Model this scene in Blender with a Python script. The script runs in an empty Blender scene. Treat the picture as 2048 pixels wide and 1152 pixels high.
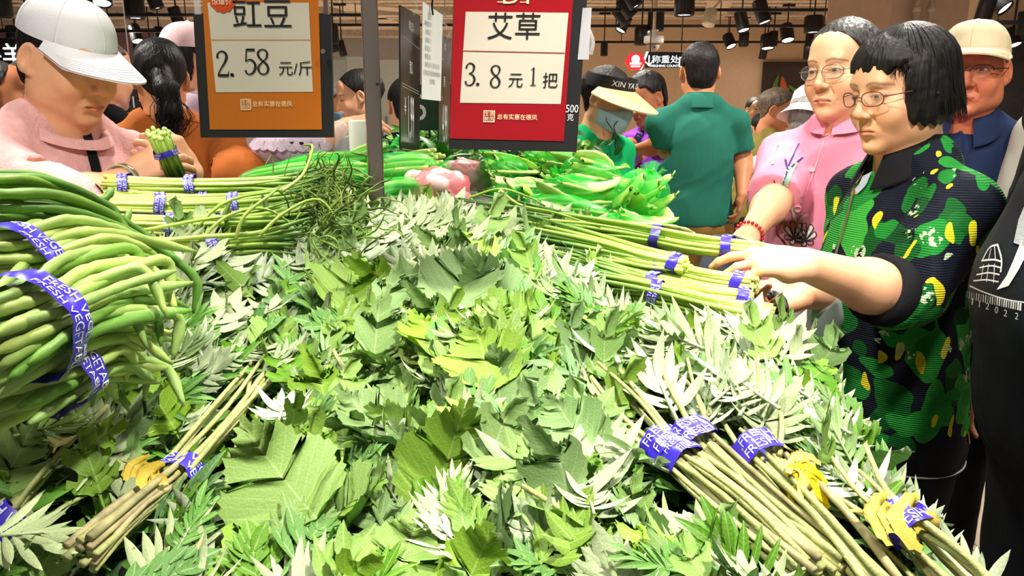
import bpy, bmesh, math, random
import numpy as np
from mathutils import Vector, Matrix
from mathutils.bvhtree import BVHTree

# ---------------------------------------------------------------- camera, world, light, exposure
SC = bpy.context.scene
COL = SC.collection
CAM_H, PITCH, FPX = 1.43, math.radians(12.6), 1500.0
_cd = bpy.data.cameras.new('camera'); _cd.sensor_width = 36.0; _cd.lens = FPX / 2048 * 36; _cd.clip_end = 200; _cd.clip_start = 0.05
CAM = bpy.data.objects.new('camera', _cd); COL.objects.link(CAM)
CAM.location = (0, 0, CAM_H); CAM.rotation_euler = (math.pi / 2 - PITCH, 0, 0)
SC.camera = CAM
SC.view_settings.view_transform = 'Standard'; SC.view_settings.look = 'None'
SC.view_settings.gamma = 1.0; SC.view_settings.use_curve_mapping = False
SC.view_settings.exposure = 0.52
SC.cycles.max_bounces = 6; SC.cycles.diffuse_bounces = 3; SC.cycles.glossy_bounces = 2; SC.cycles.transmission_bounces = 3; SC.cycles.transparent_max_bounces = 8; SC.cycles.caustics_reflective = False; SC.cycles.caustics_refractive = False; SC.cycles.adaptive_threshold = .03
WORLD = bpy.data.worlds.new('world'); SC.world = WORLD; WORLD.use_nodes = True
_bg = WORLD.node_tree.nodes['Background']; _bg.inputs[0].default_value = (1.0, 0.96, 0.9, 1); _bg.inputs[1].default_value = 0.30

def spot(loc, target, power, col=(1, .95, .86), angle=95, blend=.6, radius=.07):
    l = bpy.data.lights.new('spot_light', 'SPOT'); l.energy = power; l.color = col
    l.spot_size = math.radians(angle); l.spot_blend = blend; l.shadow_soft_size = radius
    o = bpy.data.objects.new('spot_light', l); COL.objects.link(o); o.location = loc
    o.rotation_euler = (Vector(target) - Vector(loc)).to_track_quat('-Z', 'Y').to_euler()
    return o
# track spots over the produce island (warm white), added face lights, then over the aisles
SPOTS = [((.55, .38, 2.75), (.25, .7, 1.0), 200, 54), ((-.7, .5, 2.75), (-.36, .85, 1.1), 74, 58), ((.0, 1.12, 2.75), (-.05, 1.0, 1.1), 52, 64),
         ((.75, 1.9, 2.75), (.4, 1.5, 1.2), 50, 70), ((-.85, 1.9, 2.75), (-.6, 1.5, 1.2), 50, 70),
         ((.5, -.3, 2.75), (.95, 1.75, 1.5), 125, 42), ((-.6, -.2, 2.75), (-1.05, 1.75, 1.45), 80, 42), ((1.5, 1.2, 2.75), (1.0, 1.7, 1.4), 45, 90), ((-.35, .95, 2.75), (.75, 1.6, 1.42), 95, 40), ((.1, 1.3, 2.75), (-.85, 1.55, 1.4), 24, 40)]  # lamps added to brighten the shoppers' faces from front and side
for _l, _t, _p, _a in SPOTS: spot(_l, _t, _p, angle=_a)
AISLE = [(-2.2, 2.6), (1.5, 2.7), (-.1, 3.6), (.5, 5.0), (-2.8, 5.2), (3.2, 5.6), (.4, 6.5), (-1.4, 8.5), (2.4, 9.0), (5.5, 9.5), (-5.0, 9.5), (.6, 12.5), (4.5, 13.0), (-4.5, 13.0)]
for _x, _y in AISLE: spot((_x, _y, 2.72), (_x, _y, 0), 120 if _y < 7 else 300, angle=130, blend=.5)

# ---------------------------------------------------------------- helpers
rnd = random.Random(7)
_ct, _st = math.cos(PITCH), math.sin(PITCH)
def ray(px, py):
    a, b = (px - 1024) / FPX, (576 - py) / FPX
    return Vector((a, b * _st + _ct, b * _ct - _st))
def P(px, py, Y):                       # the point at world distance Y seen at that place of the photograph
    d = ray(px, py); t = Y / d.y
    return Vector((d.x * t, Y, CAM_H + d.z * t))
WL = {}
def tag(o, label=None, cat=None, group=None, kind=None):
    if label: o['label'] = label
    if cat: o['category'] = cat
    if group: o['group'] = group
    if kind: o['kind'] = kind
    return o
def link(o, loc, parent=None):
    COL.objects.link(o); loc = Vector(loc); WL[o.name] = loc
    if parent is not None:
        o.parent = parent; o.location = loc - WL[parent.name]
    else: o.location = loc
    return o
def empty(name, loc, label=None, cat=None, group=None, kind=None):
    o = bpy.data.objects.new(name, None); o.empty_display_size = .05
    link(o, loc); return tag(o, label, cat, group, kind)
def mesh(name, V, F, mats=None, smooth=True, uv=None, col=None, mi=None):
    V = np.asarray(V, dtype=np.float32).reshape(-1, 3)
    me = bpy.data.meshes.new(name)
    if isinstance(F, np.ndarray):
        n, k = F.shape
        me.vertices.add(len(V)); me.vertices.foreach_set('co', V.ravel())
        me.loops.add(n * k); me.loops.foreach_set('vertex_index', F.ravel().astype(np.int32))
        me.polygons.add(n); me.polygons.foreach_set('loop_start', np.arange(0, n * k, k, dtype=np.int32))
        me.polygons.foreach_set('loop_total', np.full(n, k, dtype=np.int32))
    else:
        me.from_pydata([tuple(v) for v in V.tolist()], [], [tuple(f) for f in F])
    if smooth: me.polygons.foreach_set('use_smooth', np.ones(len(me.polygons), dtype=bool))
    if mats is not None:
        for m in (mats if isinstance(mats, (list, tuple)) else [mats]): me.materials.append(m)
    if mi is not None: me.polygons.foreach_set('material_index', np.asarray(mi, dtype=np.int32))
    me.update(calc_edges=True); me.validate()
    if uv is not None:
        u = me.uv_layers.new(name='UVMap'); li = np.empty(len(me.loops), dtype=np.int32); me.loops.foreach_get('vertex_index', li)
        u.data.foreach_set('uv', np.asarray(uv, dtype=np.float32)[li].ravel())
    if col is not None:
        a = me.color_attributes.new('Col', 'FLOAT_COLOR', 'POINT')
        c = np.ones((len(V), 4), dtype=np.float32); c[:, :3] = col; a.data.foreach_set('color', c.ravel())
    return me
def mk(name, V, F, mat, parent=None, origin=None, smooth=True, uv=None, col=None, mi=None):
    V = np.asarray(V, dtype=np.float32).reshape(-1, 3)
    if origin is None:
        if parent is not None: origin = WL[parent.name]
        else: origin = ((V[:, 0].min() + V[:, 0].max()) / 2, (V[:, 1].min() + V[:, 1].max()) / 2, V[:, 2].min())
    origin = Vector(origin)
    me = mesh(name, V - np.array(origin, dtype=np.float32), F, mat, smooth, uv, col, mi)
    return link(bpy.data.objects.new(name, me), origin, parent)
def inst(name, me, M, parent=None):       # an object that shares a mesh, at world matrix M
    o = bpy.data.objects.new(name, me); COL.objects.link(o); WL[o.name] = M.translation.copy()
    if parent is not None:
        o.parent = parent; M = Matrix.Translation(-WL[parent.name]) @ M
    o.matrix_local = M
    return o
class MB:                                  # collects shapes for ONE mesh
    def __init__(s): s.v = []; s.f = []; s.m = []
    def add(s, V, F, mi=0):
        n = len(s.v); s.v += [tuple(v) for v in V]; s.f += [tuple(i + n for i in f) for f in F]; s.m += [mi] * len(F); return s
    def box(s, c, d, R=None, mi=0, bev=0):
        c = Vector(c); dx, dy, dz = [q / 2 for q in d]
        if bev:
            bm = bmesh.new(); bmesh.ops.create_cube(bm, size=1)
            for v in bm.verts: v.co = Vector((v.co.x * d[0], v.co.y * d[1], v.co.z * d[2]))
            bmesh.ops.bevel(bm, geom=list(bm.edges), offset=bev, segments=2, affect='EDGES', profile=.5)
            V = [v.co.copy() for v in bm.verts]; F = [[v.index for v in f.verts] for f in bm.faces]; bm.free()
        else:
            V = [Vector((x, y, z)) for x in (-dx, dx) for y in (-dy, dy) for z in (-dz, dz)]
            F = [(0, 1, 3, 2), (4, 6, 7, 5), (0, 4, 5, 1), (2, 3, 7, 6), (0, 2, 6, 4), (1, 5, 7, 3)]
        if R is not None: V = [R @ v for v in V]
        return s.add([c + v for v in V], F, mi)
    def tube(s, pts, r, n=8, caps=True, mi=0, flat=1.0):
        V, F = tube(pts, r, n, caps, flat); return s.add(V, F, mi)
    def lathe(s, prof, c, n=16, R=None, mi=0):
        c = Vector(c); V = []; F = []
        for (r, z) in prof:
            for k in range(n):
                a = 2 * math.pi * k / n; v = Vector((r * math.cos(a), r * math.sin(a), z)); V.append(c + (R @ v if R is not None else v))
        m = len(prof)
        for i in range(m - 1):
            for k in range(n): F.append((i * n + k, i * n + (k + 1) % n, (i + 1) * n + (k + 1) % n, (i + 1) * n + k))
        F.append(tuple(range(n - 1, -1, -1))); F.append(tuple((m - 1) * n + k for k in range(n)))
        return s.add(V, F, mi)
    def build(s, name, mat, parent=None, origin=None, smooth=False, **k):
        return mk(name, s.v, s.f, mat, parent, origin, smooth, mi=s.m if isinstance(mat, (list, tuple)) else None, **k)
def tube(pts, r, n=8, caps=True, flat=1.0):
    pts = [Vector(p) for p in pts]; m = len(pts)
    rs = r if isinstance(r, (list, tuple, np.ndarray)) else [r] * m
    V = []; F = []; up = None
    for i, p in enumerate(pts):
        t = (pts[min(i + 1, m - 1)] - pts[max(i - 1, 0)]).normalized()
        if up is None:
            up = Vector((0, 0, 1)) if abs(t.z) < .9 else Vector((1, 0, 0))
        b = t.cross(up)
        if b.length < 1e-6: b = t.orthogonal()
        b.normalize(); up = b.cross(t).normalized()
        for k in range(n):
            a = 2 * math.pi * k / n; V.append(p + (b * math.cos(a) + up * math.sin(a) * flat) * rs[i])
    for i in range(m - 1):
        for k in range(n): F.append((i * n + k, i * n + (k + 1) % n, (i + 1) * n + (k + 1) % n, (i + 1) * n + k))
    if caps: F.append(tuple(range(n - 1, -1, -1))); F.append(tuple((m - 1) * n + k for k in range(n)))
    return V, F
def spline(pts, n):                        # Catmull-Rom through the points
    pts = [Vector(p) for p in pts]; q = [2 * pts[0] - pts[1]] + pts + [2 * pts[-1] - pts[-2]]; out = []; m = len(pts) - 1
    for i in range(n):
        u = i / (n - 1) * m; k = min(int(u), m - 1); t = u - k; a, b, c, d = q[k:k + 4]
        out.append(.5 * ((2 * b) + (c - a) * t + (2 * a - 5 * b + 4 * c - d) * t * t + (3 * b - a - 3 * c + d) * t ** 3))
    return out
def frame(y, z):                           # rotation whose Y axis is y and whose Z is as near z as can be
    y = Vector(y).normalized(); z = Vector(z); x = y.cross(z)
    if x.length < 1e-5: x = y.orthogonal()
    x.normalize(); z = x.cross(y)
    return Matrix((x, y, z)).transposed()

# ---------------------------------------------------------------- materials
MATS = {}
def srgb(r, g, b):
    f = lambda c: (c / 255 / 12.92) if c / 255 <= .04045 else ((c / 255 + .055) / 1.055) ** 2.4
    return (f(r), f(g), f(b))
class NT:
    def __init__(s, name):
        s.m = bpy.data.materials.new(name); s.m.use_nodes = True; s.t = s.m.node_tree; s.t.nodes.clear()
        s.out = s.t.nodes.new('ShaderNodeOutputMaterial'); s.b = s.t.nodes.new('ShaderNodeBsdfPrincipled')
        s.l(s.b.outputs[0], s.out.inputs[0])
    def n(s, t, **k):
        o = s.t.nodes.new('ShaderNode' + t)
        for a, v in k.items(): setattr(o, a, v)
        return o
    def l(s, a, b): s.t.links.new(a, b)
    def put(s, v, sock):
        if hasattr(v, 'links'): s.l(v, sock)
        elif isinstance(v, (tuple, list)): sock.default_value = tuple(v) + (1,) if len(v) == 3 and len(sock.default_value) == 4 else tuple(v)
        else: sock.default_value = v
    def math(s, op, a, b=0.0, c=None):
        o = s.n('Math', operation=op); s.put(a, o.inputs[0]); s.put(b, o.inputs[1])
        if c is not None: s.put(c, o.inputs[2])
        return o.outputs[0]
    def mix(s, f, a, b, mode='MIX'):
        o = s.n('MixRGB', blend_type=mode); s.put(f, o.inputs[0]); s.put(a, o.inputs[1]); s.put(b, o.inputs[2]); return o.outputs[0]
    def noise(s, sc, det=3, vec=None, dist=0.0):
        o = s.n('TexNoise'); o.inputs['Scale'].default_value = sc; o.inputs['Detail'].default_value = det; o.inputs['Distortion'].default_value = dist
        if vec is not None: s.l(vec, o.inputs['Vector'])
        return o
    def ramp(s, f, stops):
        o = s.n('ValToRGB'); e = o.color_ramp.elements
        while len(e) > 1: e.remove(e[-1])
        e[0].position = stops[0][0]; e[0].color = tuple(stops[0][1]) + (1,)
        for p, c in stops[1:]: q = e.new(p); q.color = tuple(c) + (1,)
        s.l(f, o.inputs[0]); return o.outputs[0]
    def coord(s, k='Object', scale=None, rot=None):
        c = s.n('TexCoord').outputs[k]
        if scale is None and rot is None: return c
        m = s.n('Mapping'); s.l(c, m.inputs[0])
        if scale: m.inputs['Scale'].default_value = scale
        if rot: m.inputs['Rotation'].default_value = rot
        return m.outputs[0]
    def bump(s, h, st=.3, d=.01):
        o = s.n('Bump'); o.inputs['Strength'].default_value = st; o.inputs['Distance'].default_value = d; s.l(h, o.inputs['Height']); s.l(o.outputs[0], s.b.inputs['Normal'])
def mat(name, col, rough=.6, spec=.4, var=.15, vs=20, bump=0, bs=200, metal=0, em=0, emc=None, sss=0, alpha=1, bstretch=None, objvar=0, trans=0):
    if name in MATS: return MATS[name]
    t = NT(name); co = t.coord('Object')
    nz = t.noise(vs, 3, co)
    dark = tuple(c * (1 - var) for c in col); lite = tuple(min(1, c * (1 + var)) for c in col)
    c = t.ramp(nz.outputs[0], [(.3, dark), (.7, lite)])
    if objvar:
        oi = t.n('ObjectInfo'); h = t.n('HueSaturation'); t.l(c, h.inputs['Color'])
        v = t.math('MULTIPLY_ADD', oi.outputs['Random'], objvar, 1 - objvar / 2); t.l(v, h.inputs['Value'])
        hu = t.math('MULTIPLY_ADD', oi.outputs['Random'], -objvar * .08, .5 + objvar * .04); t.l(hu, h.inputs['Hue']); c = h.outputs[0]
    t.l(c, t.b.inputs['Base Color']); t.b.inputs['Roughness'].default_value = rough; t.b.inputs['Specular IOR Level'].default_value = spec
    t.b.inputs['Metallic'].default_value = metal; t.b.inputs['Alpha'].default_value = alpha
    if sss: t.b.inputs['Subsurface Weight'].default_value = sss; t.b.inputs['Subsurface Radius'].default_value = (.012, .006, .003)
    if trans: t.b.inputs['Transmission Weight'].default_value = trans
    if em: t.b.inputs['Emission Color'].default_value = tuple(emc or col) + (1,); t.b.inputs['Emission Strength'].default_value = em
    if bump:
        b = t.noise(bs, 2, t.coord('Object', bstretch) if bstretch else co); t.bump(b.outputs[0], bump, .004)
    MATS[name] = t.m; return t.m

# ---------------------------------------------------------------- lettering
_TC = {}
def text2d(body, lib=None):                # (verts, faces) of flat lettering, scaled so the height of its box is 1, centred
    if body in _TC: return _TC[body]
    c = bpy.data.curves.new('t', 'FONT'); c.body = body; c.resolution_u = 3
    o = bpy.data.objects.new('t', c); COL.objects.link(o)
    dg = bpy.context.evaluated_depsgraph_get(); ev = o.evaluated_get(dg); me = ev.to_mesh()
    V = np.array([v.co[:2] for v in me.vertices]).reshape(-1, 2); F = [tuple(p.vertices) for p in me.polygons]
    ev.to_mesh_clear(); bpy.data.objects.remove(o); bpy.data.curves.remove(c)
    lo, hi = V.min(0), V.max(0); V = (V - (lo + hi) / 2)
    V /= (hi - lo)[1]
    _TC[body] = (V, F); return V, F
def stroke2d(paths, n=14):                 # paths: list of [(x,y,w),...] brush strokes -> flat ribbons
    V = []; F = []
    for p in paths:
        q = [(Vector((a[0], a[1], 0)), a[2]) for a in p]
        m = 2 if len(p) == 2 else n
        pts = spline([a for a, _ in q], m) if len(p) > 2 else [a for a, _ in q]
        ws = np.interp(np.linspace(0, len(p) - 1, m), range(len(p)), [w for _, w in q]); b = len(V)
        for i, x in enumerate(pts):
            t = (pts[min(i + 1, m - 1)] - pts[max(i - 1, 0)]).normalized(); nn = Vector((-t.y, t.x, 0)) * ws[i] / 2
            V += [(x + nn)[:2], (x - nn)[:2]]
        for i in range(m - 1): F.append((b + 2 * i, b + 2 * i + 1, b + 2 * i + 3, b + 2 * i + 2))
    return np.array(V), F
# ---------------------------------------------------------------- soft solids: smooth unions meshed as one continuous skin
class Soft:
    def __init__(s): s.p = []; s.cut = []
    def cap(s, a, b, ra, rb=None, k=.02, op=1):
        s.p.append(('c', np.array(a, float), np.array(b, float), ra, ra if rb is None else rb, k, op)); return s
    def chain(s, pts, rs, k=.02, op=1):
        for i in range(len(pts) - 1): s.cap(pts[i], pts[i + 1], rs[i], rs[i + 1], k, op)
        return s
    def ell(s, c, r, R=None, k=.02, op=1):
        if not hasattr(r, '__len__'): r = (r, r, r)
        s.p.append(('e', np.array(c, float), np.array(r, float), None if R is None else np.array(R), 0, k, op)); return s
    def clip(s, fn): s.cut.append(fn); return s          # fn(X,Y,Z) > 0 is taken away
    def xf(s, M):                                        # move by a rigid matrix with uniform scale
        sc = M.to_scale()[0]; M3 = np.array(M.to_3x3()) / sc; t = np.array(M.translation); out = []
        for q in s.p:
            if q[0] == 'c': out.append(('c', M3 @ q[1] * sc + t, M3 @ q[2] * sc + t, q[3] * sc, q[4] * sc, q[5] * sc, q[6]))
            else:
                R = np.eye(3) if q[3] is None else q[3]; out.append(('e', M3 @ q[1] * sc + t, q[2] * sc, M3 @ R, 0, q[5] * sc, q[6]))
        s.p = out; return s
    def bounds(s):
        lo = np.full(3, 1e9); hi = -lo
        for q in s.p:
            if q[6] < 0: continue
            if q[0] == 'c': a = np.minimum(q[1] - q[3], q[2] - q[4]); b = np.maximum(q[1] + q[3], q[2] + q[4])
            else: m = q[2].max() if q[3] is not None else q[2]; a = q[1] - m; b = q[1] + m
            lo = np.minimum(lo, a); hi = np.maximum(hi, b)
        return lo, hi
    def mesh(s, h, fold=None, lo=None, hi=None):
        l0, h0 = s.bounds(); lo = l0 - 3 * h if lo is None else np.maximum(lo, l0 - 3 * h); hi = h0 + 3 * h if hi is None else np.minimum(hi, h0 + 3 * h)
        n = np.ceil((hi - lo) / h).astype(int) + 1
        ax = [lo[i] + h * np.arange(n[i]) for i in range(3)]
        D = np.full(n, .15, np.float32)
        for q in s.p:
            k = max(q[5], 1e-4)
            if q[0] == 'c': a = np.minimum(q[1] - q[3], q[2] - q[4]); b = np.maximum(q[1] + q[3], q[2] + q[4])
            else: m = q[2].max() if q[3] is not None else q[2]; a = q[1] - m; b = q[1] + m
            mg = k + 4 * h
            i0 = np.clip(np.floor((a - mg - lo) / h).astype(int), 0, n); i1 = np.clip(np.ceil((b + mg - lo) / h).astype(int) + 1, 0, n)
            if (i1 <= i0).any(): continue
            X = ax[0][i0[0]:i1[0], None, None]; Y = ax[1][None, i0[1]:i1[1], None]; Z = ax[2][None, None, i0[2]:i1[2]]
            if q[0] == 'c':
                d = q[2] - q[1]; L2 = max(float(d @ d), 1e-9)
                x, y, z = X - q[1][0], Y - q[1][1], Z - q[1][2]
                t = np.clip((x * d[0] + y * d[1] + z * d[2]) / L2, 0, 1)
                e = np.sqrt((x - t * d[0]) ** 2 + (y - t * d[1]) ** 2 + (z - t * d[2]) ** 2) - (q[3] + (q[4] - q[3]) * t)
            else:
                x, y, z = X - q[1][0], Y - q[1][1], Z - q[1][2]
                if q[3] is not None:
                    R = q[3]; x, y, z = (x * R[0, 0] + y * R[1, 0] + z * R[2, 0], x * R[0, 1] + y * R[1, 1] + z * R[2, 1], x * R[0, 2] + y * R[1, 2] + z * R[2, 2])
                r = q[2]; k0 = np.sqrt((x / r[0]) ** 2 + (y / r[1]) ** 2 + (z / r[2]) ** 2); k1 = np.sqrt((x / r[0] ** 2) ** 2 + (y / r[1] ** 2) ** 2 + (z / r[2] ** 2) ** 2)
                e = k0 * (k0 - 1) / np.maximum(k1, 1e-6)
            e = e.astype(np.float32); sl = tuple(slice(i0[i], i1[i]) for i in range(3)); c = D[sl]
            if q[6] > 0:
                hh = np.maximum(k - np.abs(c - e), 0) / k; D[sl] = np.minimum(c, e) - hh * hh * k * .25
            else:
                hh = np.maximum(k - np.abs(c + e), 0) / k; D[sl] = np.maximum(c, -e) + hh * hh * k * .25
        G = (ax[0][:, None, None], ax[1][None, :, None], ax[2][None, None, :])
        if fold is not None: D = D + fold(*G).astype(np.float32)
        for fn in s.cut: D = np.maximum(D, fn(*G).astype(np.float32))
        return surfnet(D, lo, h)
def surfnet(D, lo, h):
    D[0] = D[-1] = .1; D[:, 0] = D[:, -1] = .1; D[:, :, 0] = D[:, :, -1] = .1
    I = D < 0; nx, ny, nz = D.shape
    def cor(A, a): return A[a[0]:nx - 1 + a[0], a[1]:ny - 1 + a[1], a[2]:nz - 1 + a[2]]
    C = [(a, b, c) for a in (0, 1) for b in (0, 1) for c in (0, 1)]
    cnt = sum(cor(I, c).astype(np.int8) for c in C); mask = (cnt > 0) & (cnt < 8)
    idx = np.full(mask.shape, -1, np.int64); cells = np.argwhere(mask); idx[mask] = np.arange(len(cells))
    vals = {c: D[cells[:, 0] + c[0], cells[:, 1] + c[1], cells[:, 2] + c[2]] for c in C}
    acc = np.zeros((len(cells), 3)); num = np.zeros(len(cells))
    for a in C:
        for ax in range(3):
            if a[ax]: continue
            b = list(a); b[ax] = 1; b = tuple(b); da, db = vals[a], vals[b]; m = (da < 0) != (db < 0)
            t = np.where(m, da / np.where(m, da - db, 1), 0)
            for j in range(3): acc[:, j] += np.where(m, a[j] + (t if j == ax else 0), 0)
            num += m
    V = lo + h * (cells + acc / np.maximum(num, 1)[:, None]); Fs = []
    for ax in range(3):
        u, v = [(1, 2), (2, 0), (0, 1)][ax]
        A = np.moveaxis(I, (ax, u, v), (0, 1, 2)); J = np.moveaxis(idx, (ax, u, v), (0, 1, 2))
        e = A[:-1, 1:-1, 1:-1] != A[1:, 1:-1, 1:-1]; w = np.argwhere(e)
        if not len(w): continue
        i, j, k = w[:, 0], w[:, 1] + 1, w[:, 2] + 1
        q = np.stack([J[i, j - 1, k - 1], J[i, j, k - 1], J[i, j, k], J[i, j - 1, k]], 1)
        flip = ~A[i, j, k]; q[flip] = q[flip][:, ::-1]; Fs.append(q)
    F = np.concatenate(Fs); return V.astype(np.float32), F[(F >= 0).all(1)].astype(np.int32)
def joinVF(lst):                            # several (V, F, colour) shells into one
    Vs, Fs, Cs = [], [], []; n = 0
    for V, F, c in lst:
        Vs.append(V); Fs.append(F + n); n += len(V)
        c = np.asarray(c, np.float32); Cs.append(np.broadcast_to(c, (len(V), 3)))
    return np.concatenate(Vs), np.concatenate(Fs), np.concatenate(Cs)
def bvh(V, F): return BVHTree.FromPolygons([tuple(v) for v in np.asarray(V, float).tolist()], [tuple(f) for f in np.asarray(F).tolist()])
CAMV = Vector((0, 0, CAM_H))
def hit(B, px, py, off=.0015, default=None):     # where the sight line of a pixel meets a surface, lifted off it by a hair
    d = ray(px, py).normalized(); loc, nor, i, dist = B.ray_cast(CAMV, d)
    if loc is None: return default
    if nor.dot(d) > 0: nor = -nor
    return loc + nor * off, nor
def ribbon_on(B, path, w, off=.0015, n=None, close=False):     # a flat stripe lying on a surface: path in photo pixels, width in metres
    n = n or max(2, len(path) * 3); pts = spline([Vector((p[0], p[1], 0)) for p in path], n) if len(path) > 2 else [Vector((path[0][0] + (path[1][0] - path[0][0]) * i / (n - 1), path[0][1] + (path[1][1] - path[0][1]) * i / (n - 1), 0)) for i in range(n)]
    H = [hit(B, p.x, p.y, off) for p in pts]; V = []; F = []; prev = None
    for i, hh in enumerate(H):
        if hh is None: prev = None; continue
        q = next((H[j] for j in (i + 1, i - 1) if 0 <= j < n and H[j] is not None), None)
        if q is None: continue
        t = (q[0] - hh[0]); t = t if i + 1 < n and H[i + 1] is not None else -t
        if t.length < 1e-7: continue
        s = t.normalized().cross(hh[1]).normalized() * (w / 2 if not hasattr(w, '__len__') else np.interp(i / (n - 1), np.linspace(0, 1, len(w)), w) / 2)
        V += [hh[0] + s, hh[0] - s]; c = len(V) - 2
        if prev is not None: F.append((prev, prev + 1, c + 1, c))
        prev = c
    return V, F
def patch_on(B, poly, off=.0015, grid=None):    # a filled shape on a surface: polygon in photo pixels (star-shaped about its centre)
    c = np.mean(poly, 0); V = []; F = []; n = len(poly); rings = (0, .5, 1.0)
    h0 = hit(B, c[0], c[1], off)
    if h0 is None: return [], []
    V.append(h0[0])
    for r in rings[1:]:
        for p in poly:
            h1 = hit(B, c[0] + (p[0] - c[0]) * r, c[1] + (p[1] - c[1]) * r, off)
            V.append(h1[0] if h1 is not None and (h1[0] - h0[0]).length < .25 else V[0])
    for i in range(n):
        j = (i + 1) % n; F.append((0, 1 + i, 1 + j)); F.append((1 + i, 1 + n + i, 1 + n + j, 1 + j))
    return V, F
# ---------------------------------------------------------------- the setting
def st(o): o['kind'] = 'structure'; return o
def tile_floor():
    t = NT('floor_tile'); co = t.coord('Object')
    b = t.n('TexBrick'); b.offset = 0; b.inputs['Scale'].default_value = 1.0; b.inputs['Brick Width'].default_value = .8; b.inputs['Row Height'].default_value = .8
    b.inputs['Mortar Size'].default_value = .004; b.inputs['Color1'].default_value = srgb(196, 178, 158) + (1,); b.inputs['Color2'].default_value = srgb(188, 170, 150) + (1,); b.inputs['Mortar'].default_value = srgb(120, 108, 96) + (1,)
    t.l(co, b.inputs['Vector']); t.l(b.outputs[0], t.b.inputs['Base Color']); t.b.inputs['Roughness'].default_value = .25
    return t.m
st(MB().box((0, 9.5, -.05), (24, 27, .1)).build('floor', tile_floor()))
M_ceil = mat('ceiling_paint', srgb(176, 158, 140), .9, .1)
M_beam = mat('beam_paint', srgb(214, 194, 172), .85, .1)
M_wall = mat('warm_wall_paint', srgb(226, 196, 164), .9, .1, var=.04)
M_wallp = mat('pink_lit_grey_wall', srgb(150, 112, 118), .9, .1, var=.05)  # pink of the light at the far left, put into the wall colour
M_wallw = mat('pale_wall', srgb(196, 192, 184), .8, .1, var=.05)
st(MB().box((0, 9.5, 3.25), (24, 27, .1)).build('ceiling', M_ceil))
st(MB().box((4.9, 12.1, 1.6), (8.2, .2, 3.2)).build('wall_back', M_wall))
st(MB().box((-2.2, 15.1, 1.6), (6.4, .2, 3.2)).build('wall_far', M_wallw))
st(MB().box((-8.6, 13.1, 1.6), (7, .2, 3.2)).build('wall_far_left', M_wallp))
st(MB().box((9.1, 6, 1.6), (.2, 12, 3.2)).build('wall_right', M_wall))
st(MB().box((-11.0, 6, 1.6), (.2, 18, 3.2)).build('wall_left', M_wallp))
# ceiling ribs that run across the hall, and two ducts
for i in range(13):
    y = 6.6 + i * .66
    st(MB().box((0, y, 3.02 - .05 * (i % 2)), (22, .16, .2), bev=.01).build('trim_%d' % (i + 1), M_beam))
for i, (a, b) in enumerate([((-3.2, 6.0, 2.98), (-1.5, 14.5, 2.98)), ((-6.5, 7.5, 2.95), (-1.2, 11.0, 2.95)), ((2.0, 7, 2.95), (3.0, 11.8, 2.95))]):
    a, b = Vector(a), Vector(b); R = frame(b - a, (0, 0, 1))
    st(MB().box((a + b) / 2, (.32, (b - a).length, .12), R, bev=.01).build('trim_%d' % (20 + i), M_beam))
# pillar with two pipes
pil = st(MB().box((2.37, 4.9, 1.6), (.56, .56, 3.2), Matrix.Rotation(.28, 3, 'Z'), bev=.01).build('wall_pillar', mat('pillar_paint', srgb(222, 188, 160), .85, .15, var=.04)))
M_pipe = mat('pipe_paint', srgb(214, 190, 168), .5, .3)
for px in (1832, 1860):
    p = P(px, 40, 4.53); m = MB().tube([(p.x, p.y, 0), (p.x, p.y, 3.2)], .017, 10)
    for z in (1.9, 2.05, 2.5): m.lathe([(.024, -.015), (.024, .015)], (p.x, p.y, z), 10)
    m.build('pipe', M_pipe, pil, smooth=True)
# right side: dark doorway and a pair of rails
p = P(2030, 190, 6.9)
st(MB().box((p.x, 7.0, 1.2), (.75, .06, 2.0)).build('door_1', mat('dark_door', srgb(62, 58, 56), .5)))
st(MB().box((5.9, 7.2, 1.6), (3.4, .2, 3.2)).build('wall_side', M_wall))
# white tiled meat counter wall, tiles in relief
tw = st(MB().box((-6.6, 9.06, 1.3), (4.2, .1, 1.6)).build('wall_meat_counter', mat('tile_grout', srgb(120, 126, 140), .8)))
tile_me = mesh('tile', *(lambda m: (m.v, m.f))(MB().box((0, 0, 0), (.19, .02, .19))), mat('white_tile', srgb(206, 212, 226), .15, .6, var=.03, objvar=.06), False)
for i in range(21):
    for j in range(6): inst('tile', tile_me, Matrix.Translation((-8.6 + .2 * i, 9.0, .95 + .2 * j)), tw)

# ---------------------------------------------------------------- the produce island
M_black = mat('black_plastic', (.012, .012, .013), .45, .4)
isl = empty('display_island', (-.6, 1.2, 0), 'black island stand that carries the heaped vegetables', 'display stand')
MB().box((-.62, 1.2, .43), (2.1, 1.75, .78), bev=.01).build('body', mat('island_body', (.02, .019, .018), .6), isl)
MB().box((-.62, 1.2, .02), (2.0, 1.65, .04)).build('plinth', M_black, isl)
m = MB()
for (c, d) in [((.44, 1.2, .84), (.03, 1.78, .12)), ((-1.68, 1.2, .84), (.03, 1.78, .12)), ((-.62, .32, .84), (2.15, .03, .12)), ((-.62, 2.08, .84), (2.15, .03, .12))]: m.box(c, d, bev=.006)
m.build('rim', M_black, isl)
def zt(x, y):                               # height of the heap
    z = 1.0 + .29 * (min(y, 1.32) - .65)
    if x > .02 and y > .95: z -= .05 * min(1, (x - .02) / .15) * min(1, (y - .95) / .15)
    e = max(0, x - .36); z -= e * e * 7 + (max(0, x - .43)) * 1.2
    z += .02 * math.sin(x * 9 + 1) * math.cos(y * 7) + .012 * math.sin(x * 23 + y * 17)
    if x < -.3 and y > .95: z += .05 * min(1, (-.3 - x) / .3) * min(1, (y - .95) / .2)
    return z
nx, ny = 90, 80; V = []; F = []
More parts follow.
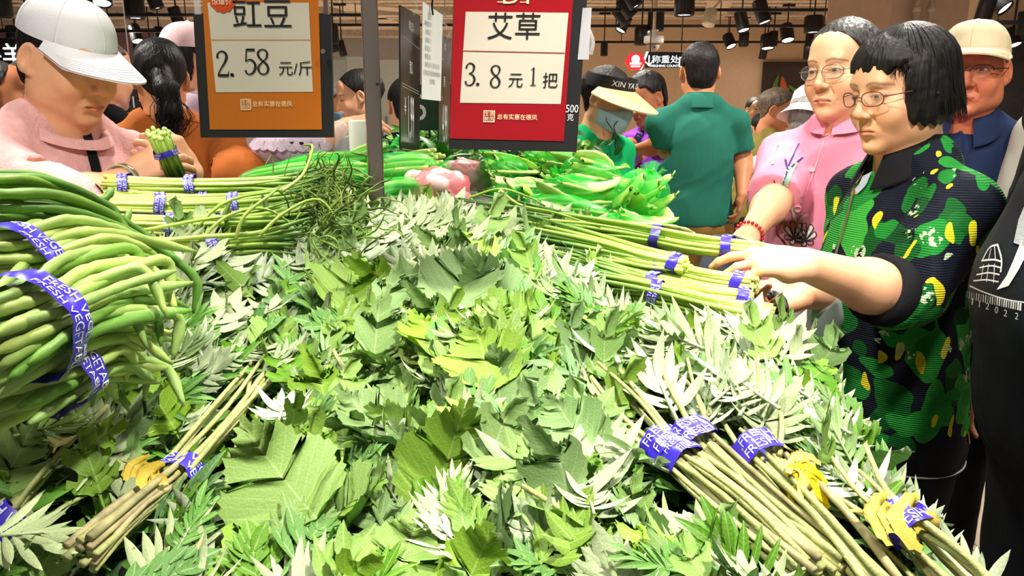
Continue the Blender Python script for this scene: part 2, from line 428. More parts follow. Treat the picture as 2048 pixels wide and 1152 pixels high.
for j in range(ny):
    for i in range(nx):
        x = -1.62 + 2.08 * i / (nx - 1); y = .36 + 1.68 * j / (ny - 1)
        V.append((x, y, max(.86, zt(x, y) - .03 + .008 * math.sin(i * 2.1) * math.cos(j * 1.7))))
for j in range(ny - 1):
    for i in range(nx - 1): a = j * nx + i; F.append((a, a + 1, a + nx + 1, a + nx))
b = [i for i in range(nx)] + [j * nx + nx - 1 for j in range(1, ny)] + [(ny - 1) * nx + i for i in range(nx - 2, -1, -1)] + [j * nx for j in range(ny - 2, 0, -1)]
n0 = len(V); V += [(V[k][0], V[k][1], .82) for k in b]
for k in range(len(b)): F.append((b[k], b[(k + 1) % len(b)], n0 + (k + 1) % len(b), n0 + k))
t = NT('buried_leaves_shade_dark'); nz = t.noise(45, 4, t.coord('Object')); t.l(t.ramp(nz.outputs[0], [(.35, (.004, .012, .002)), (.7, (.02, .06, .008))]), t.b.inputs['Base Color']); t.bump(nz.outputs[0], 1, .02); t.b.inputs['Roughness'].default_value = .7  # near-black green puts the shade between the leaves into the colour
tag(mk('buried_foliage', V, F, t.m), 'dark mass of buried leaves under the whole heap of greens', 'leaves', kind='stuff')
# ---------------------------------------------------------------- mugwort: leaves, stems, tape, bunches
def leaf_mat(name, top, under, vein, tr=.12, vs=1.0):
    t = NT(name); g = t.n('NewGeometry'); oi = t.n('ObjectInfo'); uv = t.n('TexCoord').outputs['UV']; sp = t.n('SeparateXYZ'); t.l(uv, sp.inputs[0])
    x = t.math('ABSOLUTE', t.math('SUBTRACT', sp.outputs[0], .5)); y = sp.outputs[1]
    rib = t.math('LESS_THAN', x, .011)
    w = t.math('FRACT', t.math('MULTIPLY', t.math('SUBTRACT', y, t.math('MULTIPLY', x, .9)), 9.0)); sv = t.math('LESS_THAN', t.math('ABSOLUTE', t.math('SUBTRACT', w, .5)), .05)
    vv = t.math('MAXIMUM', rib, t.math('MULTIPLY', sv, .55))
    c = t.mix(g.outputs['Backfacing'], top, under)
    nz = t.noise(40, 3, t.coord('Object')); c = t.mix(t.math('MULTIPLY', nz.outputs[0], .5), c, tuple(q * .62 for q in top))
    c = t.mix(t.math('MULTIPLY', vv, .55 * vs), c, vein)
    h = t.n('HueSaturation'); t.l(c, h.inputs['Color'])
    t.l(t.math('MULTIPLY_ADD', oi.outputs['Random'], .42, .74), h.inputs['Value']); r2 = t.math('FRACT', t.math('MULTIPLY', oi.outputs['Random'], 17.3))
    t.l(t.math('MULTIPLY_ADD', r2, .025, .492), h.inputs['Hue']); t.l(t.math('MULTIPLY_ADD', r2, -.4, 1.2), h.inputs['Saturation'])
    t.l(h.outputs[0], t.b.inputs['Base Color']); t.b.inputs['Roughness'].default_value = .55; t.b.inputs['Specular IOR Level'].default_value = .3
    tb = t.n('BsdfTranslucent'); t.l(h.outputs[0], tb.inputs[0]); mx = t.n('MixShader'); mx.inputs[0].default_value = tr
    t.l(t.b.outputs[0], mx.inputs[1]); t.l(tb.outputs[0], mx.inputs[2]); t.l(mx.outputs[0], t.out.inputs[0])
    bn = t.math('ADD', t.math('MULTIPLY', vv, -1.0), t.math('MULTIPLY', nz.outputs[0], .6)); t.bump(bn, .35, .003)
    return t.m
L_green = leaf_mat('mugwort_leaf_green', srgb(96, 148, 40), srgb(138, 172, 84), srgb(172, 196, 124))
L_pale = leaf_mat('mugwort_leaf_pale', srgb(100, 154, 50), srgb(148, 178, 100), srgb(178, 200, 136))
L_silver = leaf_mat('mugwort_leaf_silver', srgb(94, 144, 56), srgb(196, 208, 168), srgb(210, 220, 184), vs=.5)
L_yellow = leaf_mat('mugwort_leaf_yellow', srgb(226, 190, 40), srgb(222, 196, 90), srgb(230, 206, 110))
def leaf(half, teeth, seed, droop=.25, cup=.12, ripple=.045):
    r = random.Random(seed); pts = []                     # half: outline of one side, base to tip; teeth on every edge
    for i in range(len(half) - 1):
        a, b = half[i], half[i + 1]; k = teeth if i > 0 else 1
        for j in range(k):
            t = j / k; x, y = a[0] + (b[0] - a[0]) * t, a[1] + (b[1] - a[1]) * t
            if j % 2 and i > 0:
                nx, ny = b[1] - a[1], -(b[0] - a[0]); L = math.hypot(nx, ny) or 1
                x += nx / L * .045 * r.uniform(.5, 1.2); y += ny / L * .045 + .02
            pts.append((x, y))
    pts.append(half[-1]); V = []; UV = []; F = []; n = len(pts)
    mid = []; last = 0
    for (x, y) in pts: last = max(last, min(.98, y - .55 * x)); mid.append(max(0, last))
    mid[-1] = 1.0; tw = r.uniform(-.7, .7); ec = r.uniform(-.9, .7); vf = r.uniform(.004, .012)
    for m in mid: V.append((0, m, -droop * m * m)); UV.append((.5, m))
    for sg in (1, -1):
        ph = r.uniform(0, 6); b = len(V); sc = r.uniform(.9, 1.08)
        for i, (x, y) in enumerate(pts):
            for q in (.5, 1.0):
                xx = x * q * sc * sg; yy = mid[i] + (y - mid[i]) * q
                z = cup * .25 * (1 - math.exp(-abs(xx) / .14)) - .03 * q - droop * yy * yy + ripple * q * math.sin(ph + yy * 6.5) + .018 * q * math.sin(ph * 2 + yy * 17)
                z += ec * xx * xx + vf * abs(math.sin(9 * math.pi * (yy - .9 * abs(xx)))) * q; a_ = tw * (yy - .3); V.append((xx * math.cos(a_) - z * math.sin(a_), yy, xx * math.sin(a_) + z * math.cos(a_))); UV.append((.5 + xx, yy))
        for i in range(n - 1):
            m0, m1 = i, i + 1; a0, a1 = b + 2 * i, b + 2 * i + 2
            if sg > 0: F += [(m0, a0, a1, m1), (a0, a0 + 1, a1 + 1, a1)]
            else: F += [(m1, a1, a0, m0), (a1, a1 + 1, a0 + 1, a0)]
    return V, F, UV
def blade(L, w, base, d, nrm, bend, tw=0):               # one lance-shaped leaflet as a bent strip
    R = frame(d, nrm); V = []; UV = []; F = []; prof = [.25, .7, 1.0, .92, .6, .0]
    for i, q in enumerate(prof):
        t = i / 5; c = Vector((0, t * L, -bend * t * t * L)); a = tw * t
        for s in (-1, 0, 1):
            o = Vector((s * w * q * math.cos(a), 0, abs(s) * w * q * .35 + s * w * q * math.sin(a))); V.append(Vector(base) + R @ (c + o)); UV.append((.5 + s * .12 * q, t))
    for i in range(5):
        for s in (0, 1): a = i * 3 + s; F.append((a, a + 1, a + 4, a + 3))
    return V, F, UV
def sprig(seed, n=8, wide=.085, leg=.35):
    r = random.Random(seed); V = []; F = []; UV = []
    def ad(v, f, u): b = len(V); V.extend(v); UV.extend(u); F.extend([tuple(i + b for i in q) for q in f])
    for k in range(n):
        t = k / (n - 1); sd = 1 if k % 2 else -1; a = sd * (1.15 - .95 * t) * r.uniform(.75, 1.15)
        d = Vector((math.sin(a), math.cos(a), r.uniform(-.05, .45))); L = r.uniform(.38, .66) * (1.0 - .25 * abs(t - .4))
        ad(*blade(L, wide * r.uniform(.75, 1.25), (0, leg * t, .01), d, (r.uniform(-.4, .4), -.2, 1), r.uniform(.05, .5), r.uniform(-.5, .5)))
    v, f = tube([(0, -.15, -.02), (0, .1, 0), (0, leg, .01)], [.022, .018, .01], 5, True); ad([Vector(q) for q in v], f, [(.5, .2)] * len(v))
    return V, F, UV
def fern(seed, pairs=4):                                 # deeply cut leaf: lobes off a narrow wing
    r = random.Random(seed); V = []; F = []; UV = []
    def ad(v, f, u): b = len(V); V.extend(v); UV.extend(u); F.extend([tuple(i + b for i in q) for q in f])
    for k in range(pairs):
        y = .18 + .62 * k / pairs
        for sd in (1, -1):
            a = sd * (.95 - .12 * k) * r.uniform(.85, 1.15); L = (.5, .56, .46, .34)[min(k, 3)] * r.uniform(.85, 1.1)
            d = Vector((math.sin(a), math.cos(a), r.uniform(-.1, .2)))
            ad(*blade(L, .075 * r.uniform(.8, 1.2), (0, y, 0), d, (0, 0, 1), r.uniform(.0, .3)))
            ad(*blade(L * .5, .05, Vector((0, y, 0)) + d * L * .4, Vector((math.sin(a * .35), math.cos(a * .35), .05)), (0, 0, 1), .1))
    ad(*blade(.62, .12, (0, .5, 0), (0, 1, 0), (0, 0, 1), .2)); ad(*blade(.95, .035, (0, -.1, .004), (0, 1, 0), (0, 0, 1), .1))
    return V, F, UV
H1 = [(.015, 0), (.12, .05), (.4, .12), (.5, .3), (.44, .38), (.56, .56), (.47, .72), (.36, .72), (.31, .88), (.14, .95), (0, 1.1)]
H2 = [(.012, 0), (.03, .2), (.2, .29), (.34, .42), (.2, .45), (.09, .46), (.24, .6), (.33, .78), (.17, .73), (.08, .71), (.11, .86), (0, 1.05)]
H3 = [(.015, 0), (.06, .12), (.3, .18), (.47, .4), (.36, .43), (.2, .48), (.31, .62), (.37, .84), (.22, .8), (.12, .8), (.11, .94), (0, 1.14)]
H4 = [(.012, 0), (.02, .14), (.13, .34), (.17, .55), (.12, .78), (0, 1.0)]
LM = {'broad': [], 'lobed': [], 'fern': [], 'sprig': [], 'lance': []}
for k in range(4):
    for nm, v in (('broad', leaf(H1, 4, k, .15 + .12 * k, .18 - .12 * k)), ('broad', leaf(H3, 4, 10 + k, .1 + .17 * k, .15)), ('lobed', leaf(H2, 3, 20 + k, .1 + .2 * k, .2, .02)), ('lance', leaf(H4, 2, 30 + k, .1 + .25 * k, .3, .015)), ('fern', fern(40 + k)), ('sprig', sprig(50 + k, 10 + 2 * k, .058)), ('sprig', sprig(60 + k, 14, .048, .55))):
        LM[nm].append(v)
LEAF = {}
for nm, lst in LM.items():
    for mn, mm in (('g', L_green), ('p', L_pale), ('s', L_silver)):
        LEAF[nm, mn] = [mesh('leaf', v[0], v[1], mm, True, v[2]) for v in lst]
LEAF['lance', 'y'] = [mesh('leaf', v[0], v[1], L_yellow, True, v[2]) for v in LM['lance'] + LM['lobed']]
M_stem = mat('mugwort_stem', srgb(168, 172, 110), .6, .3, var=.25, vs=60, bump=.3, bs=300, objvar=.35)
M_stemd = mat('mugwort_stem_dry', srgb(160, 152, 110), .7, .2, var=.35, vs=50, objvar=.3)
M_tape = mat('purple_tape', srgb(58, 42, 190), .28, .6, var=.12, vs=40)
M_white = mat('white_print', srgb(232, 232, 236), .5, .3, var=.02)
def tape_band(parent, c, axis, up, ra, rb, width, seed=0, words='FRESH VEGETABLE', rough=.0012):
    """A printed tape wound round a bundle: band (a part) and its lettering (a sub-part)."""
    r = random.Random(seed); R = frame(axis, up); c = Vector(c); n, mrow = 30, 5; V = []; F = []
    ph = [r.uniform(0, 6) for _ in range(6)]
    def pt(a, y, off=0):
        w = 1 + rough / ra * (math.sin(5 * a + ph[0]) + .6 * math.sin(9 * a + ph[1] + y * 150) + .5 * math.sin(3 * a + ph[2] - y * 220))
        return c + R @ Vector(((ra * w + off) * math.cos(a), y + .0015 * math.sin(3 * a + ph[3]), (rb * w + off) * math.sin(a)))
    for j in range(mrow):
        for i in range(n): V.append(pt(2 * math.pi * i / n, width * (j / (mrow - 1) - .5)))
    for j in range(mrow - 1):
        for i in range(n): a = j * n + i; b = j * n + (i + 1) % n; F.append((a, b, b + n, a + n))
    tp = mk('tape', V, F, M_tape, parent)
    T, TF = text2d(words); V = []; F = []; per = math.pi * (ra + rb); hgt = width * .34
    sub = []
    for row in (-.24, .24):
        for k in range(max(1, int(per / (np.ptp(T[:, 0]) * hgt + hgt)))):
            b = len(V); a0 = r.uniform(0, .8) + k * 2 * math.pi / max(1, int(per / (np.ptp(T[:, 0]) * hgt + hgt)))
            for x, y in T: V.append(pt(a0 - x * hgt / ((ra + rb) / 2), row * width + y * hgt, .0007))
            F += [tuple(i + b for i in f) for f in TF]
    mk('lettering', V, F, M_white, tp, smooth=False)
    return tp
def hash2(i): return random.Random(i * 7919 + 13)
def stems(parent, base, top, n, rad, r0, mt, seed, fan=1.6, bow=.02, name='stem'):
    """n stalks from base to top, gathered at the base and fanning out, one object each."""
    r = random.Random(seed); base, top = Vector(base), Vector(top); d = top - base; R = frame(d, (0, 0, 1))
    for k in range(n):
        a = k * 2.4; q = math.sqrt((k + .5) / n) * rad; o = Vector((math.cos(a) * q, 0, math.sin(a) * q * .8)); u = r.uniform(-.05, .03)
        p0 = base + R @ o + d * u; p2 = top + R @ (o * fan * r.uniform(.8, 1.3)) + d * r.uniform(-.12, .1)
        p1 = (p0 + p2) / 2 + R @ Vector((r.uniform(-bow, bow), 0, r.uniform(-bow, bow))) * .6
        rr = r0 * r.uniform(.75, 1.15); pts = spline([p0, p1, p2], 7); v, f = tube(pts, np.linspace(rr, rr * .75, 7), 6)
        o_ = mk(name, v, f, mt if not isinstance(mt, list) else mt[k % len(mt)], parent)
def project(v):
    d = Vector(v) - CAMV; de = d.y * _ct - d.z * _st; u = d.y * _st + d.z * _ct
    return 1024 + FPX * d.x / de, 576 - FPX * u / de
def solve(px, py):                          # where the sight line of a pixel meets the heap
    d = ray(px, py); t = .3
    while t < 3 and CAM_H + d.z * t > zt(d.x * t, d.y * t): t += .004
    return Vector((d.x * t, d.y * t, CAM_H + d.z * t))
CLEAR = []
BUNCH = []                                   # (empty, centre, direction)
# bunches whose purple tape shows: tape pixel, far end of the leafy side, stem side length, label
shown = [((1322, 952), (1190, 800), (1560, 1160), 15, 'mugwort bunch with purple tape and thick pale stems towards the front right corner'),
         ((1384, 932), (1330, 780), (1600, 1130), 12, 'mugwort bunch half hidden behind its neighbour, tape looped loosely over thinner stems'),
         ((1512, 962), (1480, 830), (1690, 1170), 11, 'mugwort bunch with yellowed withered leaves hanging below its purple tape'),
         ((1800, 1108), (1690, 990), (1905, 1210), 9, 'mugwort bunch at the very corner of the heap, stems crossing above its tape'),
         ((362, 1008), (545, 770), (250, 1110), 12, 'mugwort bunch lying slantwise with long grey-brown stems and twisted purple tape'),
         ((28, 1118), (190, 900), (-60, 1190), 9, 'mugwort bunch cut by the lower left corner of the picture, purple tape crumpled')]
for k, (tp, top, bs, n, lab) in enumerate(shown):
    c = solve(*tp); a = solve(*top); b = solve(*bs); up = Vector((0, -.2, .075))
    d = (c - b).normalized(); c = c + Vector((0, 0, .035)); b = c - d * min(.2, (c - b).length + .05); a = a + Vector((0, 0, .03))
    e = empty('mugwort_bunch', (c.x, c.y, zt(c.x, c.y) - .04), lab, 'herb bunch', 'mugwort bunches heaped at the front'); BUNCH.append((e, (c + a) / 2, (a - c).normalized()))
    stems(e, b, c, n, .021, .0046, [M_stem, M_stem, M_stemd] if k < 4 else [M_stem, M_stemd], 100 + k, .95)
    stems(e, c - d * .02, a, max(5, n // 2) if k != 4 else 11, .02, .0036, M_stem, 120 + k, 2.2 if k != 4 else 1.2)
    tape_band(e, c, d, (0, -.3, 1), .026, .022, .03, 140 + k); CLEAR.append((c + d * .03, b)); CLEAR.extend([(c, c + (a - c) * .65)] if k == 4 else [])
    if k == 0: tape_band(e, c - d * .022 + Vector((.004, 0, .003)), d, (0, -.3, 1), .024, .021, .022, 150)
ORDW = ['first', 'second', 'third', 'fourth', 'fifth', 'sixth', 'seventh', 'eighth']; rowc = {}
GX = [-.72, -.5, -.3, -.1, .1, .28, .4]; GY = [.5, .66, .82, .98, 1.14, 1.3, 1.43]
for j, y in enumerate(GY):
    for i, x in enumerate(GX):
        r = hash2(i * 31 + j); xx = x + r.uniform(-.05, .05); yy = y + r.uniform(-.04, .04)
        if xx < -.45 and yy > .95: continue
        if xx < -.33 and yy > 1.2: continue
        if xx > .15 and yy > 1.1: continue
        ang = r.uniform(-.7, .7) - .5 * (xx > .1) + .5 * (xx < -.2); d = Vector((math.sin(ang), math.cos(ang), .25)).normalized()
        rowc[j] = rowc.get(j, 0) + 1
        c = Vector((xx, yy, zt(xx, yy)))
        e = empty('mugwort_bunch', c - Vector((0, 0, .05)), 'leafy mugwort bunch in the %s row from the front, %s from the left' % (ORDW[j], ORDW[rowc[j] - 1]), 'herb bunch', 'mugwort bunches in the leafy heap')
        BUNCH.append((e, c, d)); stems(e, c - d * .14 - Vector((0, 0, .02)), c + d * .16 + Vector((0, 0, .012)), 3, .03, .0034, M_stem, i * 17 + j, 1.8)
BC = np.array([tuple(b[1]) for b in BUNCH])
def in_heap(x, y):
    if x > .455 or x < -.85 or y < .42: return False
    u, v = project((x, y, zt(x, y)))
    if u < -60 or u > 2110 or v > 1290: return False
    if x < -.27:                             # left limit: the beans and the garlic stems lie there
        lim = np.interp(u, [0, 150, 300, 380, 560], [760, 720, 600, 520, 480]); return v > lim
    if x > .1: return v > np.interp(u, [1000, 1150, 1240, 1330, 1450, 1560], [480, 520, 600, 665, 700, 715])
    return v > 465
r = random.Random(11); cnt = {}
TYPES = {'centre': [('broad', 'g', .1, .07, .12), ('broad', 'p', .12, .08, .13), ('lobed', 'p', .13, .08, .12), ('lobed', 'g', .15, .07, .12), ('fern', 'p', .14, .08, .12), ('fern', 'g', .1, .07, .11), ('sprig', 's', .18, .08, .12), ('sprig', 'p', .08, .08, .11)],
         'side': [('sprig', 's', .38, .09, .14), ('lance', 's', .06, .06, .09), ('fern', 's', .12, .09, .13), ('sprig', 'p', .14, .08, .12), ('lobed', 'g', .18, .07, .11), ('lance', 'g', .08, .06, .09), ('broad', 'p', .08, .07, .11)],
         'back': [('fern', 's', .26, .1, .15), ('lobed', 'p', .14, .09, .13), ('sprig', 's', .42, .1, .15), ('broad', 'p', .12, .08, .12), ('lobed', 'g', .06, .08, .1)]}
def pick(zone):
    q = r.random(); s = 0
    for t in TYPES[zone]:
        s += t[2]
        if q < s: return t
    return TYPES[zone][0]
def put_leaf(p, kind, mn, size, d, nrm, parent, flip):
    lst = LEAF[kind, mn]; me = lst[r.randrange(len(lst))]
    if flip: nrm = -nrm
    M = Matrix.Translation(p) @ frame(d, nrm).to_4x4() @ Matrix.Diagonal((size * r.uniform(.85, 1.15), size, size, 1))
    o = inst('leaf', me, M, parent); return o
def covered(x, y, m=.05):               # keep the taped stems on top of the heap in view
    q = Vector((x, y))
    for a, b in CLEAR:
        a, b = a.xy, b.xy; t = max(0, min(1, (q - a).dot(b - a) / (b - a).length_squared))
        if (a + (b - a) * t - q).length < m: return True
    return False
N_LEAF = 2200; made = 0
while made < N_LEAF:
    x = r.uniform(-.85, .46); y = .42 + 1.1 * r.random() ** .9
    if not in_heap(x, y) or covered(x, y): continue
    made += 1
    k = int(np.argmin(((BC[:, :2] - (x, y)) ** 2).sum(1))); e, c, bd = BUNCH[k]
    zone = 'back' if y > 1.17 else 'centre' if -.26 < x < .1 + .06 * math.sin(y * 20) else 'side'
    kind, mn, _, s0, s1 = pick(zone); size = r.uniform(s0, s1) * .82
    a = math.atan2(bd.x, bd.y) + r.gauss(0, .75); pit = r.uniform(-.1, .75) if zone != 'back' else r.uniform(.0, .7)
    d = Vector((math.sin(a) * math.cos(pit), math.cos(a) * math.cos(pit), math.sin(pit) + .15))
    nrm = Vector((r.gauss(0, .38), r.gauss(-.5, .38), 1)).normalized()
    h = r.uniform(-.04, .05) + (.01 if kind in ('sprig', 'fern') else 0)
    put_leaf(Vector((x, y, zt(x, y) + h)) - d * size * .4, kind, mn, size, d, nrm, e, r.random() < (.86 if mn == 's' else .6))
# big leaves that can be singled out in the photograph: pixel, pointing pixel, kind
for (b, tpx, kind, mn, sz, flip) in [((740, 850), (775, 700), 'broad', 'p', .17, True), ((600, 860), (560, 720), 'lobed', 'g', .17, False), ((985, 860), (960, 760), 'broad', 'p', .13, True), ((690, 1010), (690, 850), 'lobed', 'p', .17, True), ((640, 1130), (545, 1040), 'broad', 'p', .15, True),
        ((900, 690), (960, 590), 'broad', 'p', .16, True), ((960, 1060), (1030, 890), 'lobed', 'p', .15, True), ((930, 1100), (860, 1030), 'lobed', 'p', .12, False), ((690, 700), (760, 560), 'broad', 'p', .15, True), ((1060, 560), (1180, 470), 'fern', 'p', .16, False), ((1560, 800), (1470, 740), 'lobed', 'p', .12, True),
        ((1780, 960), (1810, 860), 'broad', 'p', .12, True), ((1110, 1110), (1050, 940), 'sprig', 's', .2, True), ((1180, 1120), (1215, 940), 'sprig', 's', .19, True), ((1340, 900), (1290, 790), 'sprig', 's', .16, True), ((1480, 900), (1550, 800), 'sprig', 's', .15, True), ((1230, 790), (1190, 660), 'sprig', 's', .17, True), ((470, 590), (420, 490), 'fern', 's', .17, True), ((420, 620), (560, 480), 'fern', 's', .17, True), ((300, 690), (480, 590), 'lobed', 's', .16, True), ((720, 610), (690, 470), 'broad', 'p', .15, True), ((880, 560), (850, 430), 'sprig', 's', .17, True), ((920, 520), (900, 385), 'sprig', 's', .15, False), ((1150, 500), (1140, 415), 'fern', 'p', .12, False), ((240, 880), (330, 720), 'fern', 's', .16, True), ((80, 850), (110, 770), 'broad', 'g', .12, False)]:
    p0, p1 = solve(*b), solve(*tpx); p0.z += .05; p1.z += .06; d = p1 - p0
    e = BUNCH[int(np.argmin(((BC[:, :2] - (p0.x, p0.y)) ** 2).sum(1)))][0]
    o = put_leaf(p0, kind, mn, sz * (.66 if kind != 'sprig' else .85), d, Vector((r.gauss(0, .15), -.75, 1)), e, flip)
for (b, tpx, sz) in [((540, 1010), (490, 1070), .07), ((1680, 1130), (1770, 1140), .08), ((1560, 990), (1640, 1060), .07), ((1600, 1010), (1620, 1090), .06), ((120, 1010), (140, 960), .07), ((250, 1020), (330, 1060), .06)]:
    p0, p1 = solve(*b), solve(*tpx); p0.z += .06; p1.z += .06
    e = BUNCH[int(np.argmin(((BC[:, :2] - (p0.x, p0.y)) ** 2).sum(1)))][0]
    tag(put_leaf(p0, 'lance', 'y', sz, p1 - p0, Vector((.2, -.6, 1)), e, False), 'yellow withered leaf')
# small leaves deep in each bunch: too many to count, one part per bunch
for k, (e, c, bd) in enumerate(BUNCH):
    V = []; F = []; rr = hash2(900 + k)
    for q in range(46):
        x, y = c.x + rr.gauss(0, .09), c.y + rr.gauss(0, .09)
        if x > .45 or not in_heap(x, y): continue
        a = rr.uniform(0, 6.3); d = Vector((math.sin(a), math.cos(a), rr.uniform(-.2, .6))); L = rr.uniform(.03, .065)
        v, f, _ = blade(L, L * rr.uniform(.14, .25), (x, y, zt(x, y) + rr.uniform(-.035, .01)), d, (rr.gauss(0, .5), rr.gauss(-.3, .5), 1), rr.uniform(0, .5)); n = len(V); V += v; F += [tuple(i + n for i in z) for z in f]
    if V: tag(mk('small_leaves', V, F, [L_green, L_green, L_pale][k % 3], e), kind='stuff')
# ---------------------------------------------------------------- garlic stems
def grad_mat(name, a, b, c, rough=.35):     # colour along the stalk, from its cut end (UV y = 0) to its tip
    t = NT(name); uv = t.n('TexCoord').outputs['UV']; sp = t.n('SeparateXYZ'); t.l(uv, sp.inputs[0]); oi = t.n('ObjectInfo')
    y = t.math('ADD', sp.outputs[1], t.math('MULTIPLY_ADD', oi.outputs['Random'], .3, -.15))
    col = t.ramp(y, [(0, a), (.55, b), (1.0, c)]); h = t.n('HueSaturation'); t.l(col, h.inputs['Color'])
    t.l(t.math('MULTIPLY_ADD', oi.outputs['Random'], .45, .75), h.inputs['Value'])
    t.l(h.outputs[0], t.b.inputs['Base Color']); t.b.inputs['Roughness'].default_value = rough; t.b.inputs['Specular IOR Level'].default_value = .5
    return t.m
M_scape = grad_mat('garlic_stem', srgb(222, 230, 130), srgb(164, 198, 78), srgb(64, 110, 38))
M_tip = mat('garlic_stem_tip', srgb(120, 148, 62), .6, .3, var=.4, vs=30)
M_tipd = mat('garlic_stem_tip_dark', srgb(66, 88, 34), .7, .2, var=.4, vs=30)
def stalk_uv(v, n, m): return [(k / n, i / (m - 1)) for i in range(m) for k in range(n)]
def scapes(A, B, C, rad, n, tapes, label, seed, group, flat=.8, r0=.0038, sag=.012):
    """A bundle of garlic stems: cut ends at A, through B, loose ends at C; tapes at fractions of A-B."""
    r = random.Random(seed); A, B, C = Vector(A), Vector(B), Vector(C); R = frame(B - A, (0, 0, 1))
    e = empty('garlic_stem_bundle', ((A + B) / 2) - Vector((0, 0, rad * flat)), label, 'vegetable bundle', group)
    for k in range(n):
        a = k * 2.39996; q = math.sqrt((k + .5) / n) * rad; o = Vector((math.cos(a) * q, 0, math.sin(a) * q * flat)); o2 = Vector((o.x + r.gauss(0, .003), 0, o.z + r.gauss(0, .003)))
        end = C + R @ (o2 * 1.9 + Vector((r.gauss(0, .012), 0, r.gauss(0, .008)))) + (C - B) * r.uniform(-.35, .15)
        pts = spline([A + R @ (o + Vector((0, r.uniform(-.006, .008), 0))), A + (B - A) * .45 + R @ (o2 * .98) - Vector((0, 0, sag * .3)), B + R @ (o2 * 1.05), end], 12)
        rr = r0 * r.uniform(.85, 1.15); v, f = tube(pts, [rr] * 9 + [rr * .9, rr * .75, rr * .5], 6)
        mk('stalk', v, f, M_scape, e, uv=stalk_uv(v, 6, 12))
    d = (B - A).normalized()
    for i, tf in enumerate(tapes): tape_band(e, A + (B - A) * tf, d, (0, 0, 1), rad * 1.08 + r0, (rad * 1.08 + r0) * flat, .017, seed * 10 + i, rough=.0008)
    return e
GL = 'garlic stem bundles left of the steel post'; GR = 'garlic stem bundles reached for by the shopper'
S1 = scapes(P(212, 369, 1.36), P(520, 373, 1.42), P(680, 372, 1.46), .021, 34, (.12, .54), 'garlic stem bundle lying furthest back, just below the pink knitted top', 1, GL)
S2 = scapes(P(196, 413, 1.26), P(500, 410, 1.34), P(650, 395, 1.40), .023, 36, (.40, .88), 'garlic stem bundle in the middle of the left stack, shiny tape at its centre', 2, GL)
S3 = scapes(P(236, 452, 1.18), P(520, 452, 1.25), P(640, 440, 1.32), .021, 34, (.36, .74), 'garlic stem bundle in front of the left stack, long loose stems arching over it', 3, GL)
S4 = scapes(P(300, 492, 1.13), P(520, 486, 1.18), P(620, 478, 1.22), .014, 20, (.56,), 'lowest garlic stem bundle on the left, half covered by mugwort leaves', 4, GL)
scapes(P(180, 398, 1.33), P(430, 394, 1.40), P(560, 390, 1.44), .016, 22, (.04, .9), 'thin garlic stem bundle squeezed between the two rear left bundles', 5, GL)
# arching loose stems over the left stack
for k, (pts, e) in enumerate([(((345, 520, 1.15), (440, 410, 1.2), (560, 380, 1.28), (640, 355, 1.34)), S3), (((380, 505, 1.14), (450, 435, 1.17), (530, 418, 1.22), (600, 460, 1.24)), S3), (((470, 480, 1.15), (490, 430, 1.16), (540, 390, 1.2), (560, 372, 1.26)), S3), (((280, 462, 1.14), (400, 440, 1.17), (500, 425, 1.22), (590, 400, 1.28)), S2), (((560, 385, 1.26), (605, 350, 1.3), (625, 295, 1.34), (608, 290, 1.36)), S1), (((520, 470, 1.16), (570, 425, 1.18), (640, 400, 1.2), (690, 470, 1.2)), S3)]):
    v, f = tube(spline([P(*p) for p in pts], 16), np.linspace(.0034, .0018, 16), 6); mk('loose_stalk', v, f, M_scape, e, uv=[(0, .3 + .6 * i / (len(v))) for i in range(len(v))])
r = random.Random(3)
for e, (cx, cy, Y, sx, sy, n) in ((S1, (640, 360, 1.44, 55, 26, 90)), (S2, (660, 400, 1.37, 55, 30, 110)), (S3, (660, 440, 1.28, 55, 32, 130)), (S4, (650, 478, 1.20, 60, 16, 60))):
    for nm, mt, part in (('flower_tips', M_tip, .6), ('dark_tips', M_tipd, .4)):
        V = []; F = []
        for k in range(int(n * part)):
            p = P(cx + r.gauss(0, sx * .62), cy + r.gauss(0, sy * .6), Y + r.gauss(0, .025)); pts = [p]; d = Vector((r.gauss(.4, .6), r.gauss(0, .5), r.gauss(0, .6))).normalized()
            for i in range(5):
                pts.append(pts[-1] + d * r.uniform(.012, .02)); d = (d + Vector((r.gauss(0, .5), r.gauss(0, .4), r.gauss(-.12, .5)))).normalized()
            w = r.uniform(.0008, .0017); v, f = tube(spline(pts, 9), [w * .8, w, w * 1.3, w * 1.6, w * 1.3, w, w * .8, w * .6, w * .2], 4); b = len(V); V += v; F += [tuple(i + b for i in q) for q in f]
        tag(mk(nm, V, F, mt, e), kind='stuff')
G1 = scapes(P(1520, 503, 1.24), P(1240, 462, 1.35), P(960, 428, 1.50), .020, 32, (.22, .72), 'garlic stem bundle right under the reaching fingertips', 11, GR)
G2 = scapes(P(1374, 532, 1.22), P(1190, 488, 1.31), P(990, 455, 1.40), .017, 26, (.12,), 'short garlic stem bundle whose cut ends stop left of the others', 12, GR)
G3 = scapes(P(1512, 572, 1.18), P(1290, 530, 1.26), P(1080, 490, 1.36), .018, 30, (.16, .86), 'garlic stem bundle between the reaching hand and the lowest bundle', 13, GR)
G4 = scapes(P(1500, 596, 1.14), P(1290, 560, 1.21), P(1110, 530, 1.29), .015, 24, (.06, .92), 'thin garlic stem bundle wedged under the hand-side bundles', 14, GR)
G5 = scapes(P(1540, 632, 1.10), P(1300, 583, 1.17), P(1130, 555, 1.25), .022, 42, (.14, .95), 'lowest garlic stem bundle, cut ends next to the black basket handle', 15, GR)
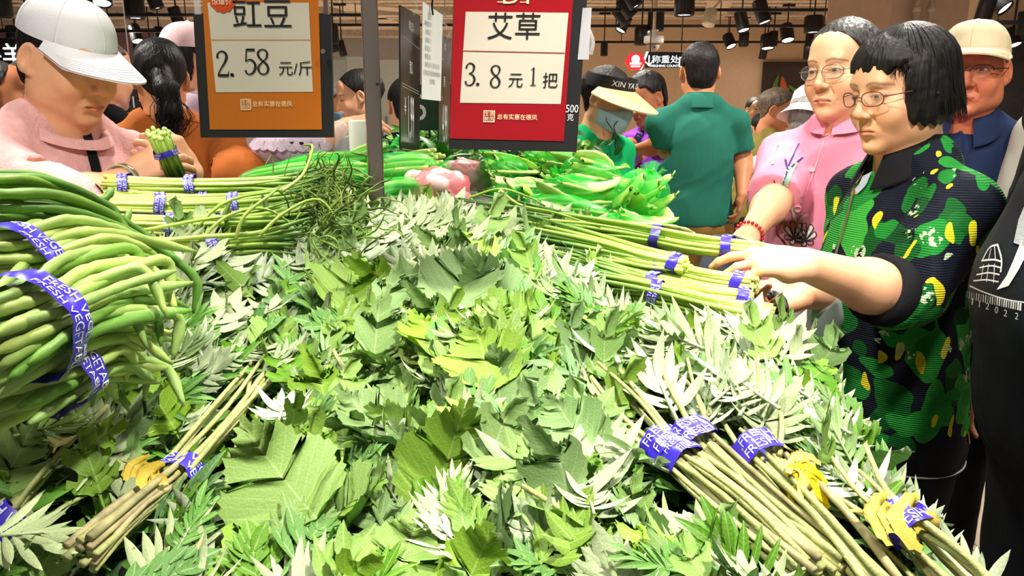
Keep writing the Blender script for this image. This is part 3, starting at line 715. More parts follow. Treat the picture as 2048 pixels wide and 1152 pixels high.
for k, (pts, e) in enumerate([(((940, 395, 1.5), (1000, 378, 1.46), (1060, 395, 1.42), (1090, 412, 1.4)), G1), (((1000, 380, 1.45), (1040, 410, 1.42), (1110, 425, 1.38), (1200, 455, 1.33)), G1), (((1000, 382, 1.45), (990, 400, 1.44), (985, 425, 1.42)), G1), (((1100, 440, 1.36), (1200, 450, 1.33), (1330, 475, 1.28)), G1)]):
    v, f = tube(spline([P(*p) for p in pts], 14), np.linspace(.003, .0016, 14), 6); mk('loose_stalk', v, f, M_scape, e, uv=[(0, .4 + .5 * i / (len(v))) for i in range(len(v))])

# ---------------------------------------------------------------- yard-long beans
M_bean = mat('long_bean', srgb(166, 194, 104), .42, .45, var=.2, vs=18, objvar=.45, bump=.25, bs=90)
M_beand = mat('long_bean_dark', srgb(112, 156, 62), .42, .45, var=.22, vs=18, objvar=.4, bump=.25, bs=90)
def bean(parent, pts, rr, mt, seed):
    r = random.Random(seed); q = spline(pts, 26); ph = r.uniform(0, 6)
    rs = [rr * (1 + .08 * math.sin(i * 1.7 + ph) + .05 * math.sin(i * 2.9)) * min(1, .35 + i * .35, .3 + (25 - i) * .3) for i in range(26)]
    v, f = tube(q, rs, 8); return mk('bean', v, f, mt, parent)
def bean_bundle(label, tie, tail, way, n, rad, mt, seed, spread, drop, tape=True, rr=.0056, tr=1.0):
    """Beans held at the tie by a tape: tail is their left end, way the points they run through on the right (pixel, pixel, Y)."""
    r = random.Random(seed); T = P(*tie); W = [P(*w) for w in way]; L = P(*tail)
    e = empty('long_bean_bundle', T - Vector((0, 0, rad)), label, 'vegetable bundle', 'long bean bundles at the left')
    R = frame(W[0] - T, (0, 0, 1))
    for k in range(n):
        a = k * 2.4; q = math.sqrt((k + .5) / n) * rad; o = Vector((math.cos(a) * q, 0, math.sin(a) * q * .9)); s = r.uniform(.55, 1.12)
        sp = Vector((r.gauss(0, 1), r.gauss(0, .5), 0)); pts = [L + R @ (o * 1.2) + Vector((r.uniform(-.03, .03), 0, 0)), T + R @ o]
        for i, w in enumerate(W):
            f = (i + 1) / len(W); tgt = T + (w - T) * s if i == len(W) - 1 else w
            pts.append(tgt + R @ (o * (1 + spread * f)) + Vector((sp.x * .02 * f, sp.y * .02 * f, -drop * f * f * r.uniform(.2, 1.2))))
        if r.random() < .35: pts.append(pts[-1] + Vector((r.uniform(-.01, .03), -.01, -.045)))
        bean(e, pts, rr * r.uniform(.85, 1.15), mt if r.random() < .8 else M_beand, seed * 100 + k)
    if tape: tape_band(e, T, W[0] - T, (0, 0, 1), rad * 1.08 + rr, rad * 1.0 + rr, .026 * tr, seed, rough=.002)
    return e
bean_bundle('long bean bundle in the middle of the pile, wide purple tape nearest the left edge', (52, 655, .62), (-120, 720, .58), [(160, 600, .70), (290, 555, .80)], 36, .042, M_bean, 31, .55, .02)
bean_bundle('long bean bundle with narrow tape just above the widest purple tape', (22, 545, .72), (-140, 560, .70), [(130, 510, .80), (290, 520, .92)], 34, .042, M_bean, 32, .5, .02)
bean_bundle('lowest long bean bundle, mostly in shade among the mugwort leaves', (105, 745, .66), (-60, 800, .60), [(180, 690, .72), (270, 670, .80)], 24, .034, M_bean, 33, .4, .03)
e = bean_bundle('topmost long bean bundle, dark green beans arching down to the right', (-60, 420, .80), (-240, 400, .80), [(90, 425, .86), (210, 470, .92), (320, 530, .96)], 30, .048, M_beand, 34, .35, .02, tape=False)
for k, pts in enumerate([((-20, 370, .86), (80, 385, .92), (160, 408, .98), (205, 400, 1.0), (228, 376, 1.02)), ((-20, 405, .80), (90, 440, .84), (180, 520, .84), (232, 580, .84), (245, 612, .83)), ((10, 440, .84), (150, 470, .88), (260, 505, .9), (330, 530, .92)), ((40, 405, .86), (180, 455, .92), (300, 480, 1.0), (352, 515, 1.02)), ((150, 520, .82), (225, 515, .84), (265, 560, .84), (250, 605, .83)), ((60, 390, .95), (200, 420, 1.0), (240, 455, 1.02), (262, 418, 1.04)), ((-20, 380, .9), (120, 440, .95), (260, 470, 1.0), (340, 505, 1.03)), ((140, 680, .74), (200, 690, .78), (262, 705, .82)), ((80, 618, .66), (150, 612, .7), (235, 608, .74)), ((70, 660, .66), (140, 620, .72), (230, 565, .78))]):
    bean(e, [P(*p) for p in pts], .0055, M_beand if k not in (4, 7, 8, 9) else M_bean, 700 + k)

# ---------------------------------------------------------------- net bags
def net_mat(name, col, n=70, w=.17, base=.06):
    t = NT(name); uv = t.n('TexCoord').outputs['UV']; sp = t.n('SeparateXYZ'); t.l(uv, sp.inputs[0])
    u = t.math('ADD', sp.outputs[0], sp.outputs[1]); v = t.math('SUBTRACT', sp.outputs[0], sp.outputs[1])
    a = t.math('LESS_THAN', t.math('FRACT', t.math('MULTIPLY', u, n)), w); b = t.math('LESS_THAN', t.math('FRACT', t.math('MULTIPLY', v, n)), w)
    nz = t.noise(9, 3, t.coord('Object')); cl = t.math('MULTIPLY', t.math('GREATER_THAN', nz.outputs[0], .6), .3)
    al = t.math('MINIMUM', t.math('ADD', t.math('MAXIMUM', t.math('MAXIMUM', a, b), base), cl), 1)
    t.put(col, t.b.inputs['Base Color']); t.b.inputs['Roughness'].default_value = .35; t.l(al, t.b.inputs['Alpha'])
    return t.m
M_net = net_mat('green_net', srgb(10, 226, 66)); M_netp = net_mat('pink_net', srgb(240, 120, 130), 60, .28)
def blob(c, ax, R, seed, nu=28, nv=16, amp=.12, tail=None):
    """A lumpy bag: unit sphere stretched to ax, turned by R."""
    r = random.Random(seed); ph = [r.uniform(0, 6.3) for _ in range(8)]; V = []; UV = []; F = []; c = Vector(c)
    for j in range(nv + 1):
        th = math.pi * j / nv
        for i in range(nu + 1):
            a = 2 * math.pi * (i % nu) / nu; s = 1 + amp * (math.sin(3 * a + ph[0] + 2 * th) * .5 + math.sin(5 * a + ph[1] - 3 * th) * .35 + math.sin(4 * th + ph[2]) * .3 + .3 * math.sin(9 * a + 5 * th + ph[3])) * math.sin(th)
            V.append(c + R @ Vector((ax[0] * math.sin(th) * math.cos(a) * s, ax[1] * math.cos(th), ax[2] * math.sin(th) * math.sin(a) * s))); UV.append((2 * i / nu, j / nv))
    for j in range(nv):
        for i in range(nu): a = j * (nu + 1) + i; F.append((a, a + 1, a + nu + 2, a + nu + 1))
    return V, F, UV
def net_bag(name, label, c, ax, R, seed, mt, group, knot=None, mtn=None):
    e = empty(name, Vector(c) - Vector((0, 0, ax[2])), label, 'net bag', group); V, F, UV = blob(c, ax, R, seed)
    mk('net', V, F, mt, e, uv=UV)
    if knot is not None:                   # gathered tail of the net
        k0 = Vector(c) + R @ Vector((0, ax[1] * .95, 0)) if knot is True else Vector(knot); d = (k0 - Vector(c)).normalized(); V = []; F = []; rr = random.Random(seed + 5); UV = []
        for k in range(9):
            a = k * .7; dd = (d + Vector((math.cos(a), math.sin(a * 1.3), math.sin(a))) * .55).normalized(); b = len(V); w = frame(dd, (0, 0, 1)) @ Vector((.012, 0, 0))
            for i in range(5): q = k0 + dd * .011 * i; s = .3 + i * .28; V += [q + w * s + Vector((0, 0, .004 * math.sin(i * 2 + k))), q - w * s]; UV += [(.2, i * .1), (.3, i * .1)]
            for i in range(4): F.append((b + 2 * i, b + 2 * i + 1, b + 2 * i + 3, b + 2 * i + 2))
        mk('gathered_end', V, F, mt, e, uv=UV)
    return e
M_pod = mat('flat_bean_pod', srgb(164, 214, 92), .4, .45, var=.16, vs=25, objvar=.35, sss=0)
M_podl = mat('flat_bean_pod_pale', srgb(200, 228, 136), .4, .45, var=.14, vs=25, objvar=.3)
def pod_mesh(seed, mt, L=.125, w=.021):
    r = random.Random(seed); V = []; F = []; n, m = 22, 8; bend = r.uniform(-.12, .12)
    for i in range(n):
        t = i / (n - 1); ww = w * (math.sin(math.pi * min(1, t * 1.02 + .02)) ** .45) * (1 + .05 * math.sin(t * 30)) + .0008; x0 = bend * L * (4 * t * (1 - t))
        th = .0036 + .0026 * abs(math.sin(math.pi * t * 5.5)) * (1 if .08 < t < .92 else 0)
        for k in range(m): a = 2 * math.pi * k / m; V.append((x0 + ww * math.cos(a), (t - .5) * L, th * math.sin(a)))
    for i in range(n - 1):
        for k in range(m): F.append((i * m + k, i * m + (k + 1) % m, (i + 1) * m + (k + 1) % m, (i + 1) * m + k))
    v, f = tube([(0, -.5 * L, 0), (.001, -.5 * L - .006, .001), (.003, -.5 * L - .012, .003)], [.0022, .0016, .0022], 5); b = len(V); V += [tuple(q) for q in v]; F += [tuple(i + b for i in q) for q in f]
    return mesh('flat_bean', V, F, mt)
PODS = [pod_mesh(k, M_pod if k % 2 else M_podl, .145 + .014 * (k % 3)) for k in range(6)]
BG = 'green net bags of flat beans'
bags = [((1008, 352), 1.86, (.062, .085, .055), .5, 'net bag of flat beans at the back left of the bean bags'),
        ((1125, 330), 1.98, (.055, .11, .045), 1.3, 'net bag of flat beans highest at the back, under the red sign'),
        ((1185, 352), 1.86, (.05, .09, .045), 1.1, 'net bag of flat beans in front of the woman in emerald green'),
        ((1160, 392), 1.72, (.05, .10, .042), 1.25, 'net bag of pale flat beans in the middle of the bean bags'),
        ((1275, 402), 1.66, (.058, .09, .066), -.45, 'rounded net bag of dark slanting flat beans beside the green polo shirt'),
        ((1140, 425), 1.58, (.04, .10, .036), 1.45, 'flat net bag of beans lying right behind the garlic stems'),
        ((1290, 462), 1.50, (.045, .11, .03), 1.25, 'lowest net bag of flat beans at the right end of the bags'),
        ((1050, 398), 1.66, (.05, .09, .04), 1.0, 'net bag of flat beans partly covered by thin arching garlic stems')]
r = random.Random(21); SHORT = ['bag at the back left of the bean bags', 'highest bean bag, under the red sign', 'bean bag before the emerald green top', 'pale bean bag in the middle', 'rounded bean bag beside the polo shirt', 'flat bean bag right behind the garlic stems', 'lowest bean bag at the right end', 'bean bag under thin arching garlic stems']
for k, ((px, py), Y, ax, ang, lab) in enumerate(bags):
    c = P(px, py, Y); R = (Matrix.Rotation(-ang, 3, 'Z') @ Matrix.Rotation(-.25 if k != 4 else -.5, 3, 'X'))
    e = net_bag('net_bag', lab, c, ax, R, 40 + k, M_net, BG, knot=c + Vector((r.uniform(-.05, .02), -.02, ax[2] * .7)) if k in (0, 3, 4, 6) else None)
    for q in range(12):
        a = q * 2.4; s = math.sqrt((q + .5) / 12) * .74; o = Vector((ax[0] * s * math.cos(a), r.uniform(-.2, .2) * ax[1] * .5, ax[2] * s * math.sin(a)))
        Rq = R @ Matrix.Rotation(r.gauss(0, .28), 3, 'Z') @ Matrix.Rotation(r.gauss(0, .2), 3, 'X') @ Matrix.Rotation(r.gauss(0, .8), 3, 'Y')
        o_ = inst('flat_bean', PODS[(q + k) % 6], Matrix.Translation(c + R @ o) @ Rq.to_4x4() @ Matrix.Scale(min(1, ax[1] / .088), 4))
        tag(o_, 'flat green bean pod in the ' + SHORT[k], 'bean', 'pods in the %s' % lab[:46])
# long pale stalks in green nets behind the garlic stems
M_cel = mat('pale_stalk', srgb(176, 212, 96), .4, .4, var=.18, vs=20, objvar=.35)
LB = 'green net bags of long stalks'
for k, (A, B, rad, n, lab) in enumerate([(P(492, 366, 1.68), P(742, 352, 1.74), .052, 26, 'long net bag of pale stalks left of the steel post'), (P(560, 340, 1.82), P(735, 322, 1.84), .035, 16, 'net bag of stalks highest behind the left garlic stems'), (P(738, 350, 1.68), P(866, 336, 1.66), .045, 22, 'net bag of stalks whose cut ends face right of the steel post'), (P(742, 392, 1.54), P(862, 384, 1.56), .04, 18, 'lower net bag of stalks right of the steel post'), (P(610, 332, 1.92), P(662, 318, 1.92), .03, 10, 'small round net bag below the orange sign'), (P(690, 320, 1.95), P(775, 296, 2.0), .022, 9, 'slim net bag slanting up behind the steel post')]):
    d = B - A; c = (A + B) / 2; R = frame(d, (0, 0, 1)); e = net_bag('net_bag', lab, c, (rad * 1.12, d.length * .58, rad * .95), R, 60 + k, M_net, LB, knot=True if k in (2, 3, 5) else None)
    rr = random.Random(k)
    for q in range(n):
        a = q * 2.4; s = math.sqrt((q + .5) / n) * rad * .82; o = R @ Vector((s * math.cos(a), 0, s * math.sin(a) * .85))
        pts = [A + o * .75 + d * rr.uniform(0, .1), (A + B) / 2 + o * 1.15 + Vector((0, 0, rr.gauss(0, .003))), B + o * .85 - d * rr.uniform(0, .08)]
        v, f = tube(spline(pts, 8), [.004, .005, .006, .0065, .0065, .0065, .006, .005], 6)
        mk('stalk', v, f, M_cel, e)
# pale stalk tuft right of the post, pink nets of garlic, their tray
rr = random.Random(8)
e = empty('stalk_bundle', P(840, 360, 1.75), 'bundle of pale cut stalks lying in front of the potted plants', 'vegetable bundle')
A, B = P(800, 338, 1.8), P(872, 334, 1.74); R = frame(B - A, (0, 0, 1))
for q in range(26):
    a = q * 2.4; s = math.sqrt((q + .5) / 26) * .04; o = R @ Vector((s * math.cos(a), 0, s * math.sin(a))); v, f = tube(spline([A + o * .6, (A + B) / 2 + o, B + o * 1.1], 6), .006, 6); mk('stalk', v, f, M_podl, e)
M_garl = mat('garlic_bulb', srgb(240, 200, 196), .5, .3, var=.1, vs=30, objvar=.2)
bulb = MB().lathe([(.004, -.019), (.014, -.017), (.021, -.006), (.02, .004), (.013, .014), (.005, .021), (.003, .03)], (0, 0, 0), 12); bulb_me = mesh('garlic_bulb', bulb.v, bulb.f, M_garl)
for k, ((px, py), Y, ax, n, lab) in enumerate([((872, 390), 1.58, (.08, .06, .058), 24, 'pink net bag of garlic behind the mugwort tops'), ((930, 350), 1.88, (.06, .05, .04), 14, 'pink net bag of garlic in the clear tray')]):
    c = P(px, py, Y); net_bag('net_bag', lab, c, ax, Matrix.Rotation(.3, 3, 'Z'), 80 + k, M_netp, 'pink net bags of garlic', knot=None)
    for q in range(n):
        a = q * 2.4; z = rr.uniform(-.5, .6); s = math.sqrt((q + .5) / n) * .8 * math.sqrt(1 - z * z)
        M = Matrix.Translation(c + Vector((ax[0] * s * math.cos(a), ax[1] * s * math.sin(a), ax[2] * z))) @ Matrix.Rotation(rr.uniform(0, 6), 4, 'X') @ Matrix.Rotation(rr.uniform(0, 6), 4, 'Y')
        tag(inst('garlic_bulb', bulb_me, M), 'garlic bulb inside the ' + lab, 'garlic', 'garlic bulbs, ' + ('front' if k == 0 else 'tray') + ' net')
t = P(930, 352, 1.88); tr = MB()
for (o, d) in [((0, -.07, 0), (.17, .003, .07)), ((0, .07, 0), (.17, .003, .07)), ((-.085, 0, 0), (.003, .14, .07)), ((.085, 0, 0), (.003, .14, .07)), ((0, 0, -.035), (.17, .14, .003))]: tr.box(t + Vector(o), d)
tag(tr.build('tray', mat('clear_plastic', (.9, .9, .9), .15, .5, alpha=.1)), 'clear plastic tray holding a pink net of garlic', 'tray')
# potted plants and leafy rack behind
M_pl = mat('plant_leaf', srgb(58, 150, 42), .35, .5, var=.25, vs=15, objvar=.3); M_pot = mat('terracotta', srgb(150, 84, 52), .8, .2)
for k, (px, py, Y, lab) in enumerate([(882, 310, 2.05, 'potted plant with broad upright leaves right of the price tags'), (832, 302, 2.25, 'potted plant with dark arching leaves beside the steel post')]):
    c = P(px, py, Y); e = empty('potted_plant', c - Vector((0, 0, .09)), lab, 'plant', 'potted plants behind the stalks'); MB().lathe([(.03, -.09), (.036, -.05), (.042, -.03), (.042, -.02), (.034, -.02)], c, 16).build('pot', M_pot, e, smooth=True)
    for q in range(11):
        a = q * 2.4; d = Vector((math.cos(a), math.sin(a), 1.5 - .13 * q)); V, F, UV = blade(rr.uniform(.09, .13), .018, c - Vector((0, 0, .02)), d, (-math.cos(a), -math.sin(a), .4), .3); mk('leaf', V, F, M_pl, e)
M_rk = [mat('rack_leaf_a', srgb(70, 140, 40), .5, .3, var=.4, vs=12), mat('rack_leaf_b', srgb(120, 178, 60), .5, .3, var=.35, vs=12), mat('rack_leaf_c', srgb(36, 92, 30), .5, .3, var=.4, vs=12)]
M_fl = mat('yellow_flower', srgb(236, 206, 40), .6, .2, var=.2); M_rack = mat('rack_shelf', srgb(52, 60, 50), .6)
for k, (px, py, Y, w) in enumerate([(905, 268, 3.1, .34), (985, 318, 2.55, .22), (1040, 312, 2.6, .22), (1095, 308, 2.6, .22), (1135, 322, 2.5, .13)]):
    c = P(px, py, Y); e = empty('leafy_plant', c - Vector((0, 0, .12)), 'bushy green plant behind the bean bags, number %s from the price tags' % ['one', 'two', 'three', 'four', 'five', 'six'][k], 'plant', 'row of bushy plants behind the bean bags')
    for mi in range(3):
        V = []; F = []
        for q in range(110):
            p = c + Vector((rr.gauss(0, w * .4), rr.gauss(0, .08), rr.gauss(-.02, .032))); a = rr.uniform(0, 6.3); v, f, _ = blade(rr.uniform(.03, .06), .011, p, (math.cos(a), math.sin(a) * .6, rr.uniform(-.2, .9)), (rr.gauss(0, .5), -.8, .8), .3); b = len(V); V += v; F += [tuple(i + b for i in z) for z in f]
        tag(mk('foliage', V, F, M_rk[mi], e), kind='stuff')
    m = MB()
    for q in range(7): m.lathe([(.001, -.004), (.008, 0), (.001, .006)], c + Vector((rr.gauss(0, w * .35), -.1, rr.gauss(0, .05))), 6)
    if k: m.build('flowers', M_fl, e)
    MB().lathe([(.05, -.12), (.06, -.03), (.05, -.03)], c, 12).build('pot', M_rack, e, smooth=True)
p = P(1050, 345, 2.6); rk = empty('plant_rack', (p.x, p.y, 0), 'low dark rack behind the island that carries bushy plants', 'rack')
zr = P(1050, 330, 2.6).z - .16
MB().box((p.x - .15, 2.75, zr), (.9, .9, .03)).build('shelf', M_rack, rk); m = MB()
for sx in (-.55, .25):
    for sy in (2.35, 3.15): MB().box((p.x + sx, sy, zr / 2), (.04, .04, zr)).build('leg', M_rack, rk)
# ---------------------------------------------------------------- price signs
def flat(parent, name, V2, F, mt, O, X, Y, off=.0008, smooth=False, sc=(1, 1)):
    O, X, Y = Vector(O), Vector(X), Vector(Y); N = X.cross(Y).normalized()
    return mk(name, [O + X * (v[0] * sc[0]) + Y * (v[1] * sc[1]) + N * off for v in V2], F, mt, parent, smooth=smooth)
def rect2(x0, y0, x1, y1): return [(x0, y0), (x1, y0), (x1, y1), (x0, y1)], [(0, 1, 2, 3)]
def words(parent, s, cx, cy, h, mt, fr, asp=1.0, off=.0012, name='lettering'):
    V, F = text2d(s); return flat(parent, name, [(cx + v[0] * h * asp, cy + v[1] * h) for v in V], F, mt, *fr, off=off)
DIG = {  # old-style print figures, drawn as brush strokes in a 0.5 x 1 box
 '2': [[(.06, .72, .1), (.05, .84, .06), (.14, .95, .045), (.28, .97, .06), (.4, .86, .1), (.4, .7, .1), (.3, .5, .07), (.14, .27, .045), (.05, .09, .05)], [(.03, .05, .1), (.46, .05, .1)], [(.44, .06, .04), (.48, .22, .03)]],
 '5': [[(.1, .96, .08), (.44, .96, .1)], [(.11, .98, .045), (.07, .5, .045)], [(.07, .5, .03), (.18, .58, .05), (.32, .56, .08), (.43, .42, .1), (.43, .25, .1), (.33, .08, .07), (.18, .02, .045), (.07, .08, .05), (.05, .18, .09)]],
 '8': [[(.25, .98, .045), (.1, .92, .06), (.06, .78, .095), (.12, .65, .08), (.25, .53, .07), (.4, .4, .09), (.45, .22, .1), (.38, .07, .06), (.25, .02, .045), (.12, .07, .06), (.05, .22, .095), (.1, .38, .06), (.25, .51, .04), (.38, .63, .05), (.43, .79, .09), (.39, .92, .06), (.25, .98, .045)]],
 '3': [[(.07, .76, .1), (.07, .86, .06), (.16, .96, .045), (.28, .97, .06), (.4, .86, .1), (.39, .68, .08), (.3, .57, .05), (.18, .53, .04)], [(.2, .53, .035), (.34, .48, .06), (.44, .34, .1), (.43, .18, .1), (.32, .05, .06), (.18, .02, .045), (.07, .08, .05), (.05, .2, .1)]],
 '1': [[(.27, .98, .085), (.27, .03, .085)], [(.12, .86, .03), (.22, .9, .05), (.27, .97, .06)], [(.1, .02, .045), (.44, .02, .045)]],
 '.': [[(.08, .03, .13), (.1, .15, .01)], [(.04, .07, .11), (.17, .07, .11)]]}
def digits(parent, s, x, y, h, mt, fr, gap=.5, name='price'):
    V = []; F = []
    for ch in s:
        if ch != ' ':
            v, f = stroke2d(DIG[ch], 26); b = len(V); V += [(x + a * h, y + c * h) for a, c in v]; F += [tuple(i + b for i in q) for q in f]
        x += gap * h
    return flat(parent, name, V, F, mt, *fr, off=.0012)
M_ink = mat('black_ink', (.01, .01, .012), .5, .3, var=0)
M_paper = mat('sign_paper', srgb(200, 192, 176), .6, .2, var=.02)
M_orange = mat('orange_print', srgb(188, 102, 12), .35, .4, var=.05, vs=4); M_red = mat('red_print', srgb(150, 6, 20), .25, .5, var=.06, vs=4)
M_cream = mat('cream_print', srgb(240, 218, 180), .5, .2, var=.02); M_steel = mat('steel', srgb(150, 138, 128), .22, .5, var=.15, vs=6, metal=.95)
M_seal = mat('seal_print', srgb(200, 70, 20), .4, .3, var=.05)
def quad_frame(tl, tr, bl, Y):               # sign frame from three photo corners at distance Y (tl, tr may carry their own)
    a, b, c = P(*tl), P(*tr), P(*bl); O = c; X = (b - a); Yv = (a - c)
    return O, X, Yv
def sign(label, tl, tr, bl, board, paper, ground, name='price_sign'):
    O, X, Yv = quad_frame(tl, tr, bl, None); N = X.cross(Yv).normalized()
    e = empty(name, O + X / 2, label, 'sign', 'hanging price signs'); fr = (O, X.normalized(), Yv.normalized()); W, H = X.length, Yv.length
    b0, b1 = board; V = []
    for z in (-.0075, -.0005):
        for (u, v) in ((b0[0], b0[1]), (b1[0], b0[1]), (b1[0], b1[1]), (b0[0], b1[1])): V.append(O + X * u + Yv * v + N * z)
    mk('backing_board', V, [(0, 3, 2, 1), (4, 5, 6, 7), (0, 1, 5, 4), (1, 2, 6, 5), (2, 3, 7, 6), (3, 0, 4, 7)], M_black, e, smooth=False)
    flat(e, 'printed_sheet', *rect2(0, 0, W, H), ground, *fr, off=.0002)
    return e, fr, W, H
# orange sheet: 豇豆 2.58 元/斤.  (the sheet goes on above the picture)
e, fr, W, H = sign('orange hanging price sign for long beans reading 2.58', (398, -120, .98), (634, -120, .98), (420, 259, .98), ((-.09, -.045), (1.1, .62)), None, M_orange)
U = lambda px, py: ((P(px, py, .98) - fr[0]).dot(fr[1]), (P(px, py, .98) - fr[0]).dot(fr[2]))
x0, y0 = U(428, 184); x1, y1 = U(624, 182); xt, yt = U(420, 6)
ps = flat(e, 'white_panel', [U(430, 185), (x1, y0), (x1 - .002, yt), (x0 - .003, yt)], [(0, 1, 2, 3)], M_paper, *fr, off=.0006)
yl = U(500, 83)[1]; flat(e, 'rule_line', *rect2(x0 - .001, yl, x1 - .001, yl + .0007), M_orange, *fr, off=.001)
words(e, '豇豆', *U(518, 31), .0315, M_ink, fr, 1.0)
pr = U(432, 154); digits(e, '2.', pr[0], pr[1], .0315, M_ink, fr); pr = U(487, 152); digits(e, '58', pr[0], pr[1], .0315, M_ink, fr)
words(e, '元/斤', *U(588, 142), .0175, M_ink, fr, 1.0)
c = U(491, 211); V, F = stroke2d([[(-.5, -.5, .08), (-.5, .5, .08)], [(.5, -.5, .08), (.5, .5, .08)], [(-.54, .5, .08), (.54, .5, .08)], [(-.54, -.5, .08), (.54, -.5, .08)], [(0, -.5, .06), (0, .5, .06)]])
def seal(e, c, fr, s, mt):
    V, F = stroke2d([[(-.5, -.5, .08), (-.5, .5, .08)], [(.5, -.5, .08), (.5, .5, .08)], [(-.54, .5, .08), (.54, .5, .08)], [(-.54, -.5, .08), (.54, -.5, .08)]])
    sl = flat(e, 'seal_mark', [(c[0] + v[0] * s, c[1] + v[1] * s) for v in V], F, mt, *fr, off=.001)
    for t, dx, dy in (('生', -.22, .24), ('鲜', -.22, -.24), ('德', .23, .24), ('凤', .23, -.24)): words(e, t, c[0] + dx * s, c[1] + dy * s, s * .4, mt, fr, 1.0, .001)
seal(e, c, fr, .0125, M_cream); words(e, '· 总有实惠在德凤', *U(541, 211), .0068, M_cream, fr, 1.0)
c = U(438, -2); n = 40; V = [(c[0], c[1])] + [(c[0] + (.0165 + .0008 * math.cos(12 * k * 2 * math.pi / n)) * math.cos(2 * math.pi * k / n), c[1] + (.0165 + .0008 * math.cos(12 * k * 2 * math.pi / n)) * math.sin(2 * math.pi * k / n)) for k in range(n)]
flat(e, 'round_seal', V, [(0, 1 + k, 1 + (k + 1) % n) for k in range(n)], M_seal, *fr, off=.0012); words(e, '惊爆价', *U(437, 4), .0085, M_cream, fr, .9, .0018)
# plastic holder frame and edge strip of the orange sign
M_clear = mat('clear_acrylic', (.8, .82, .82), .08, .6, alpha=.28); M_gbar = mat('grey_bar', srgb(150, 146, 142), .4, .4)
a, b = P(651, -60, 1.0), P(655, 108, 1.0); MB().box((a + b) / 2, (.006, .006, (b - a).length), bev=.001).build('edge_strip', M_gbar, e)
a, b = P(393, -60, 1.0), P(397, 88, 1.0); MB().box((a + b) / 2, (.008, .004, (b - a).length), bev=.001).build('edge_strip', M_clear, e)
for (px, py) in ((647, 103),): MB().lathe([(.003, -.001), (.003, .003)], P(px, py, .975), 10, Matrix.Rotation(math.pi / 2, 3, 'X')).build('rivet', M_steel, e)
for sx in (.1, .9): MB().tube([fr[0] + fr[1] * W * sx + fr[2] * H * .95, fr[0] + fr[1] * W * sx + Vector((0, .02, 1.6))], .0012, 6).build('hanging_cord', M_gbar, e)
# red sheet: 艾草 3.8 元1把
YR = .98
e, fr, W, H = sign('red hanging price sign for mugwort reading 3.8', (911, -90, .985), (1152, -90, .97), (899, 277, .985), ((-.005, -.06), (1.115, 1.0)), None, M_red)
def U2(px, py):
    d = ray(px, py); N = fr[1].cross(fr[2]); t = (fr[0] - CAMV).dot(N) / d.dot(N); q = CAMV + d * t - fr[0]; return q.dot(fr[1]), q.dot(fr[2])
flat(e, 'white_panel', [U2(918, 206), U2(1119, 215), U2(1129, 33), U2(924, 24)], [(0, 1, 2, 3)], M_paper, *fr, off=.0006)
a, b = U2(922, 103), U2(1124, 114); flat(e, 'rule_line', [a, b, (b[0], b[1] + .0009), (a[0], a[1] + .0009)], [(0, 1, 2, 3)], M_red, *fr, off=.001)
words(e, '艾草', *U2(1021, 56), .0315, M_ink, fr, 1.0)
pr = U2(926, 172); digits(e, '3.', pr[0], pr[1], .028, M_ink, fr); pr = U2(976, 178); digits(e, '8', pr[0], pr[1], .028, M_ink, fr); pr = U2(1053, 176); digits(e, '1', pr[0], pr[1], .0225, M_ink, fr)
words(e, '元', *U2(1028, 165), .0165, M_ink, fr); words(e, '把', *U2(1097, 167), .0185, M_ink, fr)
seal(e, U2(977, 235), fr, .0135, M_cream); words(e, '· 总有实惠在德凤', *U2(1030, 238), .0068, M_cream, fr)
words(e, 'DT', *U2(1030, -3), .017, M_cream, fr, 1.25); c = U2(1006, 3)
for k in range(4): flat(e, 'speed_line', *rect2(c[0] - .012 + .001 * k, c[1] + .003 * k - .003, c[0] + .0, c[1] + .003 * k - .002), M_cream, *fr, off=.0012); flat(e, 'speed_line', *rect2(c[0] + .016, c[1] + .003 * k - .003, c[0] + .026, c[1] + .003 * k - .002), M_cream, *fr, off=.0012)
words(e, '500', *U2(1142, 225), .0095, M_white, fr, .8, .0002); words(e, '克', *U2(1139, 242), .0085, M_white, fr, 1.0, .0002)
flat(e, 'grey_label', [U2(1150, 127), U2(1172, 128), U2(1175, 24), U2(1157, 24)], [(0, 1, 2, 3)], mat('grey_label', srgb(176, 174, 178), .5), *fr, off=.0002)
a, b = P(1177, 60, .99), P(1181, 108, .99); MB().tube(spline([a, (a + b) / 2 + Vector((.004, 0, 0)), b], 7), .003, 8).build('clip', M_clear, e, smooth=True)
a = P(1075, -60, .98); MB().tube([a, a + Vector((0, 0, 1.5))], .0012, 6).build('hanging_cord', M_gbar, e)
# steel post
p = P(755, 440, 1.42); sp_ = empty('steel_post', (p.x, p.y, .86), 'square stainless steel post standing in the heap between the two signs', 'post')
w = .0285; MB().box((p.x, p.y, 1.93), (w, w, 2.15), Matrix.Rotation(.25, 3, 'Z'), bev=.003).build('tube', M_steel, sp_)
q = P(755, 168, 1.40); MB().lathe([(.0025, 0), (.0025, .004)], (q.x, 1.405, q.z), 8, Matrix.Rotation(math.pi / 2, 3, 'X')).build('hole', M_ink, sp_)
MB().box((p.x, p.y, 2.99), (.1, .1, .02)).build('ceiling_plate', M_steel, sp_)
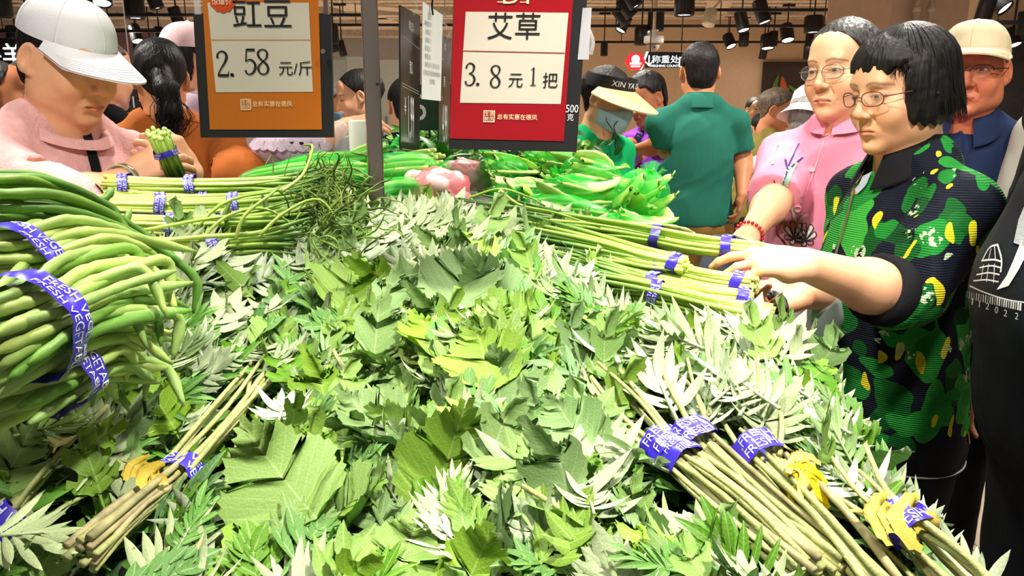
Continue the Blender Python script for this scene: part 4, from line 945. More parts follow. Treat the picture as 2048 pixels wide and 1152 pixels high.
# row of hanging black tags seen edge-on, their hooks, a hung notice
M_tag = mat('black_tag', (.014, .014, .015), .18, .6); M_paperw = mat('notice_paper', srgb(226, 226, 230), .6, .2, var=.03); M_greyp = mat('grey_print', srgb(150, 150, 156), .6)
def hang_tag(label, tl, tr, bl, br, Y0, Y1, lines, nm='price_tag'):
    A, B, C, D = P(*tl, Y0), P(*tr, Y1), P(*bl, Y0), P(*br, Y1); e = empty(nm, (C + D) / 2, label, 'sign', 'tags hanging edge-on behind the steel post')
    N = (B - A).cross(A - C).normalized(); V = [q + N * z for z in (-.002, .002) for q in (C, D, B, A)]
    mk('card', V, [(0, 3, 2, 1), (4, 5, 6, 7), (0, 1, 5, 4), (1, 2, 6, 5), (2, 3, 7, 6), (3, 0, 4, 7)], M_tag, e, smooth=False)
    O = C; X = (D - C); Yv = (A - C)
    def place(s, u, v, h, asp): 
        T, F = text2d(s); mk('lettering', [O + X * u + Yv * v + X.normalized() * (x * h * asp) + Yv.normalized() * (y * h) + N * .003 for x, y in T], F, M_white, e, smooth=False)
    for L in lines: place(*L)
    for v in (.0, .45, .47, .8): 
        mk('rim_line', [O + X * .06 + Yv * v + N * .0026, O + X * .94 + Yv * v + N * .0026, O + X * .94 + Yv * (v + .006) + N * .0026, O + X * .06 + Yv * (v + .006) + N * .0026], [(0, 1, 2, 3)], M_gbar, e, smooth=False)
    m = A + (B - A) * .6; MB().tube(spline([m + Vector((0, 0, -.01)), m + Vector((.012, 0, .012)), m + Vector((0, 0, .03)), m + Vector((-.012, 0, .045)), m + Vector((0, 0, .06))], 14), .003, 8).build('hook', M_clear, e, smooth=True)
    MB().tube([m + Vector((0, 0, .05)), m + Vector((0, 0, 1.1))], .0015, 6).build('hanging_cord', M_gbar, e)
    return e
hang_tag('black hanging price tag nearest the steel post, tall white figures 1.99', (799, 10), (839, 32), (800, 298), (838, 304), 1.75, 1.95, [('鲜生活', .5, .92, .02, .7), ('黄瓜', .5, .62, .03, .5), ('1.99', .5, .25, .1, .28), ('¥', .2, .32, .04, .5)])
hang_tag('second black hanging price tag, seen between the notice and the red sign', (876, 66), (900, 78), (876, 300), (898, 304), 2.0, 2.15, [('鲜生活', .6, .93, .02, .6), ('萝卜', .5, .62, .03, .5), ('4.99', .5, .25, .1, .28)])
A, B, C, D = P(845, 3, 1.6), P(885, 30, 1.72), P(843, 198, 1.6), P(881, 202, 1.72); e = empty('paper_notice', (C + D) / 2, 'white printed notice hung by a clip beside the black tags', 'notice')
N = (B - A).cross(A - C).normalized(); V = [q + N * z for z in (-.0006, .0006) for q in (C, D, B, A)]; mk('sheet', V, [(0, 3, 2, 1), (4, 5, 6, 7), (0, 1, 5, 4), (1, 2, 6, 5), (2, 3, 7, 6), (3, 0, 4, 7)], M_paperw, e, smooth=False)
X, Yv = D - C, A - C
for k in range(9):
    T, F = text2d(['告顾客书', '尊敬的顾客您好本店', '为保证商品质量请', '轻拿轻放不要挤压', '挑选后请到称重处', '称重谢谢您的配合', '如有疑问请联系我', '们的店员祝您购物愉快', '生鲜部'][k]); h = .011 if k else .016
    mk('printed_line', [C + X * .5 + Yv * (.88 - .085 * k) + X.normalized() * (x * h * min(1, X.length * .88 / (np.ptp(T[:, 0]) * h))) + Yv.normalized() * (y * h) + N * .0012 for x, y in T], F, M_greyp, e, smooth=False)
MB().tube(spline([P(866, 30, 1.64), P(864, 12, 1.64), P(866, -10, 1.64), P(866, -60, 1.64)], 8), .0022, 6).build('clip', M_black, e, smooth=True)
# green price card further back
p = P(858, 215, 2.6); e = empty('price_card', p - Vector((0, 0, .09)), 'dark green price card with a big 5 behind the hanging tags', 'sign'); MB().box(p, (.17, .01, .15), bev=.002).build('card', mat('dark_green_card', srgb(20, 60, 30), .4), e)
T, F = text2d('5'); mk('lettering', [p + Vector((-.03 + x * .075, -.0065, .0 + y * .085)) for x, y in T], F, M_white, e, smooth=False)
MB().tube([p + Vector((0, 0, -.07)), (p.x, p.y, zr)], .004, 6).build('stand', M_black, e)
# small black card 1.58 behind the orange blouse
p = P(266, 190, 2.9); e = empty('price_card', p - Vector((0, 0, .1)), 'small black price card reading 1.58 left of the orange sign', 'sign'); MB().box(p, (.115, .008, .125), bev=.002).build('card', M_tag, e)
for s, dx, dy, h, a in (('1', .002, -.026, .042, .9), ('58', .034, -.012, .022, .8), ('¥', -.036, -.006, .015, .8), ('黄瓜', .005, .036, .016, 1.0), ('鲜', .045, -.045, .008, 1)): T, F = text2d(s); mk('lettering', [p + Vector((dx + x * h * a, -.0055, dy + y * h)) for x, y in T], F, M_white, e, smooth=False)
MB().box(p + Vector((0, -.001, .022)), (.11, .008, .002)).build('rule_line', M_gbar, e); MB().box(p + Vector((-.01, 0, .082)), (.1, .008, .03), bev=.002).build('header', M_tag, e)
T, F = text2d('德凤生鲜'); mk('lettering', [p + Vector((x * .016, -.0055, .082 + y * .014)) for x, y in T], F, M_white, e, smooth=False)
MB().tube([p + Vector((0, 0, .09)), p + Vector((0, 0, .9))], .002, 6).build('hanging_cord', M_gbar, e)
# ---------------------------------------------------------------- people: kit
def skin_mat(name='skin'):
    t = NT(name); a = t.n('Attribute'); a.attribute_name = 'Col'; nz = t.noise(60, 3, t.coord('Object')); nz2 = t.noise(9, 2, t.coord('Object'))
    c = t.mix(t.math('MULTIPLY', nz.outputs[0], .16), a.outputs[0], (.35, .12, .07)); c = t.mix(t.math('MULTIPLY', nz2.outputs[0], .12), c, (.9, .5, .35), 'MULTIPLY')
    t.l(c, t.b.inputs['Base Color']); t.b.inputs['Roughness'].default_value = .48; t.b.inputs['Specular IOR Level'].default_value = .35
    t.b.inputs['Subsurface Weight'].default_value = .12; t.b.inputs['Subsurface Radius'].default_value = (.01, .004, .002); t.b.inputs['Subsurface Scale'].default_value = .6
    t.bump(t.noise(420, 2, t.coord('Object')).outputs[0], .12, .002); return t.m
M_skin = skin_mat()
def hair_mat(name, a, b, rough=.5):
    t = NT(name); nz = t.noise(1.0, 4, t.coord('Object', (160, 160, 12))); n2 = t.noise(25, 3, t.coord('Object'))
    t.l(t.ramp(t.math('MULTIPLY_ADD', n2.outputs[0], .4, t.math('MULTIPLY', nz.outputs[0], .6)), [(.38, a), (.66, b)]), t.b.inputs['Base Color']); t.b.inputs['Roughness'].default_value = rough; t.b.inputs['Specular IOR Level'].default_value = .25
    t.bump(nz.outputs[0], .7, .006); return t.m
HB = hair_mat('black_hair', (.004, .0035, .004), (.018, .015, .014)); HG = hair_mat('grey_hair', (.12, .11, .1), (.4, .38, .36), .5); HS = hair_mat('dark_grey_hair', (.012, .011, .012), (.075, .07, .07), .45)
HBR = hair_mat('brown_grey_hair', (.06, .04, .03), (.24, .18, .13), .5)
SK = {'f': srgb(240, 184, 144), 'w': srgb(238, 196, 158), 'm': srgb(206, 138, 96), 'r': srgb(188, 112, 80), 'd': srgb(176, 112, 74)}
def cloth(name, col, var=.08, bump=.25, bs=260, rough=.85, vs=14, stretch=None): return mat(name, col, rough, .15, var=var, vs=vs, bump=bump, bs=bs, bstretch=stretch)
def yawf(deg): a = math.radians(deg); return Vector((math.sin(a), -math.cos(a), 0))
def head_M(c, yaw, pitch=0, roll=0, s=1.0):
    f = yawf(yaw); u = Vector((0, 0, 1)); r = f.cross(u); R = Matrix((r, f, u)).transposed()
    R = R @ Matrix.Rotation(-math.radians(pitch), 3, 'X') @ Matrix.Rotation(math.radians(roll), 3, 'Y')
    return Matrix.Translation(c) @ R.to_4x4() @ Matrix.Scale(s, 4)
def local(M, X, Y, Z):                       # world grid -> head space
    I = np.array(M.inverted()); return (I[0, 0] * X + I[0, 1] * Y + I[0, 2] * Z + I[0, 3], I[1, 0] * X + I[1, 1] * Y + I[1, 2] * Z + I[1, 3], I[2, 0] * X + I[2, 1] * Y + I[2, 2] * Z + I[2, 3])
def head_soft(w=1.0, jaw=1.0, cheek=1.0, nose=1.0, frown=0.0, fold=1.0, eye=1.0, neck=True, nb=None, lipz=0.0):
    S = Soft(); S.ell((0, -.014, .036), (.073 * w, .092, .083)); S.ell((0, .03, -.022), (.061 * w, .056, .088), k=.03)
    S.ell((0, .034, -.078), (.046 * w * jaw, .044, .036), k=.03)
    for s in (1, -1):
        S.ell((s * .037 * w, .056, -.032), (.027 * cheek, .024 * cheek, .026 * cheek), k=.025)
        S.ell((s * .05 * w * jaw, .004, -.066), (.018, .03, .026), k=.03)
        S.ell((s * .045 * w, -.006, -.02), (.026, .04, .05), k=.03)
    S.cap((-.034 * w, .079, .031), (.034 * w, .079, .031), .010, k=.02)
    S.ell((0, .05, .062), (.05 * w, .036, .04), k=.03)
    for s in (1, -1):
        S.ell((s * .031 * w, .104, .008), (.020, .017, .014), k=.014, op=-1)
        S.ell((s * .031 * w, .0735, .006), (.0155, .0145, .0125), k=.006)          # lids over the eyeball
        S.ell((s * .031 * w, .073, -.012), (.013, .012, .006), k=.008)              # bag under the eye
    S.cap((0, .084, .02), (0, .1035, -.024), .0068 * nose, .0098 * nose, k=.012)
    S.ell((0, .1035, -.028), (.0105 * nose, .0095, .0092 * nose), k=.008)
    for s in (1, -1):
        S.ell((s * .0125 * nose, .093, -.0315), (.0078 * nose, .0095, .0072), k=.006); S.ell((s * .007, .1, -.0385), (.0034, .005, .003), k=.003, op=-1)
        S.cap((s * .0205, .0865, -.034), (s * .033, .073, -.066), .0016 * fold, k=.007, op=-1)
    z = -.066 + lipz; dz = -.006 * frown
    S.ell((0, .079, z - .001), (.027, .012, .016), k=.012)
    for s in (1, -1):
        S.cap((0, .0915, z + .0045), (s * .021, .0815, z + .001 + dz), .0046, .0022, k=.005); S.cap((0, .0905, z - .0055), (s * .02, .0815, z - .002 + dz), .0054, .0024, k=.005)
        S.cap((0, .0965, z), (s * .0235, .0825, z - .001 + dz * 1.4), .0018, k=.003, op=-1)
    S.ell((0, .0725, -.099), (.02 * jaw, .0165, .0155), k=.02); S.cap((-.012, .092, -.0835), (.012, .092, -.0835), .005, k=.012, op=-1)
    for s in (1, -1):
        a = Matrix.Rotation(s * .35, 3, 'Z') @ Matrix.Rotation(-.2, 3, 'X')
        S.ell((s * .0815 * w, -.016, .0), (.0085, .0195, .033), R=a, k=.006); S.ell((s * .0895 * w, -.012, .005), (.0085, .0125, .022), R=a, k=.003, op=-1); S.ell((s * .078 * w, -.008, -.026), (.008, .0095, .0105), k=.005)
    if neck:
        S.cap((0, -.022, -.05), (0, -.03, -.13), .05 * w, .051 * w, k=.03)
    return S
def paint_head(V, M, skin, brow=(.02, .015, .012), lip=None, w=1.0, thin=1.0, lipz=0.0, lid=True):
    x, y, z = local(M, V[:, 0], V[:, 1], V[:, 2]); C = np.tile(np.array(skin, np.float32), (len(V), 1)); ax = np.abs(x)
    def blend(m, c): m = np.clip(m, 0, 1)[:, None]; C[:] = C * (1 - m) + np.array(c, np.float32) * m
    sk = np.array(skin); lip = lip or (sk[0] * .82, sk[1] * .48, sk[2] * .5)
    front = (y > .045)
    blend(front * np.exp(-(((ax - .04) / .02) ** 2 + ((z + .03) / .02) ** 2)) * .35, (sk[0] * .98, sk[1] * .72, sk[2] * .66))
    blend(front * np.exp(-((x / .012) ** 2 + ((z + .03) / .012) ** 2)) * .3, (sk[0] * .95, sk[1] * .7, sk[2] * .64))
    zl = -.066 + lipz; hl = .0085 * (1 - (ax / .026) ** 2)
    blend((y > .07) * (ax < .025) * np.clip((hl + .0015 - np.abs(z - zl + .0008)) / .003, 0, 1) * .8, lip); blend((y > .065) * (ax < .023) * np.clip((.0022 - np.abs(z - zl + .0003)) / .001, 0, 1) * .7, (lip[0] * .35, lip[1] * .3, lip[2] * .3))
    bz = .0315 - .006 * ((ax - .03) / .02) ** 2 + .002
    blend((y > .05) * (ax > .012) * (ax < .054) * np.clip((.0042 * thin - np.abs(z - bz)) / .003, 0, 1) * .62, brow)
    ez = .0065; e = ((ax - .031 * w) / .0165) ** 2 + ((z - ez) / .0072) ** 2
    blend((y > .06) * np.clip(1.5 - np.abs(e - 1.15) * 3.2, 0, 1) * .4, (sk[0] * .45, sk[1] * .32, sk[2] * .28))
    if lid: blend((y > .06) * (np.abs(ax - .031 * w) < .0165) * np.clip((.0021 - np.abs(z - (ez + .0036 - 18 * (ax - .031 * w) ** 2))) / .001, 0, 1) * .85, (.03, .02, .018))
    return C
def eye_shells(M, w=1.0, look=(0, 0), open_=1.0, closed=False):
    """Two eye slits: white, iris and pupil, each a small curved patch set into the lids."""
    out = []
    for s in (1, -1):
        V = []; C = []; n, m = 20, 12
        for j in range(m + 1):
            for i in range(n + 1):
                u = (i / n * 2 - 1); v = (j / m * 2 - 1); xx = u * .0128; hh = .0046 * open_ * (1 - u * u) ** .6
                zz = .0062 + v * hh * (1 if v > 0 else .8) + .0008 * u * s; dx = xx; dz = zz - .006
                yy = .0735 + .0150 * math.sqrt(max(.02, 1 - (dx / .0158) ** 2 - (dz / .0128) ** 2)) + .0003
                V.append((s * .031 * w + xx, yy, zz)); q = math.hypot(xx - look[0], zz - .0062 - look[1])
                C.append((.012, .009, .008) if q < .0052 else (.02, .012, .009) if q < .0058 else ((.42, .38, .34) if v < .55 else (.2, .17, .15)))
        F = [(j * (n + 1) + i, j * (n + 1) + i + 1, (j + 1) * (n + 1) + i + 1, (j + 1) * (n + 1) + i) for j in range(m) for i in range(n)]
        V = np.array([tuple(M @ Vector(v)) for v in V], np.float32); out.append((V, np.array(F, np.int32), np.array(C, np.float32)))
    return out
def hand_soft(S, M, curl=((.3, .35, .25),) * 4, splay=.1, thumb=(.7, .35, .3), s=1.0, mirror=1, plump=1.0):
    """Palm, four unequal fingers with knuckle bends, thumb from the side of the palm. M: wrist, Y along the hand, Z back of the hand, thumb at +X*mirror."""
    def W(v): return M @ (Vector((v[0] * mirror, v[1], v[2])) * s)
    kx = (.0285, .009, -.0105, -.0285); ky = (.083, .087, .082, .073); L = (.068, .076, .07, .055); R = (.0086, .0088, .0083, .0074); tips = []
    for i in range(4): S.cap(W((kx[i] * .55, .004, 0)), W((kx[i], ky[i], .001)), .0145 * s * plump, .0108 * s * plump, k=.014 * s)
    S.ell(W((.021, .03, -.009)), (.016 * s * plump,) * 3, k=.016 * s); S.ell(W((-.021, .03, -.007)), (.015 * s * plump,) * 3, k=.016 * s)
    for i in range(4):
        p = Vector((kx[i], ky[i], .001)); a = splay * (1.2, .25, -.45, -1.25)[i]; c = curl[i]; ang = 0; rr = R[i] * plump
        for j, fr in enumerate((.46, .31, .23)):
            ang += c[j]; d = Vector((math.sin(a) * math.cos(ang), math.cos(a) * math.cos(ang), -math.sin(ang))); q = p + d * L[i] * fr; r1 = rr * (.98, .92, .8)[j]
            S.cap(W(p), W(q), rr * s, r1 * s, k=(.007 if j == 0 else .002) * s); p = q; rr = r1
        tips.append((W(p), M.to_3x3() @ Vector((mirror * math.sin(a) * math.sin(ang), math.sin(ang) * math.cos(a), math.cos(ang))), rr * s))
    p = Vector((.02, .018, -.006)); y0, z0, b = thumb; rr = .0125 * plump
    for j, ln in enumerate((.04, .032, .026)):
        yy = y0 - b * j * .8; d = Vector((math.sin(yy) * math.cos(z0), math.cos(yy) * math.cos(z0), -math.sin(z0))); q = p + d * ln; r1 = rr * (.86, .93, .82)[j]
        S.cap(W(p), W(q), rr * s, r1 * s, k=(.012 if j == 0 else .003) * s); p = q; rr = r1
    tips.append((W(p), M.to_3x3() @ Vector((mirror * .5, 0, .8)), rr * s))
    return tips
def paint_hand(V, tips, skin):
    C = np.tile(np.array(skin, np.float32), (len(V), 1)); sk = np.array(skin)
    for p, n, r in tips:
        d = np.linalg.norm(V - np.array(p), axis=1); m = np.clip(1 - d / (r * 2.6), 0, 1)[:, None] * .5; C = C * (1 - m) + (sk * (1.0, .78, .74)) * m
        d = np.linalg.norm(V - np.array(p + n.normalized() * r * .8), axis=1); m = np.clip((r * .95 - d) / (r * .25), 0, 1)[:, None] * .7; C = C * (1 - m) + (sk * (1.05, .92, .9)) * m
    return C.astype(np.float32)
def folds(seed, amp=.004, fx=14, axis=None):
    r = random.Random(seed); K = [(np.array([r.gauss(0, 1), r.gauss(0, 1), r.gauss(0, .55)]) * fx * q, r.uniform(0, 6), 1 / q ** .8) for q in (.6, 1, 1.5, 2.2, 3.1)]
    def fn(X, Y, Z):
        d = 0
        for kv, ph, a in K: d = d + a * (lambda q: 1.2 * np.abs(q) ** .7 - .75)(np.sin(kv[0] * X + kv[1] * Y + kv[2] * Z + ph + 1.3 * np.sin(kv[1] * .6 * X - kv[0] * .5 * Y + kv[2] * Z)))
        return amp * d * .55
    return fn
class Person:
    """An Empty at the feet; body (one skin), clothing, hair and what is worn are its parts."""
    def __init__(s, label, head, yaw, byaw=None, pitch=0, roll=0, hs=1.0, skin='f', sw=.165, fat=1.0, lean=(0, 0), seed=0, group=None, H=None, fine=True, face=None, shirt=None, trousers=None, arms=None, sleeve='short', hem=.5, w=1.0, neckh=.115, collar=0, hres=None, bres=None, legs=True, tuck=0, showface=True, eyes=1.0, look=(0, 0), brow=(.03, .024, .02), thin=1.0, amp=.006, lipz=0, shmat=None, chest=1.0, neckcut=0):
        s.c = P(*head) if not isinstance(head, Vector) else head; s.seed = seed; s.hs = hs; s.skin = SK[skin] if isinstance(skin, str) else skin; s.w = w
        byaw = yaw if byaw is None else byaw; s.f = yawf(byaw); s.r = s.f.cross(Vector((0, 0, 1))); s.u = Vector((0, 0, 1)); s.M = head_M(s.c, yaw, pitch, roll, hs)
        hf = yawf(yaw); s.nb = s.c - s.u * neckh * hs - hf * (.028 + .0012 * pitch) * hs; lv = s.f * lean[0] + s.r * lean[1]
        s.pc = s.nb - s.u * .53 + lv; s.e = empty('person', (s.pc.x, s.pc.y, 0), label, 'person', group)
        s.sh = {1: s.nb + s.r * sw - s.u * .105 + lv * .12, -1: s.nb - s.r * sw - s.u * .105 + lv * .12}; shells = []
        h = hres or (.0027 if fine else .005); bh = bres or (.007 if fine else .012); s.bh = bh
        fc = dict(face or {}); S = head_soft(w=w, lipz=lipz, **fc); S.xf(s.M); S.cap(s.M @ Vector((0, -.022, -.08)), s.nb - s.u * .02, .049 * hs * w, .056 * hs * w, k=.03); S.cap(s.nb - s.u * .02, s.nb - s.u * .06 - s.f * .0, .056 * hs * w, .06 * w, k=.03)
        V, F = S.mesh(h); shells.append((V, F, paint_head(V, s.M, s.skin, brow, w=w, thin=thin, lipz=lipz, lid=eyes > 0) if showface else s.skin))
        if showface and eyes > 0: shells += eye_shells(s.M, w, look, eyes)
        # torso under the clothes, limbs
        def torso(S, o, k=.06):
            ch = s.nb - s.u * .19 + lv * .3; bl = s.nb - s.u * .37 + lv * .7
            RB = np.array(Matrix((s.r, s.f, s.u)).transposed())
            S.ell(ch - s.u * .03, (sw * .86 + o, (.108 * fat * chest + o), .185 + o), R=RB, k=k); S.ell(bl + s.f * .012 * fat, (.148 * fat + o, .118 * fat + o, .19 + o), R=RB, k=k); S.ell(s.pc, (.165 * fat ** .7 + o, .122 * fat ** .7 + o, .15 + o), R=RB, k=k)
            S.cap(s.nb - s.u * .025 + s.r * .045 - s.f * .016, s.nb - s.u * .025 - s.r * .045 - s.f * .016, .036 + o, k=.03)
            for q in (1, -1): S.cap(s.nb - s.u * .025 + s.r * q * .045 - s.f * .008, s.sh[q] - s.u * .0, .03 + o, .044 + o, k=.04)
        S = Soft(); torso(S, -.012); V, F = S.mesh(.016); shells.append((V, F, s.skin))
        s.wr = {}; s.tips = {}; al = .285; fl = .235; arms = arms or {}; s.elb = {}; slv = []
        for q in (1, -1):
            A = arms.get(q, {}); sh = s.sh[q]
            el = A['elbow'] if isinstance(A.get('elbow'), Vector) else P(*A['elbow']) if 'elbow' in A else sh + s.r * q * .055 - s.u * al * .98 - s.f * .02
            wr = A['wrist'] if isinstance(A.get('wrist'), Vector) else P(*A['wrist']) if 'wrist' in A else el + s.r * q * .0 - s.u * fl * .95 + s.f * .075
            s.elb[q] = el; s.wr[q] = wr; th = A.get('thick', 1.0)
            S = Soft(); hh = A.get('res', .0026 if fine else .006); 
            if not A.get('hidden'):
                S.cap(sh, el, .044 * th, .038 * th, k=.03); mid = el + (wr - el) * .3; S.cap(el, mid, .038 * th, .038 * th, k=.03); S.cap(mid, wr, .038 * th, .0245 * th, k=.03)
                d = Vector(A['hdir']) if 'hdir' in A else (wr - el); nrm = Vector(A['hn']) if 'hn' in A else s.r * q
                HM = Matrix.Translation(wr) @ frame(d, nrm).to_4x4(); hsz = A.get('hs', .96 if not fine else .98)
                thumb_x = HM.to_3x3() @ Vector((1, 0, 0)); mir = A.get('mir', 1 if thumb_x.dot(s.f) > 0 else -1)
                tips = hand_soft(S, HM, A.get('curl', ((.3, .4, .3), (.35, .45, .3), (.4, .5, .3), (.45, .5, .3))), A.get('splay', .08), A.get('thumb', (.6, .3, .3)), hsz, mir); s.tips[q] = tips
                lo = None; V, F = S.mesh(hh); shells.append((V, F, paint_hand(V, tips, s.skin)))
            slv.append((q, sh, el, wr, A))
        V, F, C = joinVF(shells); s.body = mk('body', V, F, M_skin, s.e, col=C); s.bb = None
        # shirt: torso and sleeves as one soft shell, clipped at hem, neck and cuffs
        if shirt is not None:
            S = Soft(); torso(S, .012)
            for q, sh, el, wr, A in slv:
                sl = A.get('sleeve', sleeve); ru = A.get('loose', 1.0)
                end = {'short': sh + (el - sh) * .72, 'elbow': el + (wr - el) * .08, 'long': el + (wr - el) * .93, 'none': sh}[sl]
                if sl == 'long': S.cap(sh, el, .057 * ru, .052 * ru, k=.035); S.cap(el, end, .054 * ru, .04 * ru, k=.03)
                elif sl == 'elbow': S.cap(sh, el + (sh - el) * .1, .058 * ru, .06 * ru, k=.035); S.cap(el + (sh - el) * .1, end, .06 * ru, .056 * ru, k=.03)
                elif sl == 'short': S.cap(sh, end, .056 * ru, .062 * ru, k=.035)
                d = np.array((end - (el if sl != 'short' else sh)).normalized()) if sl != 'none' else None
                if d is not None:
                    ee = np.array(end); eb = np.array(el)
                    S.clip(lambda X, Y, Z, ee=ee, d=d: np.where((X - ee[0]) ** 2 + (Y - ee[1]) ** 2 + (Z - ee[2]) ** 2 < (.0115 if fat < 1.4 else .009), (X - ee[0]) * d[0] + (Y - ee[1]) * d[1] + (Z - ee[2]) * d[2], -1.0))
            hz = s.nb.z - hem - .12; S.clip(lambda X, Y, Z: hz - Z)
            S.ell(s.nb + s.u * (.04 + collar) + s.f * .022, (.078 - neckcut,) * 2 + (.075 - neckcut,), k=.006, op=-1)
            V, F = S.mesh(bh, folds(seed, amp)); s.sV, s.sF = V, F; s.shirt = mk('shirt', V, F, shirt, s.e); s.hz = hz
        if trousers is not None and legs:
            S = Soft(); RB = np.array(Matrix((s.r, s.f, s.u)).transposed()); S.ell(s.pc - s.u * .03, (.168 * fat ** .7 + .004, .122 * fat ** .7 + .004, .13), R=RB)
            for q in (1, -1):
                hp = s.pc + s.r * q * .088 - s.u * .06; kn = Vector((hp.x, hp.y, .48)) + s.f * .02 + s.r * q * .01; an = Vector((hp.x, hp.y, .1)) - s.f * .01 + s.r * q * .015
                S.cap(hp, kn, .096 * fat ** .5, .072, k=.03); S.cap(kn, an, .072, .058, k=.03)
            S.clip(lambda X, Y, Z: .07 - Z + 0 * X); top = s.pc.z + .12; S.clip(lambda X, Y, Z: Z - top + 0 * X)
            V, F = S.mesh(.016 if fine else .02, folds(seed + 3, .004)); s.trousers = mk('trousers', V, F, trousers, s.e); s.tV, s.tF = V, F
            for q in (1, -1):
                hp = s.pc + s.r * q * .1; b = Vector((hp.x, hp.y, 0)); S = Soft(); S.ell(b + s.u * .035 + s.f * .06, (.045, .12, .045), R=RB); S.ell(b + s.u * .06 - s.f * .01, (.045, .06, .06), R=RB); S.clip(lambda X, Y, Z: .003 - Z + 0 * X)
                V, F = S.mesh(.015); mk('shoe', V, F, shmat or M_black, s.e)
    def lm(s, v): return s.M @ Vector(v)
    def L2W(s, V): return [s.M @ Vector(v) for v in V]
    def surf(s): 
        if s.bb is None: s.bb = bvh(s.sV, s.sF)
        return s.bb
    def part(s, name, V, F, mt, **k): return mk(name, V, F, mt, s.e, **k)
    def soft(s, name, S, mt, h=.004, fold=None, xf=True):
        V, F = (S.xf(s.M) if xf else S).mesh(h, fold); return mk(name, V, F, mt, s.e)
    def cut(s, S, fn):                        # clip given in head space
        M = s.M; S.clip(lambda X, Y, Z: fn(*local(M, X, Y, Z)) * s.hs); return S
    def hair(s, kind, mt, h=.004):
        S = Soft(); w = s.w
        if kind in ('short', 'crop', 'receding'):
            t = {'short': .013, 'crop': .008, 'receding': .006}[kind]; S.ell((0, -.016, .038), (.073 * w + t, .092 + t, .083 + t)); S.ell((0, -.05, -.03), (.058 * w + t * .6, .045 + t, .06), k=.03); S.xf(s.M)
            fh = {'short': .072, 'crop': .078, 'receding': .105}[kind]
            s.cut(S, lambda x, y, z: np.minimum(y - (-.005 + np.clip((z - .01) * .55, -.03, .06)) , fh - z + 0 * x)); s.cut(S, lambda x, y, z: np.where(y > -.055, -.012 - z + np.clip(-(y + .01) * 1.2, -.0, .1), -.085 - z) + 0 * x)
            s.cut(S, lambda x, y, z: .03 - np.sqrt((y + .012) ** 2 + (z + .0) ** 2) + np.where(np.abs(x) > .062 * w, 0, -1))
        elif kind == 'back':                  # combed back from the forehead
            S.ell((0, -.02, .04), (.073 * w + .012, .097 + .014, .083 + .014)); S.ell((0, -.09, .03), (.05, .045, .05), k=.04); S.ell((0, -.055, -.035), (.055 * w, .04, .055), k=.03); S.xf(s.M)
            s.cut(S, lambda x, y, z: np.minimum(y - (-.012 + np.clip((z - .0) * .75, -.03, .075)), .082 - z + 2.5 * x * x / .07)); s.cut(S, lambda x, y, z: .03 - np.sqrt((y + .012) ** 2 + z ** 2) + np.where(np.abs(x) > .062 * w, 0, -1))
        elif kind == 'bob':
            S.ell((0, -.018, .045), (.088 * w, .102, .09)); S.ell((0, -.045, -.02), (.082 * w, .062, .09), k=.04); S.ell((0, .045, .066), (.066 * w, .042, .046), k=.03)
            for q in (1, -1): S.ell((q * .07 * w, .012, -.012), (.022, .04, .075), k=.03)
            S.xf(s.M); s.cut(S, lambda x, y, z: np.minimum(np.minimum(y - .045 + .0 * z, .056 + .02 * np.sin(x * 160) * .3 + .006 * np.sin(x * 410) - z), .066 * w - np.abs(x) + .2 * np.maximum(0, z)))
            s.cut(S, lambda x, y, z: (-.07 + .25 * np.maximum(0, y + .02)) + .006 * np.sin(x * 300 + y * 220) - z)
        elif kind == 'tail':                  # drawn back, with a long ponytail
            S.ell((0, -.018, .04), (.073 * w + .012, .098 + .012, .083 + .012)); S.ell((0, -.06, -.02), (.055, .045, .06), k=.03)
            S.chain([(0, -.11, -.01), (.01, -.135, -.06), (.02, -.13, -.13), (.01, -.115, -.2)], [.03, .034, .034, .012], k=.02); S.xf(s.M); s.cut(S, lambda x, y, z: np.minimum(y - (-.005 + np.clip((z - .01) * .6, -.03, .07)), .08 - z + 0 * x))
        S_f = folds(s.seed + 9, .0022, 60)
        V, F = S.mesh(h, S_f); s.hV, s.hF = V, F; return mk('hair', V, F, mt, s.e)
    def strands(s, n, mt, gen, name='hair_strands', w=.0016):
        V = []; F = []; r = random.Random(s.seed)
        for k in range(n):
            pts = [s.M @ Vector(p) for p in gen(r, k)]; b = len(V); v, f = tube(pts, [w * s.hs] * (len(pts) - 1) + [w * .3], 3, False); V += v; F += [tuple(i + b for i in q) for q in f]
        return tag(mk(name, V, F, mt, s.e), kind='stuff')
    def cap(s, mt, brim_mt=None, up=.0, brim=.085, tilt=0.0, seams=True, name='cap', bw=.072, droop=.22, big=1.0):
        """Baseball cap: crown of six panels, curved brim, button, seams, band."""
        w = s.w; V = []; F = []; n, m = 48, 14; cy = -.012; T = Matrix.Translation((0, 0, .042 + up)) @ Matrix.Rotation(tilt, 4, 'X')
        def crown(a, t, o=0):                 # t 0 rim .. 1 top
            rx, ry, rz = (.084 * w + o) * big, (.106 + o) * big, (.088 + o) * big; q = math.sin(t * math.pi / 2); cc = math.cos(t * math.pi / 2) ** .75; front = max(0, math.sin(a))
            rip = 1 + .004 * math.sin(a * 9 + 2) * (1 - t)
            return T @ Vector((rx * cc * math.cos(a) * rip, cy + ry * cc * math.sin(a) * rip, rz * q * (1 + .1 * front * (1 - t)) - .004))
        for j in range(m + 1):
            for i in range(n): V.append(s.M @ crown(2 * math.pi * i / n, j / m))
        for j in range(m):
            for i in range(n): a = j * n + i; b = j * n + (i + 1) % n; F.append((a, b, b + n, a + n))
        cp = mk(name, V, F, mt, s.e)
        V = []; F = []; na, nr = 30, 8
